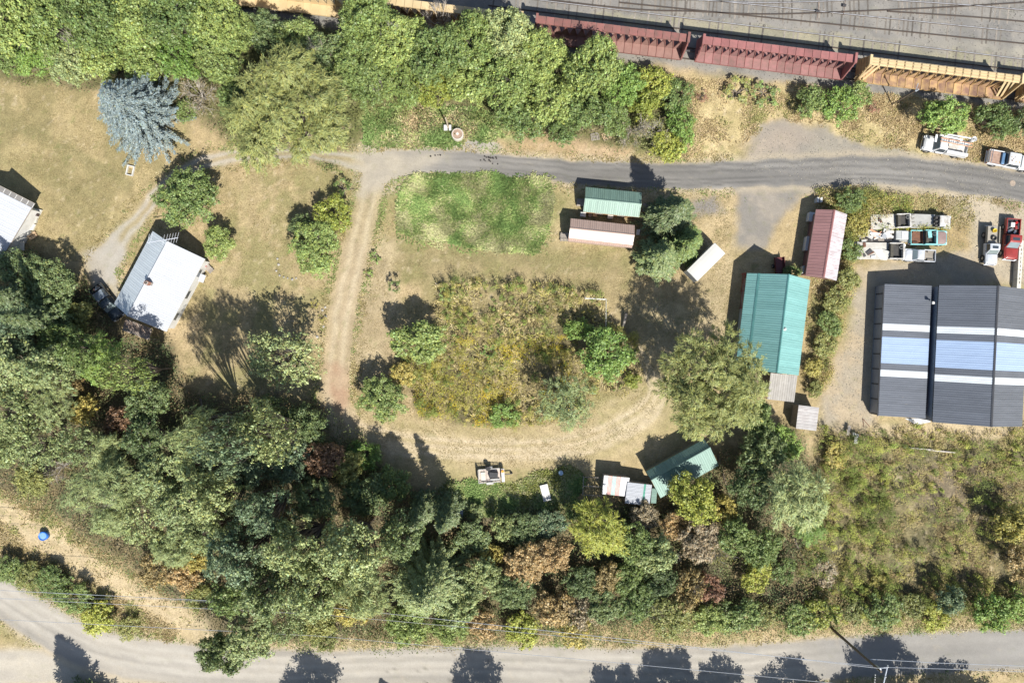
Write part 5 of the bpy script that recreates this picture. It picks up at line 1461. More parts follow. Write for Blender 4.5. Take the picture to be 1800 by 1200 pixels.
# pallets and junk under the trees
for px, py, a_, lb in ((1046, 240, 10, 'grey broken pallet below the trees above the road'), (1066, 239, 22, 'tan broken pallet with open slats beside the grey one')):
    p_ = W(px, py, 0.12)
    r = thing('wood_pallet', (p_.x, p_.y, 0), R(a_), lb, 'pallet')
    for k in range(6): MB().box((-0.5 + k * 0.2, random.uniform(-.05, .05), 0.125), (0.11, 1.0, 0.025), rz=random.uniform(-.06, .06)).build('slat', WOODGREY if px < 1050 else WOODTAN, r)
    for y in (-0.42, 0, 0.42): MB().box((0, y, 0.055), (1.15, 0.09, 0.1)).build('runner', WOODGREY, r)
for px, py, s_, mt, nm, lb in ((1025, 377, (0.7, 0.55, 0.75), white_paint(), 'white_basin', 'white basin between the two cabins, far left of the clutter'), (1046, 378, (0.55, 0.35, 0.5), WOODTAN, 'wooden_box', 'tan wooden box between the two cabins'), (1073, 380.5, (0.7, 0.5, 0.7), white_paint(), 'white_cooler', 'white cooler between the two cabins'), (1122, 407.5, (0.45, 0.7, 0.6), white_paint(), 'white_bin', 'small white bin at the right end of the tan cabin')):
    p_ = W(px, py, 0.7); r = thing(nm, (p_.x, p_.y, 0), R(-6), lb, 'box')
    MB().box((0, 0, s_[2] / 2), s_, bevel=0.05).build('body', mt, r)
    MB().box((0, 0, s_[2] + 0.02), (s_[0] + 0.04, s_[1] + 0.04, 0.05), bevel=0.02).build('lid', mt, r)
p_ = W(1037.5, 378, 0.6)
tag(MB().lathe([(0.0, 0.02), (0.2, 0.02), (0.25, 0.6), (0.21, 0.6), (0.17, 0.3), (0.0, 0.3)], (p_.x, p_.y, 0), 18).build('round_tub', mat('tan_tub', (0.42, 0.33, 0.26), 0.6), None, True), 'round tan tub between the two cabins', 'tub')
p_ = W(1219, 404, 0.5)
r = thing('kettle_grill', (p_.x, p_.y, 0), 0, 'small black kettle grill right of the conifers', 'grill')
MB().lathe([(0.0, 0.62), (0.2, 0.66), (0.27, 0.8), (0.2, 0.95), (0.0, 1.0)], n=18).build('bowl', BLACKPLASTIC, r, True)
for k in range(3): MB().cyl((0.05 * math.cos(k * 2.1), 0.05 * math.sin(k * 2.1), 0.7), (0.3 * math.cos(k * 2.1), 0.3 * math.sin(k * 2.1), 0), 0.02, n=6).build('leg', STEEL, r)
# red racks and red trailer by the green house
r = thing('red_rack', W(1304, 512, 0), R(-4), 'red steel rack frame standing along the shaded side of the teal roofed house', 'rack')
REDSTEEL = mat('red_steel', (0.33, 0.055, 0.03), 0.6, 0.1, (0.24, 0.045, 0.03), 2)
for y in (-2.3, 0.0, 2.3):
    for x in (-0.2, 0.2): MB().box((x, y, 0.8), (0.07, 0.07, 1.6)).build('upright', REDSTEEL, r)
for z in (0.5, 1.05, 1.55):
    for x in (-0.2, 0.2): MB().box((x, 0, z), (0.06, 4.8, 0.07)).build('beam', REDSTEEL, r)
r = thing('maroon_trailer', W(1367, 470, 0), R(-85), 'narrow maroon trailer in the shadow above the teal roofed house', 'trailer')
MAR = mat('maroon_panel', (0.10, 0.022, 0.022), 0.5, 0, (0.08, 0.02, 0.02), 1)
MB().box((0, 0, 0.62), (2.6, 1.15, 0.12)).build('deck', MAR, r)
for s in (-1, 1):
    MB().box((0, s * 0.6, 0.85), (2.6, 0.06, 0.5)).build('side_board', MAR, r); wheel(r, -0.2, s * 0.72, 0.3, 0.18)
MB().box((1.27, 0, 0.85), (0.06, 1.1, 0.5)).build('end_board', MAR, r)
# wreck and logs right
r = thing('machine_wreck', W(1496, 763, 0), R(-20), 'wrecked white and rusty machine frame in the weeds below the yard', 'scrap')
MB().box((0.55, -0.35, 0.62), (0.5, 1.35, 0.14), rz=R(12), bevel=0.06).build('white_cowl', WHITE, r)
MB().box((-0.75, 0.35, 0.5), (0.4, 1.3, 0.1), rz=R(8), ry=R(12)).build('grey_board', WOODGREY, r)
MB().box((0.0, 0.1, 0.55), (0.35, 0.5, 0.3), bevel=0.04).build('block', PALE, r)
for k in (-0.6, 0.3): MB().box((0.9, k, 0.3), (1.4, 0.08, 0.1)).build('frame_rail', RUST, r)
for k in (-0.6, 0.3): 
    o = MB().cyl((1.6, k - 0.06, 0.22), (1.6, k + 0.06, 0.22), 0.22, n=14).build('wheel', RUBBER, r)
for k, (x0, y0, x1, y1, w_, lb) in enumerate(((1588, 786, 1640, 790, 0.12, 'left of two weathered logs lying in the dry weeds'), (1630, 790, 1679, 795, 0.13, 'right of two weathered logs lying in the dry weeds'))):
    tag(MB().cyl(W(x0, y0, 0.25), W(x1, y1, 0.28), w_, w_ * 0.8, n=10).build('weathered_log', mat('bleached_log', (0.46, 0.42, 0.37), 0.85, 0, (0.3, 0.27, 0.23), 3)), lb, 'log')
for k, (x0, y0, x1, y1, lb) in enumerate(((1517, 736, 1529, 750, 'thin rusty rod lying on the yard below the grey building'), )):
    tag(MB().cyl(W(x0, y0, 0.12), W(x1, y1, 0.05), 0.04, n=6).cyl(W(x0, y0, 0.12), W(1518.5, 750, 0.05), 0.03, n=6).build('rusty_rod', RUST), lb, 'rod')
for k, (x0, y0, x1, y1, w_, lb) in enumerate(((345, 740, 420, 722, 0.22, 'pale fallen trunk in the shade below the dark conifers'), (352, 700, 362, 745, 0.14, 'broken upright branch beside the fallen trunk'), (1262, 800, 1285, 880, 0.12, 'bare leaning trunk in the shaded gap right of the green shed'), (1395, 945, 1432, 1030, 0.17, 'dark fallen trunk below the grey green willow at right'))):
    tag(MB().cyl(W(x0, y0, 0.5), W(x1, y1, 0.3), w_, w_ * 0.6, n=9).build('fallen_log', mat('grey_bark', (0.20, 0.165, 0.13), 0.9, 0, (0.13, 0.105, 0.085), 3)), lb, 'fallen trunk')
# garden fence posts, gate frame, wires
FP = [(768, 500, 'corner'), (899, 500, 'a'), (954, 506, 'b'), (976, 514, 'c'), (1004, 517, 'd'), (888, 570, 'e'), (968, 584, 'f'), (1026, 524, 'g')]
FPL = ['grey fence post at the upper left corner of the weedy garden', 'first fence post along the upper edge of the weedy garden from the left', 'second fence post along the upper edge of the weedy garden from the left', 'third fence post along the upper edge of the weedy garden from the left', 'fourth fence post along the upper edge of the weedy garden from the left', 'stake standing in the middle of the weedy garden, left one', 'stake standing in the middle of the weedy garden, right one', 'thick post at the left end of the garden gate frame']
for (px, py, _), lb in zip(FP, FPL):
    p_ = W(px, py, 0)
    tag(MB().cyl(p_, p_ + Vector((0.02, 0.03, 1.75)), 0.055 if 'thick' not in lb else 0.09, 0.05 if 'thick' not in lb else 0.085, n=8).build('fence_post', WOODGREY), lb, 'fence post', 'posts of the old garden fence')
r = thing('garden_gate', W(1046, 526, 0), R(-3), 'pale pipe gate frame at the upper right corner of the garden', 'gate')
PIPE = mat('pale_pipe', (0.52, 0.52, 0.48), 0.5, 0.3)
for a_, b_ in (((-1.45, 0, 1.5), (1.3, 0, 1.5)), ((-1.45, 0, 0), (-1.45, 0, 1.5)), ((1.3, 0, 0), (1.3, 0, 1.5)), ((-1.45, 0, 0.3), (1.3, 0, 0.3)), ((1.3, 0, 1.5), (1.5, -3.6, 1.2)), ((1.5, -3.6, 0), (1.5, -3.6, 1.2))):
    MB().cyl(a_, b_, 0.045, n=8).build('pipe', PIPE, r)
STONE = mat('pale_stone', (0.30, 0.285, 0.255), 0.85, 0, (0.3, 0.28, 0.25), 3, objvar=0.2)
def stone_mesh(seed):
    bm = bmesh.new(); bmesh.ops.create_icosphere(bm, subdivisions=2, radius=0.2)
    rr = random.Random(seed)
    for v in bm.verts: v.co *= rr.uniform(0.8, 1.2); v.co.z *= 0.6
    me = bpy.data.meshes.new('stone'); bm.to_mesh(me); bm.free(); me.materials.append(STONE); return me
sm = [stone_mesh(k + 50) for k in range(4)]
for k, (px, py) in enumerate(((486, 476), (492, 484), (499, 487), (506, 489), (514, 491), (521, 489), (567, 545), (573, 556), (569, 574), (572, 540), (558, 592), (488, 455), (490, 465))):
    o = bpy.data.objects.new('garden_stone', sm[k % 4]); COL.objects.link(o)
    p_ = W(px, py, 0); o.location = (p_.x, p_.y, 0.08); s_ = random.uniform(0.5, 0.95); o.scale = (s_, s_, s_); o.rotation_euler = (0, 0, k)
    tag(o, 'pale edging stone around the dry flower bed left of the dirt track', 'stone', 'edging stones left of the dirt track')
# ------------------------------------------------------------------ plants: meshes
def unit(v): return v / (np.linalg.norm(v, axis=1)[:, None] + 1e-9)

def leaf_quads(pos, nrm, length, width, along=None, r=None):
    """rhombic leaves; along = preferred long axis"""
    r = r or rng
    n = len(pos)
    nrm = unit(nrm)
    ref = r.normal(size=(n, 3)) if along is None else along
    b = unit(np.cross(nrm, ref))
    t = np.cross(b, nrm)
    L = np.asarray(length).reshape(-1, 1) * 0.5; Wd = np.asarray(width).reshape(-1, 1) * 0.5
    v = np.empty((n, 4, 3))
    v[:, 0] = pos - t * L; v[:, 1] = pos + b * Wd - t * L * 0.1; v[:, 2] = pos + t * L; v[:, 3] = pos - b * Wd - t * L * 0.1
    return v.reshape(-1, 3)

def leaf_cols(base, spread, r, yellow=0.03, brown=0.0):
    """per-leaf multipliers, repeated for 4 corners"""
    n = len(base)
    m = base * r.uniform(1 - spread, 1 + spread, n)
    c = np.stack([m, m, m], 1)
    hue = r.normal(0, 0.07, n)
    c[:, 0] *= 1 + hue; c[:, 2] *= 1 - hue
    k = r.random(n) < yellow
    c[k] *= np.array([1.28, 1.18, 0.8])
    k = r.random(n) < brown
    c[k] *= np.array([1.9, 1.0, 0.8])
    return np.concatenate([np.repeat(c, 4, 0), np.ones((n * 4, 1))], 1)

def tube_mesh(name, segs, n=6):
    """segs: (p0, p1, r0, r1) tapered limbs as one mesh"""
    V = []; F = []
    for p0, p1, r0, r1 in segs:
        p0 = np.asarray(p0, float); p1 = np.asarray(p1, float)
        d = p1 - p0; d /= np.linalg.norm(d) + 1e-9
        a = np.cross(d, [0.3, 0.9, 0.2]); a /= np.linalg.norm(a) + 1e-9
        b = np.cross(d, a)
        s = len(V)
        for p, r_ in ((p0, r0), (p1, r1)):
            for k in range(n):
                th = 2 * math.pi * k / n
                V.append(p + (a * math.cos(th) + b * math.sin(th)) * r_)
        for k in range(n):
            F.append((s + k, s + (k + 1) % n, s + n + (k + 1) % n, s + n + k))
    me = bpy.data.meshes.new(name)
    me.from_pydata([tuple(v) for v in V], [], F)
    me.update()
    return me

BARK = mat('grey_brown_bark', (0.19, 0.155, 0.12), 0.9, 0, (0.12, 0.095, 0.075), 3.0, stretch=(3, 3, 0.5))
PALEBARK = mat('pale_dead_bark', (0.46, 0.42, 0.37), 0.85, 0, (0.33, 0.29, 0.25), 3.0)
LEAFBASE = leaf_mat('leaf_green', (0.215, 0.275, 0.078))

def limbs(lobes, R_, hb, r, thick, twigs=2):
    """trunk with limbs reaching into the lobes"""
    segs = []
    top = np.array([r.normal(0, .15), r.normal(0, .15), hb])
    segs.append((np.array([0, 0, -0.1]), top * [1, 1, .5], thick, thick * .8)); segs.append((top * [1, 1, .5], top, thick * .8, thick * .65))
    for c, rl in lobes:
        mid = top * .45 + c * .55 + r.normal(0, .25, 3) - np.array([0, 0, .2])
        segs.append((top, mid, thick * .5, thick * .3)); segs.append((mid, c, thick * .3, thick * .12))
        for _ in range(twigs):
            d = r.normal(size=3); d[2] = abs(d[2]) * .6; d /= np.linalg.norm(d)
            segs.append((c, c + d * rl * .95, thick * .12, 0.015))
    return segs

def broad(R_, H_, seed, nl, clump_area, lpc, leaf, droop=False, sparse=1.0, flat=0.7, base=0.22, fine=1.0, lr=(.17, .28)):
    r = np.random.default_rng(seed)
    hb = H_ * base
    lobes = []
    for i in range(nl):
        rho = R_ * math.sqrt(r.uniform(0.02, 1)) * 0.74
        th = i * 2.39996 + r.uniform(-.5, .5)
        dome = math.sqrt(max(0.05, 1 - (rho / R_) ** 2))
        z = hb + (H_ - hb) * (0.12 + dome * r.uniform(0.45, 0.80))
        rl = R_ * r.uniform(*lr)
        lobes.append((np.array([rho * math.cos(th), rho * math.sin(th), z]), rl))
    P = []; N = []; B = []; A = []
    for c, rl in lobes:
        nc = max(3, int(2 * math.pi * rl * rl * sparse / clump_area))
        d = unit(r.normal(size=(nc, 3)))
        d[:, 2] = np.where(d[:, 2] < -0.35, -d[:, 2], d[:, 2])
        rad = rl * r.uniform(0.55, 1.25, nc)[:, None]
        cc = c + d * rad * np.array([1, 1, flat])
        cb = r.uniform(0.8, 1.2, nc)
        sg = math.sqrt(clump_area) * 0.29
        k = np.repeat(np.arange(nc), lpc)
        off = r.normal(size=(len(k), 3)) * sg
        if droop:
            out = unit(d[k] * np.array([1, 1, .25]) + np.array([0, 0, -.55]) + r.normal(size=(len(k), 3)) * .35)
            tt = r.uniform(-.5, 1.2, len(k))[:, None]
            P.append(cc[k] + off * .7 + out * tt * .35)
            A.append(out)
            N.append(d[k] * .7 + np.array([0, 0, .7]) + r.normal(size=(len(k), 3)) * .45)
        else:
            P.append(cc[k] + off)
            N.append(unit(off) * .85 + d[k] * .35 + np.array([0, 0, .35]) + r.normal(size=(len(k), 3)) * .38)
        B.append(cb[k])
    P = np.concatenate(P); N = np.concatenate(N); B = np.concatenate(B)
    n = len(P)
    P[:, 2] = np.maximum(P[:, 2], 0.12)
    if droop:
        v = leaf_quads(P, N, r.uniform(.45, .95, n) * fine, r.uniform(.07, .13, n) * fine, np.concatenate(A), r)
    else:
        l = leaf * np.clip(r.lognormal(-.05, .36, n), .4, 2.0)
        v = leaf_quads(P, N, l, l * r.uniform(.55, .85, n), None, r)
    me = np_mesh('crown', v, 4, leaf_cols(B, .28, r))
    me.materials.append(LEAFBASE)
    tm = tube_mesh('trunk', limbs(lobes, R_, hb * .9, r, 0.035 * H_ * (0.7 if R_ < 2 else 0.55) + 0.03))
    tm.materials.append(BARK)
    return me, tm, R_ * 0.98, H_

def conifer(R_, H_, seed, step=.34, nb=9, power=.9, up=-0.12, spray=.42, dens=.2, base=.05, ragged=.2):
    r = np.random.default_rng(seed)
    P = []; D = []; N = []; B = []
    segs = [(np.array([0, 0, -.1]), np.array([0, 0, H_ * .6]), .035 * H_ * .5 + .03, .02 * H_ * .5), (np.array([0, 0, H_ * .6]), np.array([0, 0, H_ * .99]), .02 * H_ * .5, .02)]
    z = H_ * base
    while z < H_ * .985:
        f = 1 - z / H_
        for k in range(nb if f > .25 else max(4, nb - 3)):
            l = R_ * f ** power * r.uniform(1 - ragged, 1 + ragged * .6) + .12
            th = r.uniform(0, 2 * math.pi)
            d = np.array([math.cos(th), math.sin(th), up + r.normal(0, .06)])
            s = np.array([-math.sin(th), math.cos(th), 0])
            m = max(2, int(l / dens))
            t = (np.arange(m) + r.uniform(0, 1, m)) / m
            t = 0.12 + 0.88 * t ** 0.75
            bend = .16 * l * t ** 2
            p = np.stack([d[0] * l * t, d[1] * l * t, z + d[2] * l * t + bend], 1)
            for sd in (-1, 0, 1):
                wdt = (.10 + .28 * l / R_ * (1.05 - t))[:, None]
                q = p + s * sd * wdt * r.uniform(.5, 1.6, (m, 1)) + r.normal(0, .04, (m, 3))
                P.append(q)
                D.append(np.repeat((d + s * sd * .75)[None], m, 0) + r.normal(0, .18, (m, 3)))
                N.append(np.repeat(np.array([[0, 0, 1.0]]), m, 0) + d * .25 + r.normal(0, .3, (m, 3)))
                B.append(np.full(m, r.uniform(.82, 1.18)))
            if r.random() < .3: segs.append((np.array([0, 0, z]), np.array([d[0] * l * .8, d[1] * l * .8, z + d[2] * l * .8]), .035, .012))
        z += step * (.6 + .5 * f)
    P = np.concatenate(P); D = np.concatenate(D); N = np.concatenate(N); B = np.concatenate(B)
    n = len(P)
    P[:, 2] = np.maximum(P[:, 2], .1)
    v = leaf_quads(P, N, spray * r.uniform(.7, 1.3, n), spray * .36 * r.uniform(.7, 1.2, n), D, r)
    me = np_mesh('crown', v, 4, leaf_cols(B, .25, r, .03))
    me.materials.append(LEAFBASE)
    tm = tube_mesh('trunk', segs); tm.materials.append(BARK)
    return me, tm, R_, H_

def bare(R_, H_, seed, n0=14, leaves=0):
    r = np.random.default_rng(seed)
    segs = []; tips = []
    segs.append((np.array([0, 0, -.1]), np.array([0, 0, H_ * .2]), .035 * H_, .03 * H_))
    for i in range(n0):
        th = r.uniform(0, 2 * math.pi); el = r.uniform(.15, 1.3)
        d = np.array([math.cos(th) * math.cos(el), math.sin(th) * math.cos(el), math.sin(el)])
        p0 = np.array([0, 0, H_ * .2]); p1 = p0 + d * R_ * r.uniform(.4, .6)
        segs.append((p0, p1, .035, .025))
        for j in range(4):
            d2 = d + r.normal(0, .45, 3); d2 /= np.linalg.norm(d2)
            p2 = p1 + d2 * R_ * r.uniform(.2, .45); p2[2] = max(p2[2], .1)
            segs.append((p1, p2, .022, .014))
            for k in range(5):
                d3 = d2 + r.normal(0, .6, 3); d3 /= np.linalg.norm(d3)
                s = p1 + (p2 - p1) * r.uniform(.3, 1)
                p3 = s + d3 * R_ * r.uniform(.12, .3); p3[2] = max(p3[2], .05)
                segs.append((s, p3, .014, .008)); tips.append(p3)
    tm = tube_mesh('branches', segs, 4); tm.materials.append(PALEBARK)
    tips = np.array(tips)
    k = np.repeat(np.arange(len(tips)), 5)
    P = tips[k] + r.normal(0, .12, (len(k), 3)); P[:, 2] = np.maximum(P[:, 2], .05)
    n = len(P)
    v = leaf_quads(P, r.normal(size=(n, 3)) + np.array([0, 0, .8]), r.uniform(.08, .2, n), r.uniform(.05, .1, n), None, r)
    me = np_mesh('crown', v, 4, leaf_cols(np.ones(n), .3, r)); me.materials.append(LEAFBASE)
    return me, tm, R_, H_

FORMS = {
    'big': [broad(5.0, 10.5, 100 + k, 44, .50, 34, .235, lr=(.15, .27)) for k in range(5)],
    'tall': [broad(4.2, 15.0, 120 + k, 44, .44, 30, .215, base=.16, flat=.85, lr=(.14, .25), sparse=.85) for k in range(3)],
    'mid': [broad(3.3, 6.5, 140 + k, 38, .25, 30, .17, lr=(.15, .28)) for k in range(4)],
    'shrub': [broad(2.0, 2.9, 160 + k, 26, .14, 26, .13, base=.08, flat=.8) for k in range(4)],
    'small': [broad(1.0, 1.7, 180 + k, 8, .06, 12, .12, base=.05, flat=.9) for k in range(3)],
    'willow': [broad(7.6, 13.0, 200 + k, 52, .34, 26, .3, droop=True, flat=.7, fine=.62, sparse=.9, lr=(.14, .25)) for k in range(2)],
    'airy': [broad(4.2, 8.5, 220 + k, 34, .30, 15, .20, sparse=.55, droop=(k == 1), fine=.65) for k in range(3)],
    'feather': [broad(3.6, 8.0, 240 + k, 34, .2, 13, .15, droop=True, fine=.6) for k in range(3)],
    'spruce': [conifer(5.6, 12.5, 260, .25, 12, .72, -.10, .32, .15, ragged=.42)],
    'fir': [conifer(3.0, 12.5, 280 + k, .30, 9, .85, -.12, .38, .17, ragged=.38) for k in range(2)],
    'narrow': [conifer(2.3, 14.5, 300 + k, .34, 8, .8, -.18, .38, .17, ragged=.4) for k in range(2)],
    'bare': [bare(2.4, 3.2, 320 + k) for k in range(2)],
}
LM = {
    'fresh': LEAFBASE,
    'bright': leaf_mat('leaf_bright', (0.195, 0.29, 0.066)),
    'yellowgreen': leaf_mat('leaf_yellow_green', (0.30, 0.325, 0.062)),
    'willow': leaf_mat('leaf_willow', (0.355, 0.365, 0.125), 0.2),
    'dark': leaf_mat('leaf_dark', (0.145, 0.19, 0.072)),
    'mid': leaf_mat('leaf_mid', (0.165, 0.22, 0.066)),
    'grey': leaf_mat('leaf_grey_green', (0.27, 0.318, 0.13)),
    'pale': leaf_mat('leaf_pale', (0.275, 0.325, 0.13)),
    'blue': leaf_mat('leaf_blue_green', (0.155, 0.21, 0.11)),
    'spruce': leaf_mat('needle_blue', (0.255, 0.315, 0.305), 0.1),
    'fir': leaf_mat('needle_dark', (0.115, 0.15, 0.06), 0.1),
    'firgrey': leaf_mat('needle_grey_green', (0.22, 0.265, 0.15), 0.1),
    'orange': leaf_mat('leaf_orange', (0.385, 0.28, 0.125)),
    'rust': leaf_mat('leaf_rust', (0.30, 0.17, 0.105)),
    'gold': leaf_mat('leaf_gold', (0.40, 0.345, 0.095)),
    'brown': leaf_mat('leaf_brown', (0.30, 0.245, 0.15)),
    'olive': leaf_mat('leaf_olive', (0.245, 0.255, 0.08)),
}
NAMES = {'big': 'leafy_tree', 'tall': 'tall_tree', 'mid': 'leafy_tree', 'shrub': 'shrub', 'small': 'small_shrub', 'willow': 'willow_tree', 'airy': 'airy_tree', 'feather': 'feathery_tree',
         'spruce': 'spruce_tree', 'fir': 'fir_tree', 'narrow': 'conifer', 'bare': 'bare_bush'}
_cnt = {}
def plant(form, px, py, rpx, h, colour, label, group=None, cat=None):
    """crown seen centred at picture (px, py) with picture radius rpx"""
    zmid = h * (0.58 if form not in ('spruce', 'fir', 'narrow') else 0.42)
    p = W(px, py, zmid)
    rad = rpx / PPM * (1 - zmid / ALT)
    i = _cnt.get(form, 0); _cnt[form] = i + 1
    cm, tm, R0, H0 = FORMS[form][i % len(FORMS[form])]
    nm = NAMES[form]
    root = thing(nm, (p.x, p.y, 0), random.uniform(0, 6.28), label, cat or ('shrub' if form in ('shrub', 'small', 'bare') else 'tree'), group)
    sx = rad / R0
    an = 1.0 if form == 'willow' else random.uniform(.86, 1.16)
    root.scale = (sx * an, sx / an, h / H0)
    if not (form == 'bare' and colour is None):
        c = put('crown' if form not in ('shrub', 'small', 'bare') else 'foliage', cm, None, root)
        set_mat(c, LM[colour])
    put('trunk' if form not in ('shrub', 'small', 'bare') else 'stems', tm, None, root)
    return root
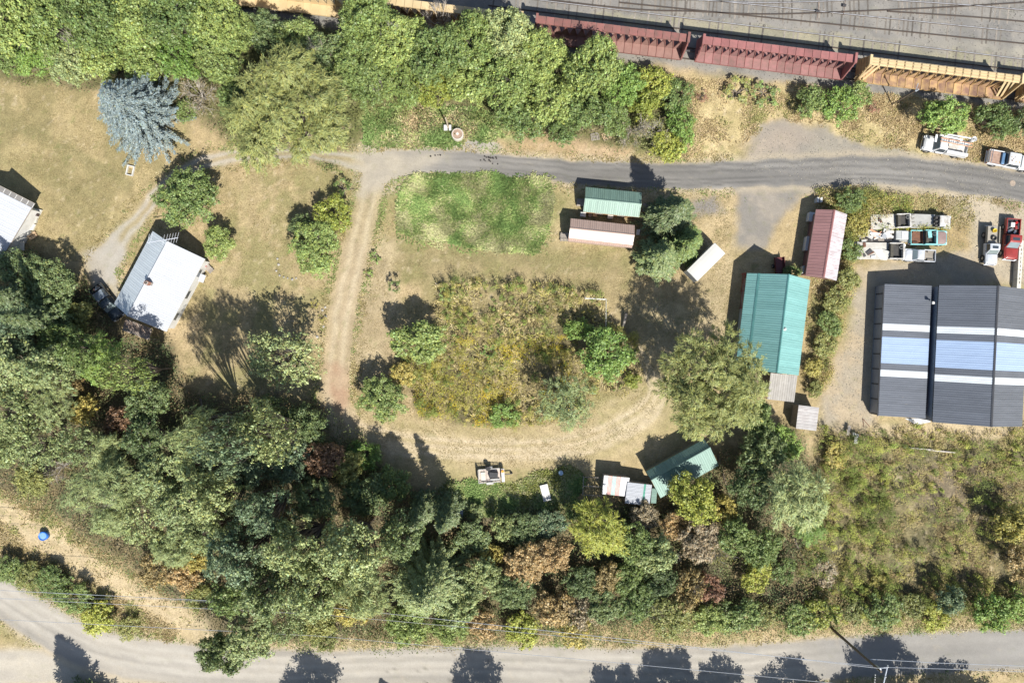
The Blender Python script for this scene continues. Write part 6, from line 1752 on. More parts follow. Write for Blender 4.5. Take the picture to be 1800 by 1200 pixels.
# ------------------------------------------------------------------ plants: where they stand
G_BAND = 'trees of the band between the lawn and the railcars'
G_WOOD = 'trees of the wood below the lawns'
G_ROADSIDE = 'shrubs along the lower road'
G_RAIL = 'shrubs on the bank below the railcars'
for a in [
    # top left band
    ('big', 22, 38, 66, 12, 'fresh', 'leafy green tree filling the top left corner', G_BAND),
    ('mid', 18, 96, 42, 6, 'fresh', 'lower green tree at the left edge under the corner tree', G_BAND),
    ('mid', 72, 100, 44, 7, 'bright', 'green tree at the upper edge of the dry lawn, nearest the left edge', G_BAND),
    ('big', 100, 40, 62, 10, 'fresh', 'leafy tree second from the top left corner along the top edge', G_BAND),
    ('mid', 128, 112, 44, 7, 'grey', 'green tree overhanging the dry lawn left of the blue spruce', G_BAND),
    ('big', 172, 42, 62, 12, 'mid', 'leafy tree at the top edge straight above the left side of the blue spruce', G_BAND),
    ('mid', 188, 108, 46, 8, 'fresh', 'green tree touching the upper left side of the blue spruce', G_BAND),
    ('big', 246, 44, 62, 10, 'fresh', 'leafy tree at the top edge straight above the middle of the blue spruce', G_BAND),
    ('mid', 258, 108, 44, 8, 'fresh', 'green tree touching the top of the blue spruce', G_BAND),
    ('big', 318, 40, 60, 11, 'mid', 'leafy tree at the top edge above the right shoulder of the blue spruce', G_BAND),
    ('mid', 320, 104, 46, 8, 'bright', 'green tree above the grey leafless bush', G_BAND),
    ('big', 385, 42, 54, 10, 'fresh', 'leafy tree at the top edge left of the gap showing the yellow railcar', G_BAND),
    ('mid', 388, 108, 46, 8, 'mid', 'deep green tree at the upper left of the big yellow green willow', G_BAND),
    ('mid', 430, 62, 34, 8, 'mid', 'narrow green tree at the left end of the pale yellow railcar', G_BAND),
    # top middle
    ('mid', 472, 62, 44, 7, 'dark', 'dark round tree in front of the pale yellow railcar', G_BAND),
    ('mid', 522, 72, 42, 7, 'mid', 'green tree above the big willow in front of the pale yellow railcar', G_BAND),
    ('mid', 572, 100, 46, 7, 'dark', 'dark green tree filling the gap right of the big willow top', G_BAND),
    ('mid', 590, 150, 40, 6, 'mid', 'low green tree at the right shoulder of the big willow', G_BAND),
    ('big', 648, 40, 60, 11, 'fresh', 'tall bright green tree covering the gap between two yellow railcars', G_BAND),
    ('big', 640, 110, 54, 9, 'mid', 'leafy tree right of the big willow, middle row of the band', G_BAND),
    ('mid', 648, 160, 36, 6, 'mid', 'green tree above the nettle bank, first from the big willow', G_BAND),
    ('big', 705, 82, 58, 10, 'fresh', 'broad leafy tree left of the pale dead tree top', G_BAND),
    ('mid', 704, 152, 46, 7, 'fresh', 'green tree above the nettle bank, second from the big willow', G_BAND),
    ('bare', 770, 30, 34, 8, None, 'pale leafless tree top standing before the dark railcar shadow', None),
    ('big', 768, 104, 58, 11, 'mid', 'broad leafy tree above the round cistern, middle row of the band', G_BAND),
    ('mid', 762, 158, 38, 6, 'yellowgreen', 'yellowish green tree straight above the meter pole', G_BAND),
    ('big', 832, 78, 56, 10, 'fresh', 'leafy tree in front of the nearly hidden yellow railcar, left one', G_BAND),
    ('mid', 826, 150, 48, 7, 'fresh', 'green tree up right of the round cistern', G_BAND),
    ('big', 892, 66, 54, 11, 'grey', 'leafy tree in front of the nearly hidden yellow railcar, right one', G_BAND),
    ('big', 890, 146, 56, 9, 'fresh', 'broad leafy tree in the middle of the band above the road', G_BAND),
    ('mid', 915, 212, 46, 6, 'mid', 'deep green tree at the road edge, right of the gravel pull-in', G_BAND),
    ('big', 948, 104, 54, 10, 'fresh', 'leafy tree at the left end of the maroon railcar', G_BAND),
    ('mid', 966, 176, 52, 8, 'fresh', 'green tree between the maroon railcar and the road, left one', G_BAND),
    ('mid', 990, 226, 34, 5, 'mid', 'low green tree left of the broken pallets', G_BAND),
    ('big', 1040, 126, 58, 10, 'fresh', 'tall leafy tree covering the middle of the maroon railcar', G_BAND),
    ('mid', 1032, 196, 46, 7, 'mid', 'green tree straight above the broken pallets', G_BAND),
    ('mid', 1090, 150, 40, 7, 'bright', 'green tree under the right half of the maroon railcar', G_BAND),
    ('mid', 1080, 214, 34, 5, 'mid', 'small green tree right above the broken pallets beside a grey bush', G_BAND),
    ('bare', 1114, 222, 40, 5, 'brown', 'grey twiggy bush between the pallets and the yellow green shrubs', None),
    ('shrub', 1146, 150, 38, 3.5, 'yellowgreen', 'yellow green shrub below the right end of the maroon railcar', None),
    ('shrub', 1188, 172, 34, 3, 'mid', 'green shrub at the right end of the leafy band', None),
    ('shrub', 1134, 188, 32, 4, 'yellowgreen', 'yellow green shrub left of the dark hollow in the band', None),
    ('shrub', 1195, 215, 30, 3.5, 'bright', 'bright shrub above the yellow green bush at the road edge', None),
    ('bare', 1150, 232, 34, 4, 'olive', 'sparse grey olive bush left of the bright bush at the road edge', None),
    ('shrub', 1172, 258, 32, 3.2, 'yellowgreen', 'bright yellow green bush at the road edge above the cabin conifers', None),
    ('shrub', 1200, 248, 24, 2.6, 'bright', 'small bright bush right of the yellow green bush at the road edge', None),
    # bare limbs standing among the crowns
    ('bare', 560, 84, 24, 9, None, 'bare grey limbs standing in shade above the big willow top', None),
    ('bare', 690, 66, 24, 12, None, 'bare grey limbs over the left of the band, straight above the nettle bank', None),
    ('bare', 736, 134, 24, 10, None, 'bare grey limbs among the crowns up left of the meter pole', None),
    ('bare', 664, 150, 20, 8, None, 'bare grey limbs above the nettle bank beside the big willow', None),
    ('bare', 884, 158, 22, 9, None, 'bare grey limbs among the crowns above the gravel pull-in', None),
    ('bare', 130, 72, 22, 11, None, 'bare pale limbs among the crowns left above the blue spruce', None),
    ('bare', 44, 70, 20, 10, None, 'bare pale limbs among the crowns of the top left corner', None),
    ('bare', 204, 872, 26, 11, None, 'bare grey limbs in the grey green wood above the dry slope', None),
    ('bare', 372, 822, 26, 14, None, 'bare pale limbs below the pale fallen trunk', None),
    ('bare', 630, 962, 26, 14, 'brown', 'bare tan limbs in the sunlit crown in the middle of the wood', None),
    ('bare', 1180, 968, 26, 7, None, 'bare grey limbs below the yellow green maple', None),
    ('bare', 1150, 1074, 24, 6, None, 'bare pale limbs just above the power line', None),
    ('bare', 1226, 1030, 22, 6.5, None, 'bare pale limbs between the orange and the rust bush', None),
    ('bare', 168, 800, 24, 9, None, 'bare grey limbs beside the rust red bush of the left wood', None),
    ('bare', 500, 640, 34, 9, None, 'bare grey limbs within the sparse tree beside the dirt track', None),
    # railway bank
    ('small', 1236, 170, 15, 1.0, 'rust', 'rust red low bush on the dry bank', None),
    ('small', 1300, 160, 32, 1.3, 'olive', 'low olive bramble on the dry bank below the red railcar, left one', G_RAIL),
    ('small', 1345, 163, 30, 1.3, 'mid', 'low green bramble on the dry bank below the red railcar, right one', G_RAIL),
    ('shrub', 1424, 180, 32, 3.2, 'mid', 'deep green shrub at the right end of the bright red railcar, left of two', G_RAIL),
    ('shrub', 1474, 186, 38, 3.4, 'bright', 'wide green shrub at the joint of the red and yellow railcars', G_RAIL),
    ('shrub', 1510, 166, 26, 3.0, 'mid', 'small green shrub under the left end of the yellow railcar', G_RAIL),
    ('small', 1536, 190, 14, 0.9, 'rust', 'tiny rust coloured bush left of the slim dark pole', None),
    ('mid', 1656, 206, 40, 5.2, 'bright', 'bright green tree just above the bucket truck', G_RAIL),
    ('shrub', 1738, 206, 30, 4.4, 'mid', 'dark green shrub above the white pickup, left of two', G_RAIL),
    ('shrub', 1764, 226, 28, 3.4, 'mid', 'green shrub just above the white pickup with the wooden load', G_RAIL),
    ('shrub', 1806, 212, 30, 4.0, 'dark', 'dark green shrub cut by the right edge above the white pickup', G_RAIL),
    # left lawn
    ('spruce', 236, 196, 76, 12, 'spruce', 'large silvery blue spruce on the dry lawn', None),
    ('bare', 348, 164, 40, 4, 'brown', 'grey leafless bush between the blue spruce and the big willow', None),
    ('shrub', 330, 196, 24, 2.2, 'mid', 'low green shrub at the right foot of the blue spruce', None),
    ('mid', 418, 180, 40, 6, 'mid', 'deep green tree peeping out at the left side of the big willow', None),
    ('willow', 510, 206, 118, 14, 'willow', 'huge yellow green willow beside the road end', None),
    ('mid', 334, 352, 58, 6.5, 'mid', 'round green tree beside the curve of the gravel drive', None),
    ('mid', 386, 428, 33, 4, 'fresh', 'small round tree at the upper right corner of the white roofed house', None),
    ('mid', 556, 438, 50, 5, 'fresh', 'wide green fruit tree left of the dirt track', None),
    ('shrub', 586, 380, 38, 4, 'yellowgreen', 'bright yellow green bush left of the dirt track', None),
    ('shrub', 530, 398, 26, 3.2, 'dark', 'dark green bush in shade left of the bright yellow green bush', None),
    ('small', 603, 330, 20, 1.6, 'mid', 'small weedy shrub between the big willow and the dirt track', None),
    ('small', 553, 537, 10, 0.9, 'gold', 'upper of two tiny golden shrubs left of the dirt track', None),
    ('small', 566, 560, 10, 0.9, 'gold', 'lower of two tiny golden shrubs left of the dirt track', None),
    # centre
    ('airy', 506, 630, 66, 10, 'grey', 'sparse grey green tree with bare branches beside the dirt track', None),
    ('mid', 738, 600, 52, 6, 'fresh', 'round light green apple tree at the left side of the weedy garden', None),
    ('small', 694, 502, 15, 2.2, 'mid', 'slim young shrub standing alone left of the garden corner', None),
    ('small', 660, 452, 12, 0.9, 'bright', 'low green weed clump on the right side of the dirt track, upper one', None),
    ('small', 648, 482, 12, 0.8, 'bright', 'low green weed clump on the right side of the dirt track, lower one', None),
    ('shrub', 708, 658, 24, 2.4, 'gold', 'yellow flowering bush at the lower left corner of the garden', None),
    ('mid', 676, 702, 44, 5, 'mid', 'green tree at the lower left corner of the weedy garden', None),
    ('mid', 1066, 622, 54, 6, 'bright', 'vivid green tree at the right side of the weedy garden', None),
    ('shrub', 1018, 580, 26, 3.4, 'bright', 'small vivid green tree inside the garden left of the larger one', None),
    ('airy', 994, 706, 56, 9, 'grey', 'sparse grey green tree at the lower right edge of the garden', None),
    ('shrub', 888, 730, 28, 2.4, 'bright', 'bright green bush at the bottom edge of the garden', None),
    ('shrub', 1112, 668, 18, 1.8, 'yellowgreen', 'small yellow green bush at the lower right corner of the garden', None),
    ('small', 782, 516, 18, 1.5, 'fresh', 'low green bush at the upper left corner of the garden', None),
    ('small', 858, 620, 16, 1.2, 'bright', 'small green clump in the middle of the weedy garden', None),
    ('fir', 1180, 376, 46, 11.5, 'fir', 'dark conifer right of the green cabin with its shadow across the road', None),
    ('fir', 1160, 452, 44, 9, 'dark', 'green conifer below the dark one beside the tan cabin', None),
    ('narrow', 1208, 428, 34, 9, 'mid', 'bright green conifer touching the white box trailer', None),
    ('willow', 1250, 674, 108, 14.5, 'willow', 'huge yellow green willow at the lower left of the teal roofed house', None),
    # beside the red shed and the grey building
    ('shrub', 1494, 352, 26, 2.6, 'mid', 'green shrub between the red shed and the road', None),
    ('shrub', 1508, 398, 22, 2.0, 'gold', 'golden bush between the red shed and the stripped trucks', None),
    ('shrub', 1494, 440, 22, 2.0, 'mid', 'green bush right of the lower half of the red shed', None),
    ('shrub', 1492, 490, 24, 2.2, 'olive', 'olive bush just below the long stripped truck', None),
    ('shrub', 1470, 528, 26, 2.2, 'olive', 'olive bush along the yard fence right of the teal house, top one', None),
    ('shrub', 1458, 570, 25, 2.2, 'mid', 'green bush along the yard fence right of the teal house, middle one', None),
    ('shrub', 1448, 606, 24, 2.0, 'olive', 'olive bush along the yard fence right of the teal house, lower one', None),
    ('shrub', 1430, 645, 20, 1.8, 'gold', 'golden bush at the lower right corner of the teal house', None),
    ('shrub', 1432, 684, 16, 1.6, 'olive', 'small olive bush above the rusty shed', None),
    ('shrub', 1392, 478, 16, 1.6, 'mid', 'green weeds bush between the teal house and the red shed', None),
    # wood, left part
    ('tall', 30, 648, 56, 12, 'grey', 'grey green tree at the left edge below the dark shaded thicket', G_WOOD),
    ('tall', 102, 646, 48, 13, 'grey', 'grey green tree below the shaded thicket, left of the bright feathery tree', G_WOOD),
    ('feather', 180, 628, 44, 9, 'bright', 'bright feathery tree below the dark pickup', G_WOOD),
    ('airy', 238, 652, 46, 16, 'fresh', 'tall green tree shading the lower end of the white roof', G_WOOD),
    ('mid', 262, 706, 46, 8, 'dark', 'dark green tree below the tall one that shades the white roof', G_WOOD),
    ('airy', 34, 722, 52, 11, 'pale', 'pale green tree at the left edge, middle of the wood', G_WOOD),
    ('airy', 102, 706, 44, 9, 'grey', 'grey green tree left of the small rusty bush', G_WOOD),
    ('shrub', 128, 676, 20, 5, 'orange', 'orange bush between grey green trees left of the feathery trees', G_WOOD),
    ('shrub', 148, 722, 30, 5, 'gold', 'yellow green autumn bush below the feathery trees', G_WOOD),
    ('shrub', 216, 742, 34, 5, 'rust', 'rust red bush in the middle of the left wood', G_WOOD),
    ('airy', 78, 780, 50, 9, 'grey', 'broad grey green tree above the dry grass slope at left', G_WOOD),
    ('mid', 20, 788, 36, 7, 'pale', 'pale tree at the left edge above the dry slope', G_WOOD),
    ('airy', 146, 780, 44, 9, 'grey', 'grey green tree below the yellow green autumn bush', G_WOOD),
    ('feather', 196, 800, 40, 9, 'grey', 'grey feathery tree below the rust red bush', G_WOOD),
    ('tall', 260, 770, 44, 11, 'dark', 'dark tree right of the rust red bush', G_WOOD),
    ('mid', 58, 840, 34, 5, 'olive', 'olive thicket tree at the top of the dry slope', G_WOOD),
    ('bare', 96, 822, 34, 5, None, 'grey bare bush at the top of the dry slope', G_WOOD),
    ('mid', 40, 480, 50, 6, 'dark', 'dark shaded tree at the left edge below the edge house', G_WOOD),
    ('mid', 96, 496, 44, 6, 'dark', 'dark shaded tree left of the dark pickup, upper one', G_WOOD),
    ('mid', 20, 545, 50, 8, 'blue', 'dark blue green tree at the left edge in the shaded thicket', G_WOOD),
    ('mid', 84, 556, 46, 7, 'dark', 'dark tree in the middle of the shaded thicket', G_WOOD),
    ('shrub', 140, 560, 30, 4, 'olive', 'olive bush at the lower left of the dark pickup', G_WOOD),
    ('mid', 44, 596, 44, 9, 'blue', 'blue green tree at the lower edge of the shaded thicket', G_WOOD),
    ('mid', 116, 598, 38, 8, 'mid', 'green tree between the shaded thicket and the feathery trees', G_WOOD),
    ('narrow', 70, 560, 30, 16, 'fir', 'tall dark conifer rising from the shaded thicket at left', G_WOOD),
    ('narrow', 26, 520, 26, 14, 'fir', 'tall dark conifer near the left edge in the shaded thicket', G_WOOD),
    ('tall', 150, 620, 34, 15, 'mid', 'tall tree between the shaded thicket and the bright feathery tree', G_WOOD),
    # grey green mass lower left
    ('airy', 160, 858, 46, 9, 'grey', 'grey green tree at the upper end of the dry slope', G_WOOD),
    ('feather', 212, 846, 48, 11, 'grey', 'feathery grey tree right of the slope end, upper row', G_WOOD),
    ('tall', 286, 836, 50, 12, 'grey', 'grey green crown in the middle of the lower left wood, upper row', G_WOOD),
    ('tall', 352, 812, 50, 13, 'grey', 'grey green crown below the pale fallen trunk', G_WOOD),
    ('feather', 206, 908, 38, 8, 'grey', 'low feathery grey tree above the dry slope', G_WOOD),
    ('airy', 260, 904, 50, 10, 'grey', 'spreading grey green tree above the orange bushes', G_WOOD),
    ('tall', 322, 892, 50, 13, 'grey', 'tall grey green tree in the lower left wood, middle row', G_WOOD),
    ('tall', 388, 866, 52, 18, 'grey', 'tall grey green tree left of the blue green giants', G_WOOD),
    ('feather', 312, 960, 40, 9, 'grey', 'feathery tree just above the orange bushes', G_WOOD),
    ('tall', 366, 936, 42, 12, 'pale', 'pale green tree between the orange bushes and the blue green giants', G_WOOD),
    ('shrub', 274, 1000, 34, 4.5, 'orange', 'orange autumn bush at the lower left edge of the wood, left one', G_WOOD),
    ('shrub', 322, 1008, 38, 4.5, 'orange', 'orange autumn bush at the lower left edge of the wood, middle one', G_WOOD),
    ('shrub', 342, 976, 30, 5, 'gold', 'golden bush above the orange ones at lower left', G_WOOD),
    ('shrub', 352, 1046, 28, 3.5, 'olive', 'olive bush below the orange ones at lower left', G_WOOD),
    ('mid', 392, 1142, 44, 9, 'dark', 'dark shaded tree reaching over the lower road', G_WOOD),
    ('tall', 442, 1118, 48, 12, 'grey', 'grey green tree right of the dark one at the lower road', G_WOOD),
    ('airy', 505, 1080, 46, 10, 'pale', 'pale green tree at the lower road, second from the dark one', G_WOOD),
    # dark conifers and crowns by the lawn
    ('airy', 372, 760, 54, 22, 'grey', 'tall thin crowned tree added for its shade, right of the pale fallen trunk, left of three', G_WOOD),  # these three are added, tall and airy to spread dappled shade on the lawn
    ('airy', 424, 776, 58, 24, 'blue', 'tall thin crowned tree added for its shade, right of the pale fallen trunk, middle of three', G_WOOD),
    ('airy', 486, 756, 56, 21, 'grey', 'tall thin crowned tree added for its shade, right of the pale fallen trunk, right of three', G_WOOD),
    ('tall', 430, 822, 48, 10, 'blue', 'dark blue green crown below the three added shade trees', G_WOOD),
    ('tall', 508, 806, 48, 9, 'blue', 'blue green crown below the sparse grey tree', G_WOOD),
    ('mid', 540, 742, 40, 8, 'dark', 'dark green tree at the bottom end of the dirt track, left side', G_WOOD),
    ('mid', 480, 726, 36, 7, 'dark', 'dark shaded tree under the sparse grey tree', G_WOOD),
    ('mid', 572, 806, 38, 8, 'rust', 'rust brown tree in the shade left of the mown path', G_WOOD),
    ('mid', 612, 818, 34, 7, 'olive', 'olive tree at the left end of the mown path', G_WOOD),
    ('shrub', 640, 800, 32, 3, 'bright', 'bright green bush at the left end of the mown path', G_WOOD),
    ('tall', 470, 892, 54, 19, 'blue', 'blue green giant in the centre left of the wood, upper one', G_WOOD),
    ('tall', 430, 964, 56, 20, 'blue', 'blue green giant in the centre left of the wood, left one', G_WOOD),
    ('tall', 530, 956, 56, 21, 'grey', 'sunlit grey green crown right of the blue green giants', G_WOOD),
    ('tall', 556, 878, 46, 9, 'dark', 'dark crown below the rust brown shaded tree', G_WOOD),
    ('mid', 640, 870, 44, 6, 'dark', 'dark tree in the shade below the bright green bush', G_WOOD),
    ('mid', 690, 850, 38, 5, 'mid', 'shaded tree below the two-pointed shadow on the mown path', G_WOOD),
    ('tall', 622, 956, 62, 21, 'grey', 'large sunlit green crown with tan branches in the middle of the wood', G_WOOD),
    ('tall', 560, 1026, 56, 20, 'grey', 'sunlit crown left of the golden bush in the lower wood', G_WOOD),
    ('feather', 640, 1022, 54, 18, 'grey', 'feathery crown above the golden bush in the lower wood', G_WOOD),
    ('tall', 482, 1030, 56, 19, 'grey', 'crown below the blue green giants, left of the golden bush', G_WOOD),
    ('tall', 420, 1040, 44, 13, 'mid', 'crown at the lower left corner of the blue green giants', G_WOOD),
    ('mid', 556, 1092, 36, 6, 'olive', 'olive tree at the lower road under the power line, left one', G_WOOD),
    ('shrub', 622, 1070, 36, 5, 'gold', 'golden bush under the power line in the lower wood', G_WOOD),
    ('shrub', 572, 1120, 26, 3, 'olive', 'olive bush at the lower road edge', G_WOOD),
    ('tall', 706, 938, 46, 16, 'dark', 'dark crown left of the whorled grey green tree', G_WOOD),
    ('spruce', 752, 1024, 76, 14, 'grey', 'broad grey green tree with whorled branches above the lower road', G_WOOD),
    ('mid', 806, 1056, 46, 8, 'grey', 'grey green tree at the right of the whorled tree', G_WOOD),
    ('mid', 720, 1092, 42, 6, 'fresh', 'green tree at the lower road below the whorled tree', G_WOOD),
    ('mid', 790, 1104, 34, 5, 'fresh', 'low green tree at the lower road right of the whorled tree foot', G_WOOD),
    ('mid', 846, 1010, 38, 7, 'grey', 'grey green tree between the whorled tree and the orange bushes', G_WOOD),
    ('narrow', 738, 902, 30, 13, 'fir', 'left of the two dark conifers casting the two-pointed shadow', G_WOOD),
    ('narrow', 784, 906, 30, 13, 'fir', 'right of the two dark conifers casting the two-pointed shadow', G_WOOD),
    ('mid', 832, 944, 38, 4, 'dark', 'dark shaded tree below the slatted blue grey box', G_WOOD),
    ('shrub', 864, 972, 24, 4, 'gold', 'golden bush below the dark shaded tree', G_WOOD),
    ('shrub', 882, 926, 24, 4, 'pale', 'pale bush at the edge of the shaded weeds', G_WOOD),
    ('shrub', 836, 900, 18, 1.8, 'pale', 'white flowering bush right of the slatted blue grey box', None),
    ('shrub', 846, 1096, 32, 3.5, 'orange', 'orange brown bush at the lower road right of the low green trees', G_WOOD),
    # wood, right part
    ('mid', 922, 988, 42, 6, 'orange', 'orange autumn tree in the lower wood, left of the pointed yellow green tree', G_WOOD),
    ('mid', 972, 972, 36, 6, 'orange', 'orange autumn tree touching the pointed yellow green tree', G_WOOD),
    ('mid', 920, 930, 34, 4, 'dark', 'dark green tree above the orange pair', G_WOOD),
    ('mid', 965, 920, 34, 3.6, 'blue', 'dark blue green tree below the white panel', G_WOOD),
    ('mid', 900, 1036, 38, 6, 'dark', 'dark tree below the orange pair', G_WOOD),
    ('feather', 1050, 926, 54, 9, 'yellowgreen', 'pointed yellow green tree below the patchwork roof shed', G_WOOD),
    ('mid', 1012, 894, 24, 3.2, 'mid', 'green tree left of the pointed yellow green tree', G_WOOD),
    ('mid', 1110, 950, 40, 7, 'mid', 'green tree right of the pointed yellow green tree', G_WOOD),
    ('mid', 1150, 972, 40, 7, 'grey', 'grey green tree below the white lean-to', G_WOOD),
    ('mid', 1130, 908, 28, 4, 'brown', 'brown thicket tree below the white lean-to', G_WOOD),
    ('mid', 1216, 872, 50, 8, 'yellowgreen', 'yellow green maple overhanging the green shed', G_WOOD),
    ('shrub', 1186, 922, 30, 4, 'orange', 'orange brown bush below the yellow green maple, left one', G_WOOD),
    ('shrub', 1268, 896, 28, 4.5, 'gold', 'golden bush right of the yellow green maple', G_WOOD),
    ('mid', 1228, 948, 40, 6, 'brown', 'brown olive tree below the yellow green maple', G_WOOD),
    ('bare', 1260, 962, 40, 6, 'olive', 'grey twiggy tree below the yellow green maple', G_WOOD),
    ('mid', 1290, 940, 40, 6, 'mid', 'green tree between the maple and the soft grey green willow', G_WOOD),
    ('mid', 1066, 1014, 32, 5, 'orange', 'orange autumn tree below the pointed yellow green tree', G_WOOD),
    ('mid', 1100, 1010, 34, 5, 'mid', 'green tree right of the orange tree below the pointed one', G_WOOD),
    ('mid', 1020, 1020, 32, 5, 'dark', 'dark tree left of the orange tree below the pointed one', G_WOOD),
    ('shrub', 974, 1066, 40, 5, 'orange', 'orange bush above the power line, left one', G_WOOD),
    ('shrub', 1024, 1072, 34, 4, 'brown', 'brown bush above the power line next to the orange one', G_WOOD),
    ('mid', 1060, 1062, 36, 5, 'dark', 'dark green tree above the power line, left one', G_WOOD),
    ('mid', 1120, 1054, 38, 5, 'mid', 'green tree above the power line, middle one', G_WOOD),
    ('mid', 1160, 1020, 34, 5, 'dark', 'dark green tree in the lower wood left of the orange and rust pair', G_WOOD),
    ('shrub', 1208, 1034, 36, 5.5, 'orange', 'orange bush of the orange and rust pair', G_WOOD),
    ('shrub', 1246, 1032, 28, 5, 'rust', 'rust brown bush of the orange and rust pair', G_WOOD),
    ('mid', 1178, 1080, 42, 5, 'olive', 'olive tree under the power line in the lower wood', G_WOOD),
    ('mid', 1246, 1088, 36, 4, 'fresh', 'light green tree above the lower road under the wires', G_WOOD),
    ('shrub', 920, 1106, 38, 3.5, 'yellowgreen', 'yellow green bush at the lower road, left of the middle', G_WOOD),
    ('shrub', 1010, 1108, 32, 3, 'gold', 'golden bush at the lower road in the middle', G_WOOD),
    ('feather', 1392, 872, 62, 12, 'grey', 'soft grey green willow at the right end of the wood', G_WOOD),
    ('feather', 1418, 920, 34, 6, 'bright', 'bright green bush tree at the foot of the soft grey green willow', G_WOOD),
    ('mid', 1340, 794, 44, 8, 'dark', 'dark tree right of the green shed', G_WOOD),
    ('mid', 1316, 852, 44, 8, 'dark', 'dark tree left of the soft grey green willow', G_WOOD),
    ('mid', 1375, 778, 34, 5, 'bright', 'vivid green tree below the rusty shed', G_WOOD),
    ('mid', 1330, 740, 36, 6, 'mid', 'green tree between the porch and the huge right willow', G_WOOD),
    ('mid', 1336, 960, 38, 6, 'mid', 'green tree below the soft grey green willow', G_WOOD),
    ('shrub', 1330, 1010, 32, 3.5, 'yellowgreen', 'yellow green bush at the lower right end of the wood', G_WOOD),
    ('shrub', 1376, 1000, 26, 3, 'mid', 'green bush left of the dark fallen trunk', G_WOOD),
    # right field and road edge
    ('shrub', 1296, 1080, 42, 3.8, 'mid', 'green bush above the lower road, first of the right hand row', G_ROADSIDE),
    ('shrub', 1350, 1082, 24, 1.8, 'olive', 'olive bush above the lower road, second of the right hand row', G_ROADSIDE),
    ('shrub', 1402, 1086, 36, 3.2, 'fresh', 'green bush above the lower road, just left of the pole foot', G_ROADSIDE),
    ('shrub', 1446, 1078, 32, 3.2, 'yellowgreen', 'yellow green bush at the foot of the power pole', G_ROADSIDE),
    ('shrub', 1504, 1074, 26, 2.0, 'olive', 'olive bush above the lower road, first right of the pole', G_ROADSIDE),
    ('shrub', 1552, 1072, 36, 3.2, 'mid', 'green bush above the lower road, second right of the pole', G_ROADSIDE),
    ('shrub', 1604, 1064, 26, 2.2, 'olive', 'olive bush above the lower road, third right of the pole', G_ROADSIDE),
    ('shrub', 1640, 1084, 28, 2.6, 'yellowgreen', 'yellow green bush above the lower road, fourth right of the pole', G_ROADSIDE),
    ('shrub', 1668, 1052, 30, 4.6, 'blue', 'small blue green bush behind the roadside row', G_ROADSIDE),
    ('shrub', 1738, 1074, 38, 5.0, 'bright', 'bright round green bush near the lower right corner', G_ROADSIDE),
    ('shrub', 1792, 1064, 30, 3.0, 'bright', 'bright green bush cut by the right edge near the corner', G_ROADSIDE),
    ('shrub', 1544, 1018, 14, 1.6, 'gold', 'small yellow bush alone in the dry field', None),
    ('shrub', 1776, 918, 40, 5.4, 'gold', 'golden bush at the right edge of the dry field, upper one', None),
    ('shrub', 1794, 988, 38, 5.0, 'orange', 'orange bush at the right edge of the dry field, middle one', None),
    ('shrub', 1470, 800, 26, 1.8, 'gold', 'golden bush below the wrecked machine frame', None),
    ('shrub', 1450, 1006, 26, 2.0, 'brown', 'brown bush in the dry field right of the dark fallen trunk', None),
    # lower left roadside
    ('shrub', 16, 1000, 28, 2.4, 'mid', 'green bush at the left edge beside the gravel lane', G_ROADSIDE),
    ('shrub', 52, 1012, 26, 2.2, 'olive', 'olive bush beside the gravel lane, second from the left edge', G_ROADSIDE),
    ('shrub', 94, 1024, 34, 2.4, 'mid', 'wide green bush beside the gravel lane, third from the left edge', G_ROADSIDE),
    ('shrub', 132, 1052, 32, 2.8, 'mid', 'green bush beside the gravel lane, fourth from the left edge', G_ROADSIDE),
    ('shrub', 172, 1084, 36, 2.8, 'yellowgreen', 'yellow green bush beside the gravel lane, last of the row', G_ROADSIDE),
    ('shrub', 226, 1104, 22, 1.5, 'olive', 'low olive bush at the tip of the roadside thicket', G_ROADSIDE),
    # beyond the lower edge: their shadows fall across the road
    ('narrow', 118, 1270, 52, 12, 'fir', 'conifer just beyond the bottom edge, its pointed shadow on the gravel lane', None),
    ('fir', 160, 1262, 24, 6, 'fir', 'young conifer just beyond the bottom edge at left', None),
    ('mid', 556, 1290, 60, 9, 'mid', 'tree just beyond the bottom edge below the left centre of the road', None),
    ('mid', 866, 1292, 56, 9, 'mid', 'tree just beyond the bottom edge below the middle of the road', None),
    ('fir', 690, 1262, 26, 5.5, 'fir', 'small conifer just beyond the bottom edge', None),
    ('mid', 1120, 1300, 62, 7.5, 'mid', 'tree just beyond the bottom edge, first of the right hand group', None),
    ('big', 1225, 1310, 70, 9.5, 'mid', 'tree just beyond the bottom edge, second of the right hand group', None),
    ('mid', 1310, 1290, 56, 8, 'mid', 'tree just beyond the bottom edge, third of the right hand group', None),
    ('mid', 1440, 1290, 66, 8, 'mid', 'tree just beyond the bottom edge left of the pole', None),
    ('big', 1640, 1300, 70, 11.5, 'mid', 'tall tree just beyond the bottom edge right of the pole', None),
    ('big', 1730, 1310, 80, 7.5, 'mid', 'broad tree just beyond the bottom edge towards the right corner', None),
    ('mid', 1550, 1300, 60, 7, 'mid', 'tree just beyond the bottom edge straight below the pole', None),
]:
    plant(*a)

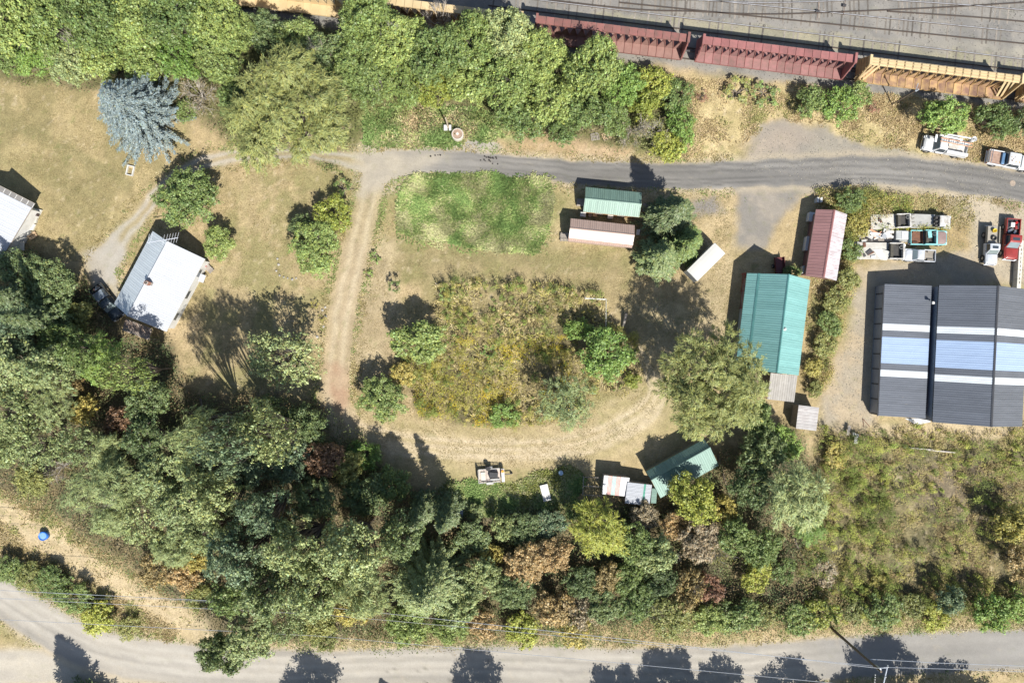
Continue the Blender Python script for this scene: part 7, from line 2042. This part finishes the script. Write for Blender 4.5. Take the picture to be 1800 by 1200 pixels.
# ------------------------------------------------------------------ ground cover
def sample(poly, n, seed, thr=0.0, scale=40, jit=22, grow=0.0):
    r = np.random.default_rng(seed)
    P = np.asarray(poly, float); lo, hi = P.min(0), P.max(0)
    lo = np.maximum(lo, (-120, -80)); hi = np.minimum(hi, (1920, 1280))
    out = []; got = 0
    while got < n:
        q = r.uniform(lo, hi, (n * 2, 2))
        jx = (fbm(q[:, 0], q[:, 1], 24, 3, seed) - .5) * jit
        k = poly_sd(q[:, 0] + jx, q[:, 1] + jx * .7, poly) > -grow
        if thr > 0: k &= fbm(q[:, 0], q[:, 1], scale, 4, seed + 3) > r.uniform(thr - .12, thr + .12, len(q))
        q = q[k]; out.append(q); got += len(q)
        if len(q) < 5: break
    return np.concatenate(out)[:n]

def keep_off(q, *lines, m=0):
    """drop points lying on roads"""
    k = np.ones(len(q), bool)
    for ln in lines:
        d, s, hw, al = line_sd(q[:, 0], q[:, 1], ln)
        k &= d > hw + m
    return q[k]

def pick(cols, n, r, q=None, scale=30, seed=0):
    cols = np.asarray(cols, float)
    if q is None: i = r.integers(0, len(cols), n)
    else:
        f = np.clip((fbm(q[:, 0], q[:, 1], scale, 3, seed) - .3) / .4 + r.normal(0, .22, n), 0, .999)
        i = (f * len(cols)).astype(int)
    return cols[i]

COVER = leaf_mat('ground_cover', (1, 1, 1), 0.22, 0.7, 0.0, 0.2)
DOM = Vector((-0.35, 0.5))
def tufts(name, q, h, blades, cols, label, cat, seed, width=.05, spread=.14, lean=(.75, 1.38), scale=30, dom=.5):
    """blades of grass: three-cornered, leaning"""
    r = np.random.default_rng(seed)
    n = len(q)
    c = pick(cols, n, r, q, scale, seed)
    k = np.repeat(np.arange(n), blades)
    m = len(k)
    hh = h[0] + (h[1] - h[0]) * np.clip(fbm(q[:, 0], q[:, 1], 20, 3, seed + 7) + r.normal(0, .15, n), 0, 1)
    base = np.stack([(q[k, 0] - 900) / PPM, (600 - q[k, 1]) / PPM, np.zeros(m)], 1)
    base[:, :2] += r.normal(0, spread, (m, 2))
    ang = fbm(q[:, 0], q[:, 1], 45, 2, seed + 9)[k] * 9
    d = np.stack([np.cos(ang), np.sin(ang)], 1) * dom + r.normal(0, .7, (m, 2))
    d /= np.linalg.norm(d, axis=1)[:, None] + 1e-9
    le = r.uniform(lean[0], lean[1], m)
    H_ = hh[k] * r.uniform(.6, 1.15, m)
    tip = base.copy()
    tip[:, :2] += d * (np.sin(le) * H_)[:, None]; tip[:, 2] = np.cos(le) * H_ + .01
    s = np.stack([-d[:, 1], d[:, 0], np.zeros(m)], 1) * (width * r.uniform(.7, 1.4, m))[:, None]
    mid = base * .45 + tip * .55; mid[:, 2] += H_ * .12
    v = np.empty((m, 4, 3)); v[:, 0] = base - s * .5; v[:, 1] = mid - s; v[:, 2] = tip; v[:, 3] = mid + s
    cc = c[k] * r.uniform(.72, 1.3, (m, 1))
    cc = np.concatenate([np.repeat(cc, 4, 0), np.ones((m * 4, 1))], 1)
    me = np_mesh(name, v.reshape(-1, 3), 4, cc)
    return tag(put(name, me, COVER), label, cat, kind='stuff')

def leaves(name, q, z, per, size, cols, label, cat, seed, spread=.3, scale=30, flat=.6):
    r = np.random.default_rng(seed)
    n = len(q)
    c = pick(cols, n, r, q, scale, seed)
    zz = z[0] + (z[1] - z[0]) * np.clip((fbm(q[:, 0], q[:, 1], 32, 3, seed + 5) - .25) * 2 + r.normal(0, .15, n), 0, 1)
    k = np.repeat(np.arange(n), per); m = len(k)
    p = np.stack([(q[k, 0] - 900) / PPM, (600 - q[k, 1]) / PPM, zz[k] * r.uniform(.55, 1.05, m)], 1)
    p += r.normal(0, spread, (m, 3)) * np.array([1, 1, flat]); p[:, 2] = np.maximum(p[:, 2], .04)
    nr = r.normal(0, .6, (m, 3)) + np.array([0, 0, .8])
    l = size * r.uniform(.6, 1.4, m)
    v = leaf_quads(p, nr, l, l * r.uniform(.45, .8, m), None, r)
    cc = c[k] * r.uniform(.7, 1.3, (m, 1)) * r.uniform(.8, 1.2, n)[k][:, None]
    cc = np.concatenate([np.repeat(cc, 4, 0), np.ones((m * 4, 1))], 1)
    return tag(put(name, np_mesh(name, v, 4, cc), COVER), label, cat, kind='stuff')

def mounds(name, q, rad, ht, per, size, cols, label, cat, seed):
    """leafy weed clumps of very different height, gaps between"""
    r = np.random.default_rng(seed); n = len(q)
    c = pick(cols, n, r, q, 38, seed)
    f = np.clip((fbm(q[:, 0], q[:, 1], 42, 3, seed + 5) - .28) * 2.2 + r.normal(0, .22, n), 0, 1)
    R_ = rad[0] + (rad[1] - rad[0]) * np.clip(f + r.normal(0, .2, n), 0, 1); H_ = ht[0] + (ht[1] - ht[0]) * f
    k = np.repeat(np.arange(n), per); m = len(k)
    d = unit(r.normal(size=(m, 3))); d[:, 2] = np.abs(d[:, 2])
    sub_ = unit(r.normal(size=(n * 6, 3))); sub_[:, 2] = np.abs(sub_[:, 2])
    d = unit(d * .55 + sub_[k * 6 + r.integers(0, 6, m)])
    rr = r.uniform(.55, 1.08, m)
    p = np.stack([(q[k, 0] - 900) / PPM + d[:, 0] * R_[k] * rr, (600 - q[k, 1]) / PPM + d[:, 1] * R_[k] * rr, .05 + d[:, 2] * H_[k] * rr], 1)
    l = size * r.uniform(.6, 1.5, m)
    v = leaf_quads(p, d * .8 + np.array([0, 0, .5]) + r.normal(0, .45, (m, 3)), l, l * r.uniform(.45, .8, m), None, r)
    cc = c[k] * r.uniform(.72, 1.28, (m, 1)) * r.uniform(.8, 1.2, n)[k][:, None]
    return tag(put(name, np_mesh(name, v, 4, np.concatenate([np.repeat(cc, 4, 0), np.ones((m * 4, 1))], 1)), COVER), label, cat, kind='stuff')

STRAW = [(.28, .22, .10), (.40, .31, .155), (.47, .375, .21), (.52, .43, .26), (.35, .29, .125)]
GREENG = [(.13, .21, .07), (.18, .27, .085), (.24, .32, .11), (.32, .36, .14), (.40, .38, .20)]
MIXG = [(.19, .25, .08), (.30, .31, .11), (.40, .35, .165), (.48, .39, .22), (.25, .29, .095)]
WEED = [(.22, .24, .075), (.33, .305, .09), (.45, .37, .12), (.52, .43, .21), (.38, .29, .16), (.25, .275, .08)]
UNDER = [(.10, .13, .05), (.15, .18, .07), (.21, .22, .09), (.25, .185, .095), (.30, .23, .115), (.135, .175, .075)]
ALLROADS = (ROAD, TRACK, DRIVE, LANE, SIDELANE)

tufts('tall_green_grass', np.concatenate([sample(GREENPATCH, 11000, 401, jit=10), sample(GREENPATCH, 900, 402, jit=20, grow=16)]), (.2, .65), 5, [(.16, .25, .075), (.21, .30, .09), (.27, .35, .115), (.35, .39, .15), (.42, .41, .21)], 'tall lush green grass patch below the main road', 'grass', 402, .05, .16, dom=1.6, scale=34)
tufts('nettles', keep_off(sample(NETTLES, 3200, 403), *ALLROADS), (.3, .8), 5, GREENG[1:] + [(.38, .42, .16)] + STRAW[2:3], 'green nettles and grass on the bank beside the round cistern', 'weeds', 404, .06, .18)
tufts('green_verge', sample(STRIP, 4200, 405), (.2, .6), 5, GREENG[1:] + [(.2, .22, .06)], 'lush green weeds between the mown path and the wood', 'weeds', 406, .06, .16)
tufts('dry_bank_grass', keep_off(sample(VERGE, 7000, 407, .45), ROAD, m=6), (.12, .42), 5, [(.42, .33, .17), (.47, .375, .21), (.36, .29, .13), (.50, .40, .23), (.30, .29, .11)], 'tall golden dry grass on the bank below the railcars', 'grass', 408, .05, .16)
t_ = np.random.default_rng(471).random(90)
q = np.stack([770 + t_ * 290, 503 + np.maximum(0, t_ - .5) * 34 + rng.normal(0, 4, 90)], 1)
mounds('edge_weeds', q, (.2, .42), (1.2, 2.4), 60, .10, WEED[:4] + [(.22, .27, .07)], 'tall ragged weeds along the upper edge of the overgrown garden', 'weeds', 472)
q = sample(GARDEN, 150, 483, .40, 60)
q = q[(poly_sd(q[:, 0], q[:, 1], GARDEN) < 34) | (np.random.default_rng(5).random(len(q)) < .45)]
mounds('garden_brambles', q, (.5, 1.1), (1.3, 3.0), 220, .115, [(.16, .21, .055), (.23, .27, .07), (.36, .33, .08), (.20, .25, .06), (.30, .29, .08)], 'tall tangled brambles of the overgrown garden', 'brambles', 484)
q = sample(GARDEN, 5500, 409, .46, 26)
tufts('garden_grass', q, (.3, 1.0), 4, [STRAW[1], STRAW[2], (.40, .35, .14), WEED[2], STRAW[3], (.50, .40, .20)], 'dry tall grass of the overgrown garden', 'grass', 410, .034, .2)
mounds('garden_weeds', sample(GARDEN, 520, 411, .38, 50), (.22, .58), (.7, 2.4), 80, .10, WEED + [(.17, .21, .06), (.20, .25, .07)], 'leafy yellowing weeds of the overgrown garden', 'weeds', 412)
q = sample(GARDEN, 5200, 413, .5, 40); q = q[(q[:, 1] > 590) & (q[:, 0] < 1000)]
leaves('yellow_flowers', q, (.6, 1.35), 6, .11, [(.62, .46, .03), (.50, .42, .06), (.38, .36, .07)], 'yellow flower heads in the lower half of the garden', 'flowers', 414, .16)
mounds('field_scrub', np.concatenate([sample(FIELD, 170, 481, .46, 70), sample([(1440, 760), (1560, 775), (1580, 900), (1520, 990), (1430, 980)], 60, 485)]), (.55, 1.3), (1.4, 3.6), 240, .12, [(.19, .23, .055), (.29, .32, .075), (.38, .38, .09), (.24, .29, .065), (.16, .19, .05)], 'tall olive scrub clumps of the field at lower right', 'scrub', 482)
tufts('field_grass', sample(FIELD, 7000, 415, .46, 26), (.2, .8), 5, [(.36, .33, .11), STRAW[1], MIXG[2], (.34, .32, .11), (.42, .36, .17), STRAW[0]], 'dry brown grass of the field at lower right', 'grass', 416, .032, .2)
mounds('field_weeds', sample(FIELD, 1000, 417, .42, 60), (.25, .62), (.7, 2.6), 80, .10, [(.20, .24, .06), (.31, .33, .08), (.40, .38, .10), (.25, .29, .07), (.17, .21, .06), (.33, .29, .12)], 'leafy olive weeds of the field at lower right', 'weeds', 418)
q = np.concatenate([sample([(1436, 335), (1540, 330), (1560, 372), (1500, 420), (1490, 470), (1500, 500), (1480, 560), (1450, 680), (1425, 690), (1445, 560), (1480, 470)], 2600, 419)])
leaves('yard_weeds', q, (.3, 1.4), 10, .15, WEED, 'yellowing weeds between the red shed and the gravel yard', 'weeds', 420, .22)
tufts('yard_grass', sample([(1435, 340), (1700, 345), (1712, 395), (1660, 400), (1640, 375), (1530, 370), (1490, 440), (1440, 690), (1410, 680), (1430, 500)], 3600, 421), (.1, .45), 4, STRAW + MIXG[1:3], 'dry grass beside the stripped trucks', 'grass', 422, .045, .16)
q = sample([(1480, 335), (1600, 345), (1600, 372), (1530, 372), (1500, 400), (1490, 480)], 500, 461)
q = np.concatenate([q, sample([(1532, 396), (1600, 396), (1600, 403), (1532, 405)], 160, 462, grow=2), sample([(1600, 400), (1660, 400), (1660, 406), (1600, 406)], 110, 463, grow=2)])
leaves('truck_weeds', q, (.5, 1.35), 11, .13, [(.33, .33, .08), (.45, .38, .09), (.24, .28, .07)], 'yellow green weeds growing up between the stripped trucks', 'weeds', 464, .2)
# rough edges of road and track, lawns with low tussocks
edge = []
r_ = np.random.default_rng(431)
for ln, m in ((ROAD, 2600), (TRACK, 1500), (DRIVE, 1100), (LANE, 2600)):
    L_ = np.array(ln); i = r_.integers(0, len(L_) - 1, m); t = r_.random(m)[:, None]
    c_ = L_[i] * (1 - t) + L_[i + 1] * t
    d_ = L_[i + 1, :2] - L_[i, :2]; d_ /= np.linalg.norm(d_, axis=1)[:, None]
    s_ = np.where(r_.random(m) < .5, 1, -1) * (c_[:, 2] + np.abs(r_.normal(0, 8, m)) + 0.5)
    edge.append(c_[:, :2] + np.stack([-d_[:, 1], d_[:, 0]], 1) * s_[:, None])
q = keep_off(np.concatenate(edge), *ALLROADS)
q = q[~((q[:, 0] > 1290) & (q[:, 1] > 215) & (q[:, 1] < 345))]
tufts('road_edge_grass', q, (.08, .4), 4, STRAW + [MIXG[0], MIXG[4]], 'dry grass tufts along the road and track edges', 'grass', 432, .045, .14)
LAWN = [(-100, 120), (160, 160), (320, 250), (700, 300), (980, 310), (1290, 340), (1290, 560), (1120, 760), (1000, 830), (640, 800), (560, 700), (330, 700), (300, 420), (160, 460), (-100, 440)]
q = keep_off(sample(LAWN, 42000, 433, .44, 24), *ALLROADS, m=2)
tufts('lawn_grass', q, (.05, .15), 3, [(.30, .24, .115), (.24, .205, .09), (.36, .285, .15), (.21, .20, .075), (.33, .26, .13)], 'short dry tussocks of the mown lawns', 'grass', 434, .035, .2, (.8, 1.35), 60)
q = keep_off(sample([(-100, 840), (60, 870), (150, 950), (360, 1080), (300, 1130), (190, 1080), (60, 990), (-100, 940)], 7000, 435, .42), LANE, SIDELANE)
q = q[(line_sd(q[:, 0], q[:, 1], FOOT)[0] > 20) | (np.random.default_rng(6).random(len(q)) < .12)]
tufts('slope_grass', q, (.1, .5), 4, STRAW + [MIXG[1]], 'pale dry grass of the slope at lower left', 'grass', 436, .045, .16)
# undergrowth
q = sample(FOREST, 13500, 441); q = q[(poly_sd(q[:, 0], q[:, 1], STRIP) < -4)]; q = keep_off(q, FOOT, m=4)
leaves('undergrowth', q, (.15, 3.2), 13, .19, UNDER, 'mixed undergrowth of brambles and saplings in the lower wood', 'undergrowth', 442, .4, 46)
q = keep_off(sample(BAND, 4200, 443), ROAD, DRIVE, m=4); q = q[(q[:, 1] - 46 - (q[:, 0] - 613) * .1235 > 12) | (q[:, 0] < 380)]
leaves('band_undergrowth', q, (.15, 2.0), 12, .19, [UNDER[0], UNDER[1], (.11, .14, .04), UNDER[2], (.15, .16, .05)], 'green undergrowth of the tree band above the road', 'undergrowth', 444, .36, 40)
q = keep_off(sample([(-100, 960), (60, 990), (200, 1070), (270, 1125), (140, 1100), (-100, 1010)], 1500, 445), LANE, SIDELANE)
leaves('roadside_weeds', q, (.15, 1.0), 10, .15, MIXG + GREENG[:2], 'green weeds between the dry slope and the gravel lane', 'weeds', 446, .25)
q = keep_off(sample([(540, 1105), (900, 1095), (1300, 1070), (1800, 1075), (1900, 1075), (1900, 1110), (1600, 1112), (1440, 1115), (1150, 1128), (900, 1138), (560, 1140)], 3600, 447), LANE, m=2)
leaves('lower_edge_weeds', q, (.1, .8), 9, .14, MIXG + [STRAW[2], STRAW[3]], 'mixed dry and green weeds along the lower road edge', 'weeds', 448, .24)
# litter of stones on ballast and gravel
def gravel(name, q, size, cols, label, seed):
    r = np.random.default_rng(seed); n = len(q)
    p = np.stack([(q[:, 0] - 900) / PPM, (600 - q[:, 1]) / PPM, np.full(n, .05)], 1)
    l = size * r.uniform(.5, 1.5, n)
    v = leaf_quads(p, np.array([0, 0, 1.0]) + r.normal(0, .3, (n, 3)), l, l * r.uniform(.6, 1, n), None, r)
    c = pick(cols, n, r) * r.uniform(.7, 1.3, (n, 1))
    return tag(put(name, np_mesh(name, v, 4, np.concatenate([np.repeat(c, 4, 0), np.ones((n * 4, 1))], 1)), COVER), label, 'gravel', kind='stuff')
gravel('ballast_stones', sample(BALLAST, 9000, 451), .12, [(.22, .2, .18), (.34, .31, .27), (.15, .14, .13)], 'loose ballast stones between the tracks', 452)
gravel('yard_stones', sample([(1300, 300), (1340, 225), (1800, 300), (1800, 500), (1700, 470), (1560, 520), (1535, 745), (1440, 740), (1500, 560), (1690, 380), (1600, 338)], 4000, 453), .10, [(.4, .36, .29), (.3, .27, .22), (.2, .19, .17)], 'loose pale stones on the gravel yard', 454)
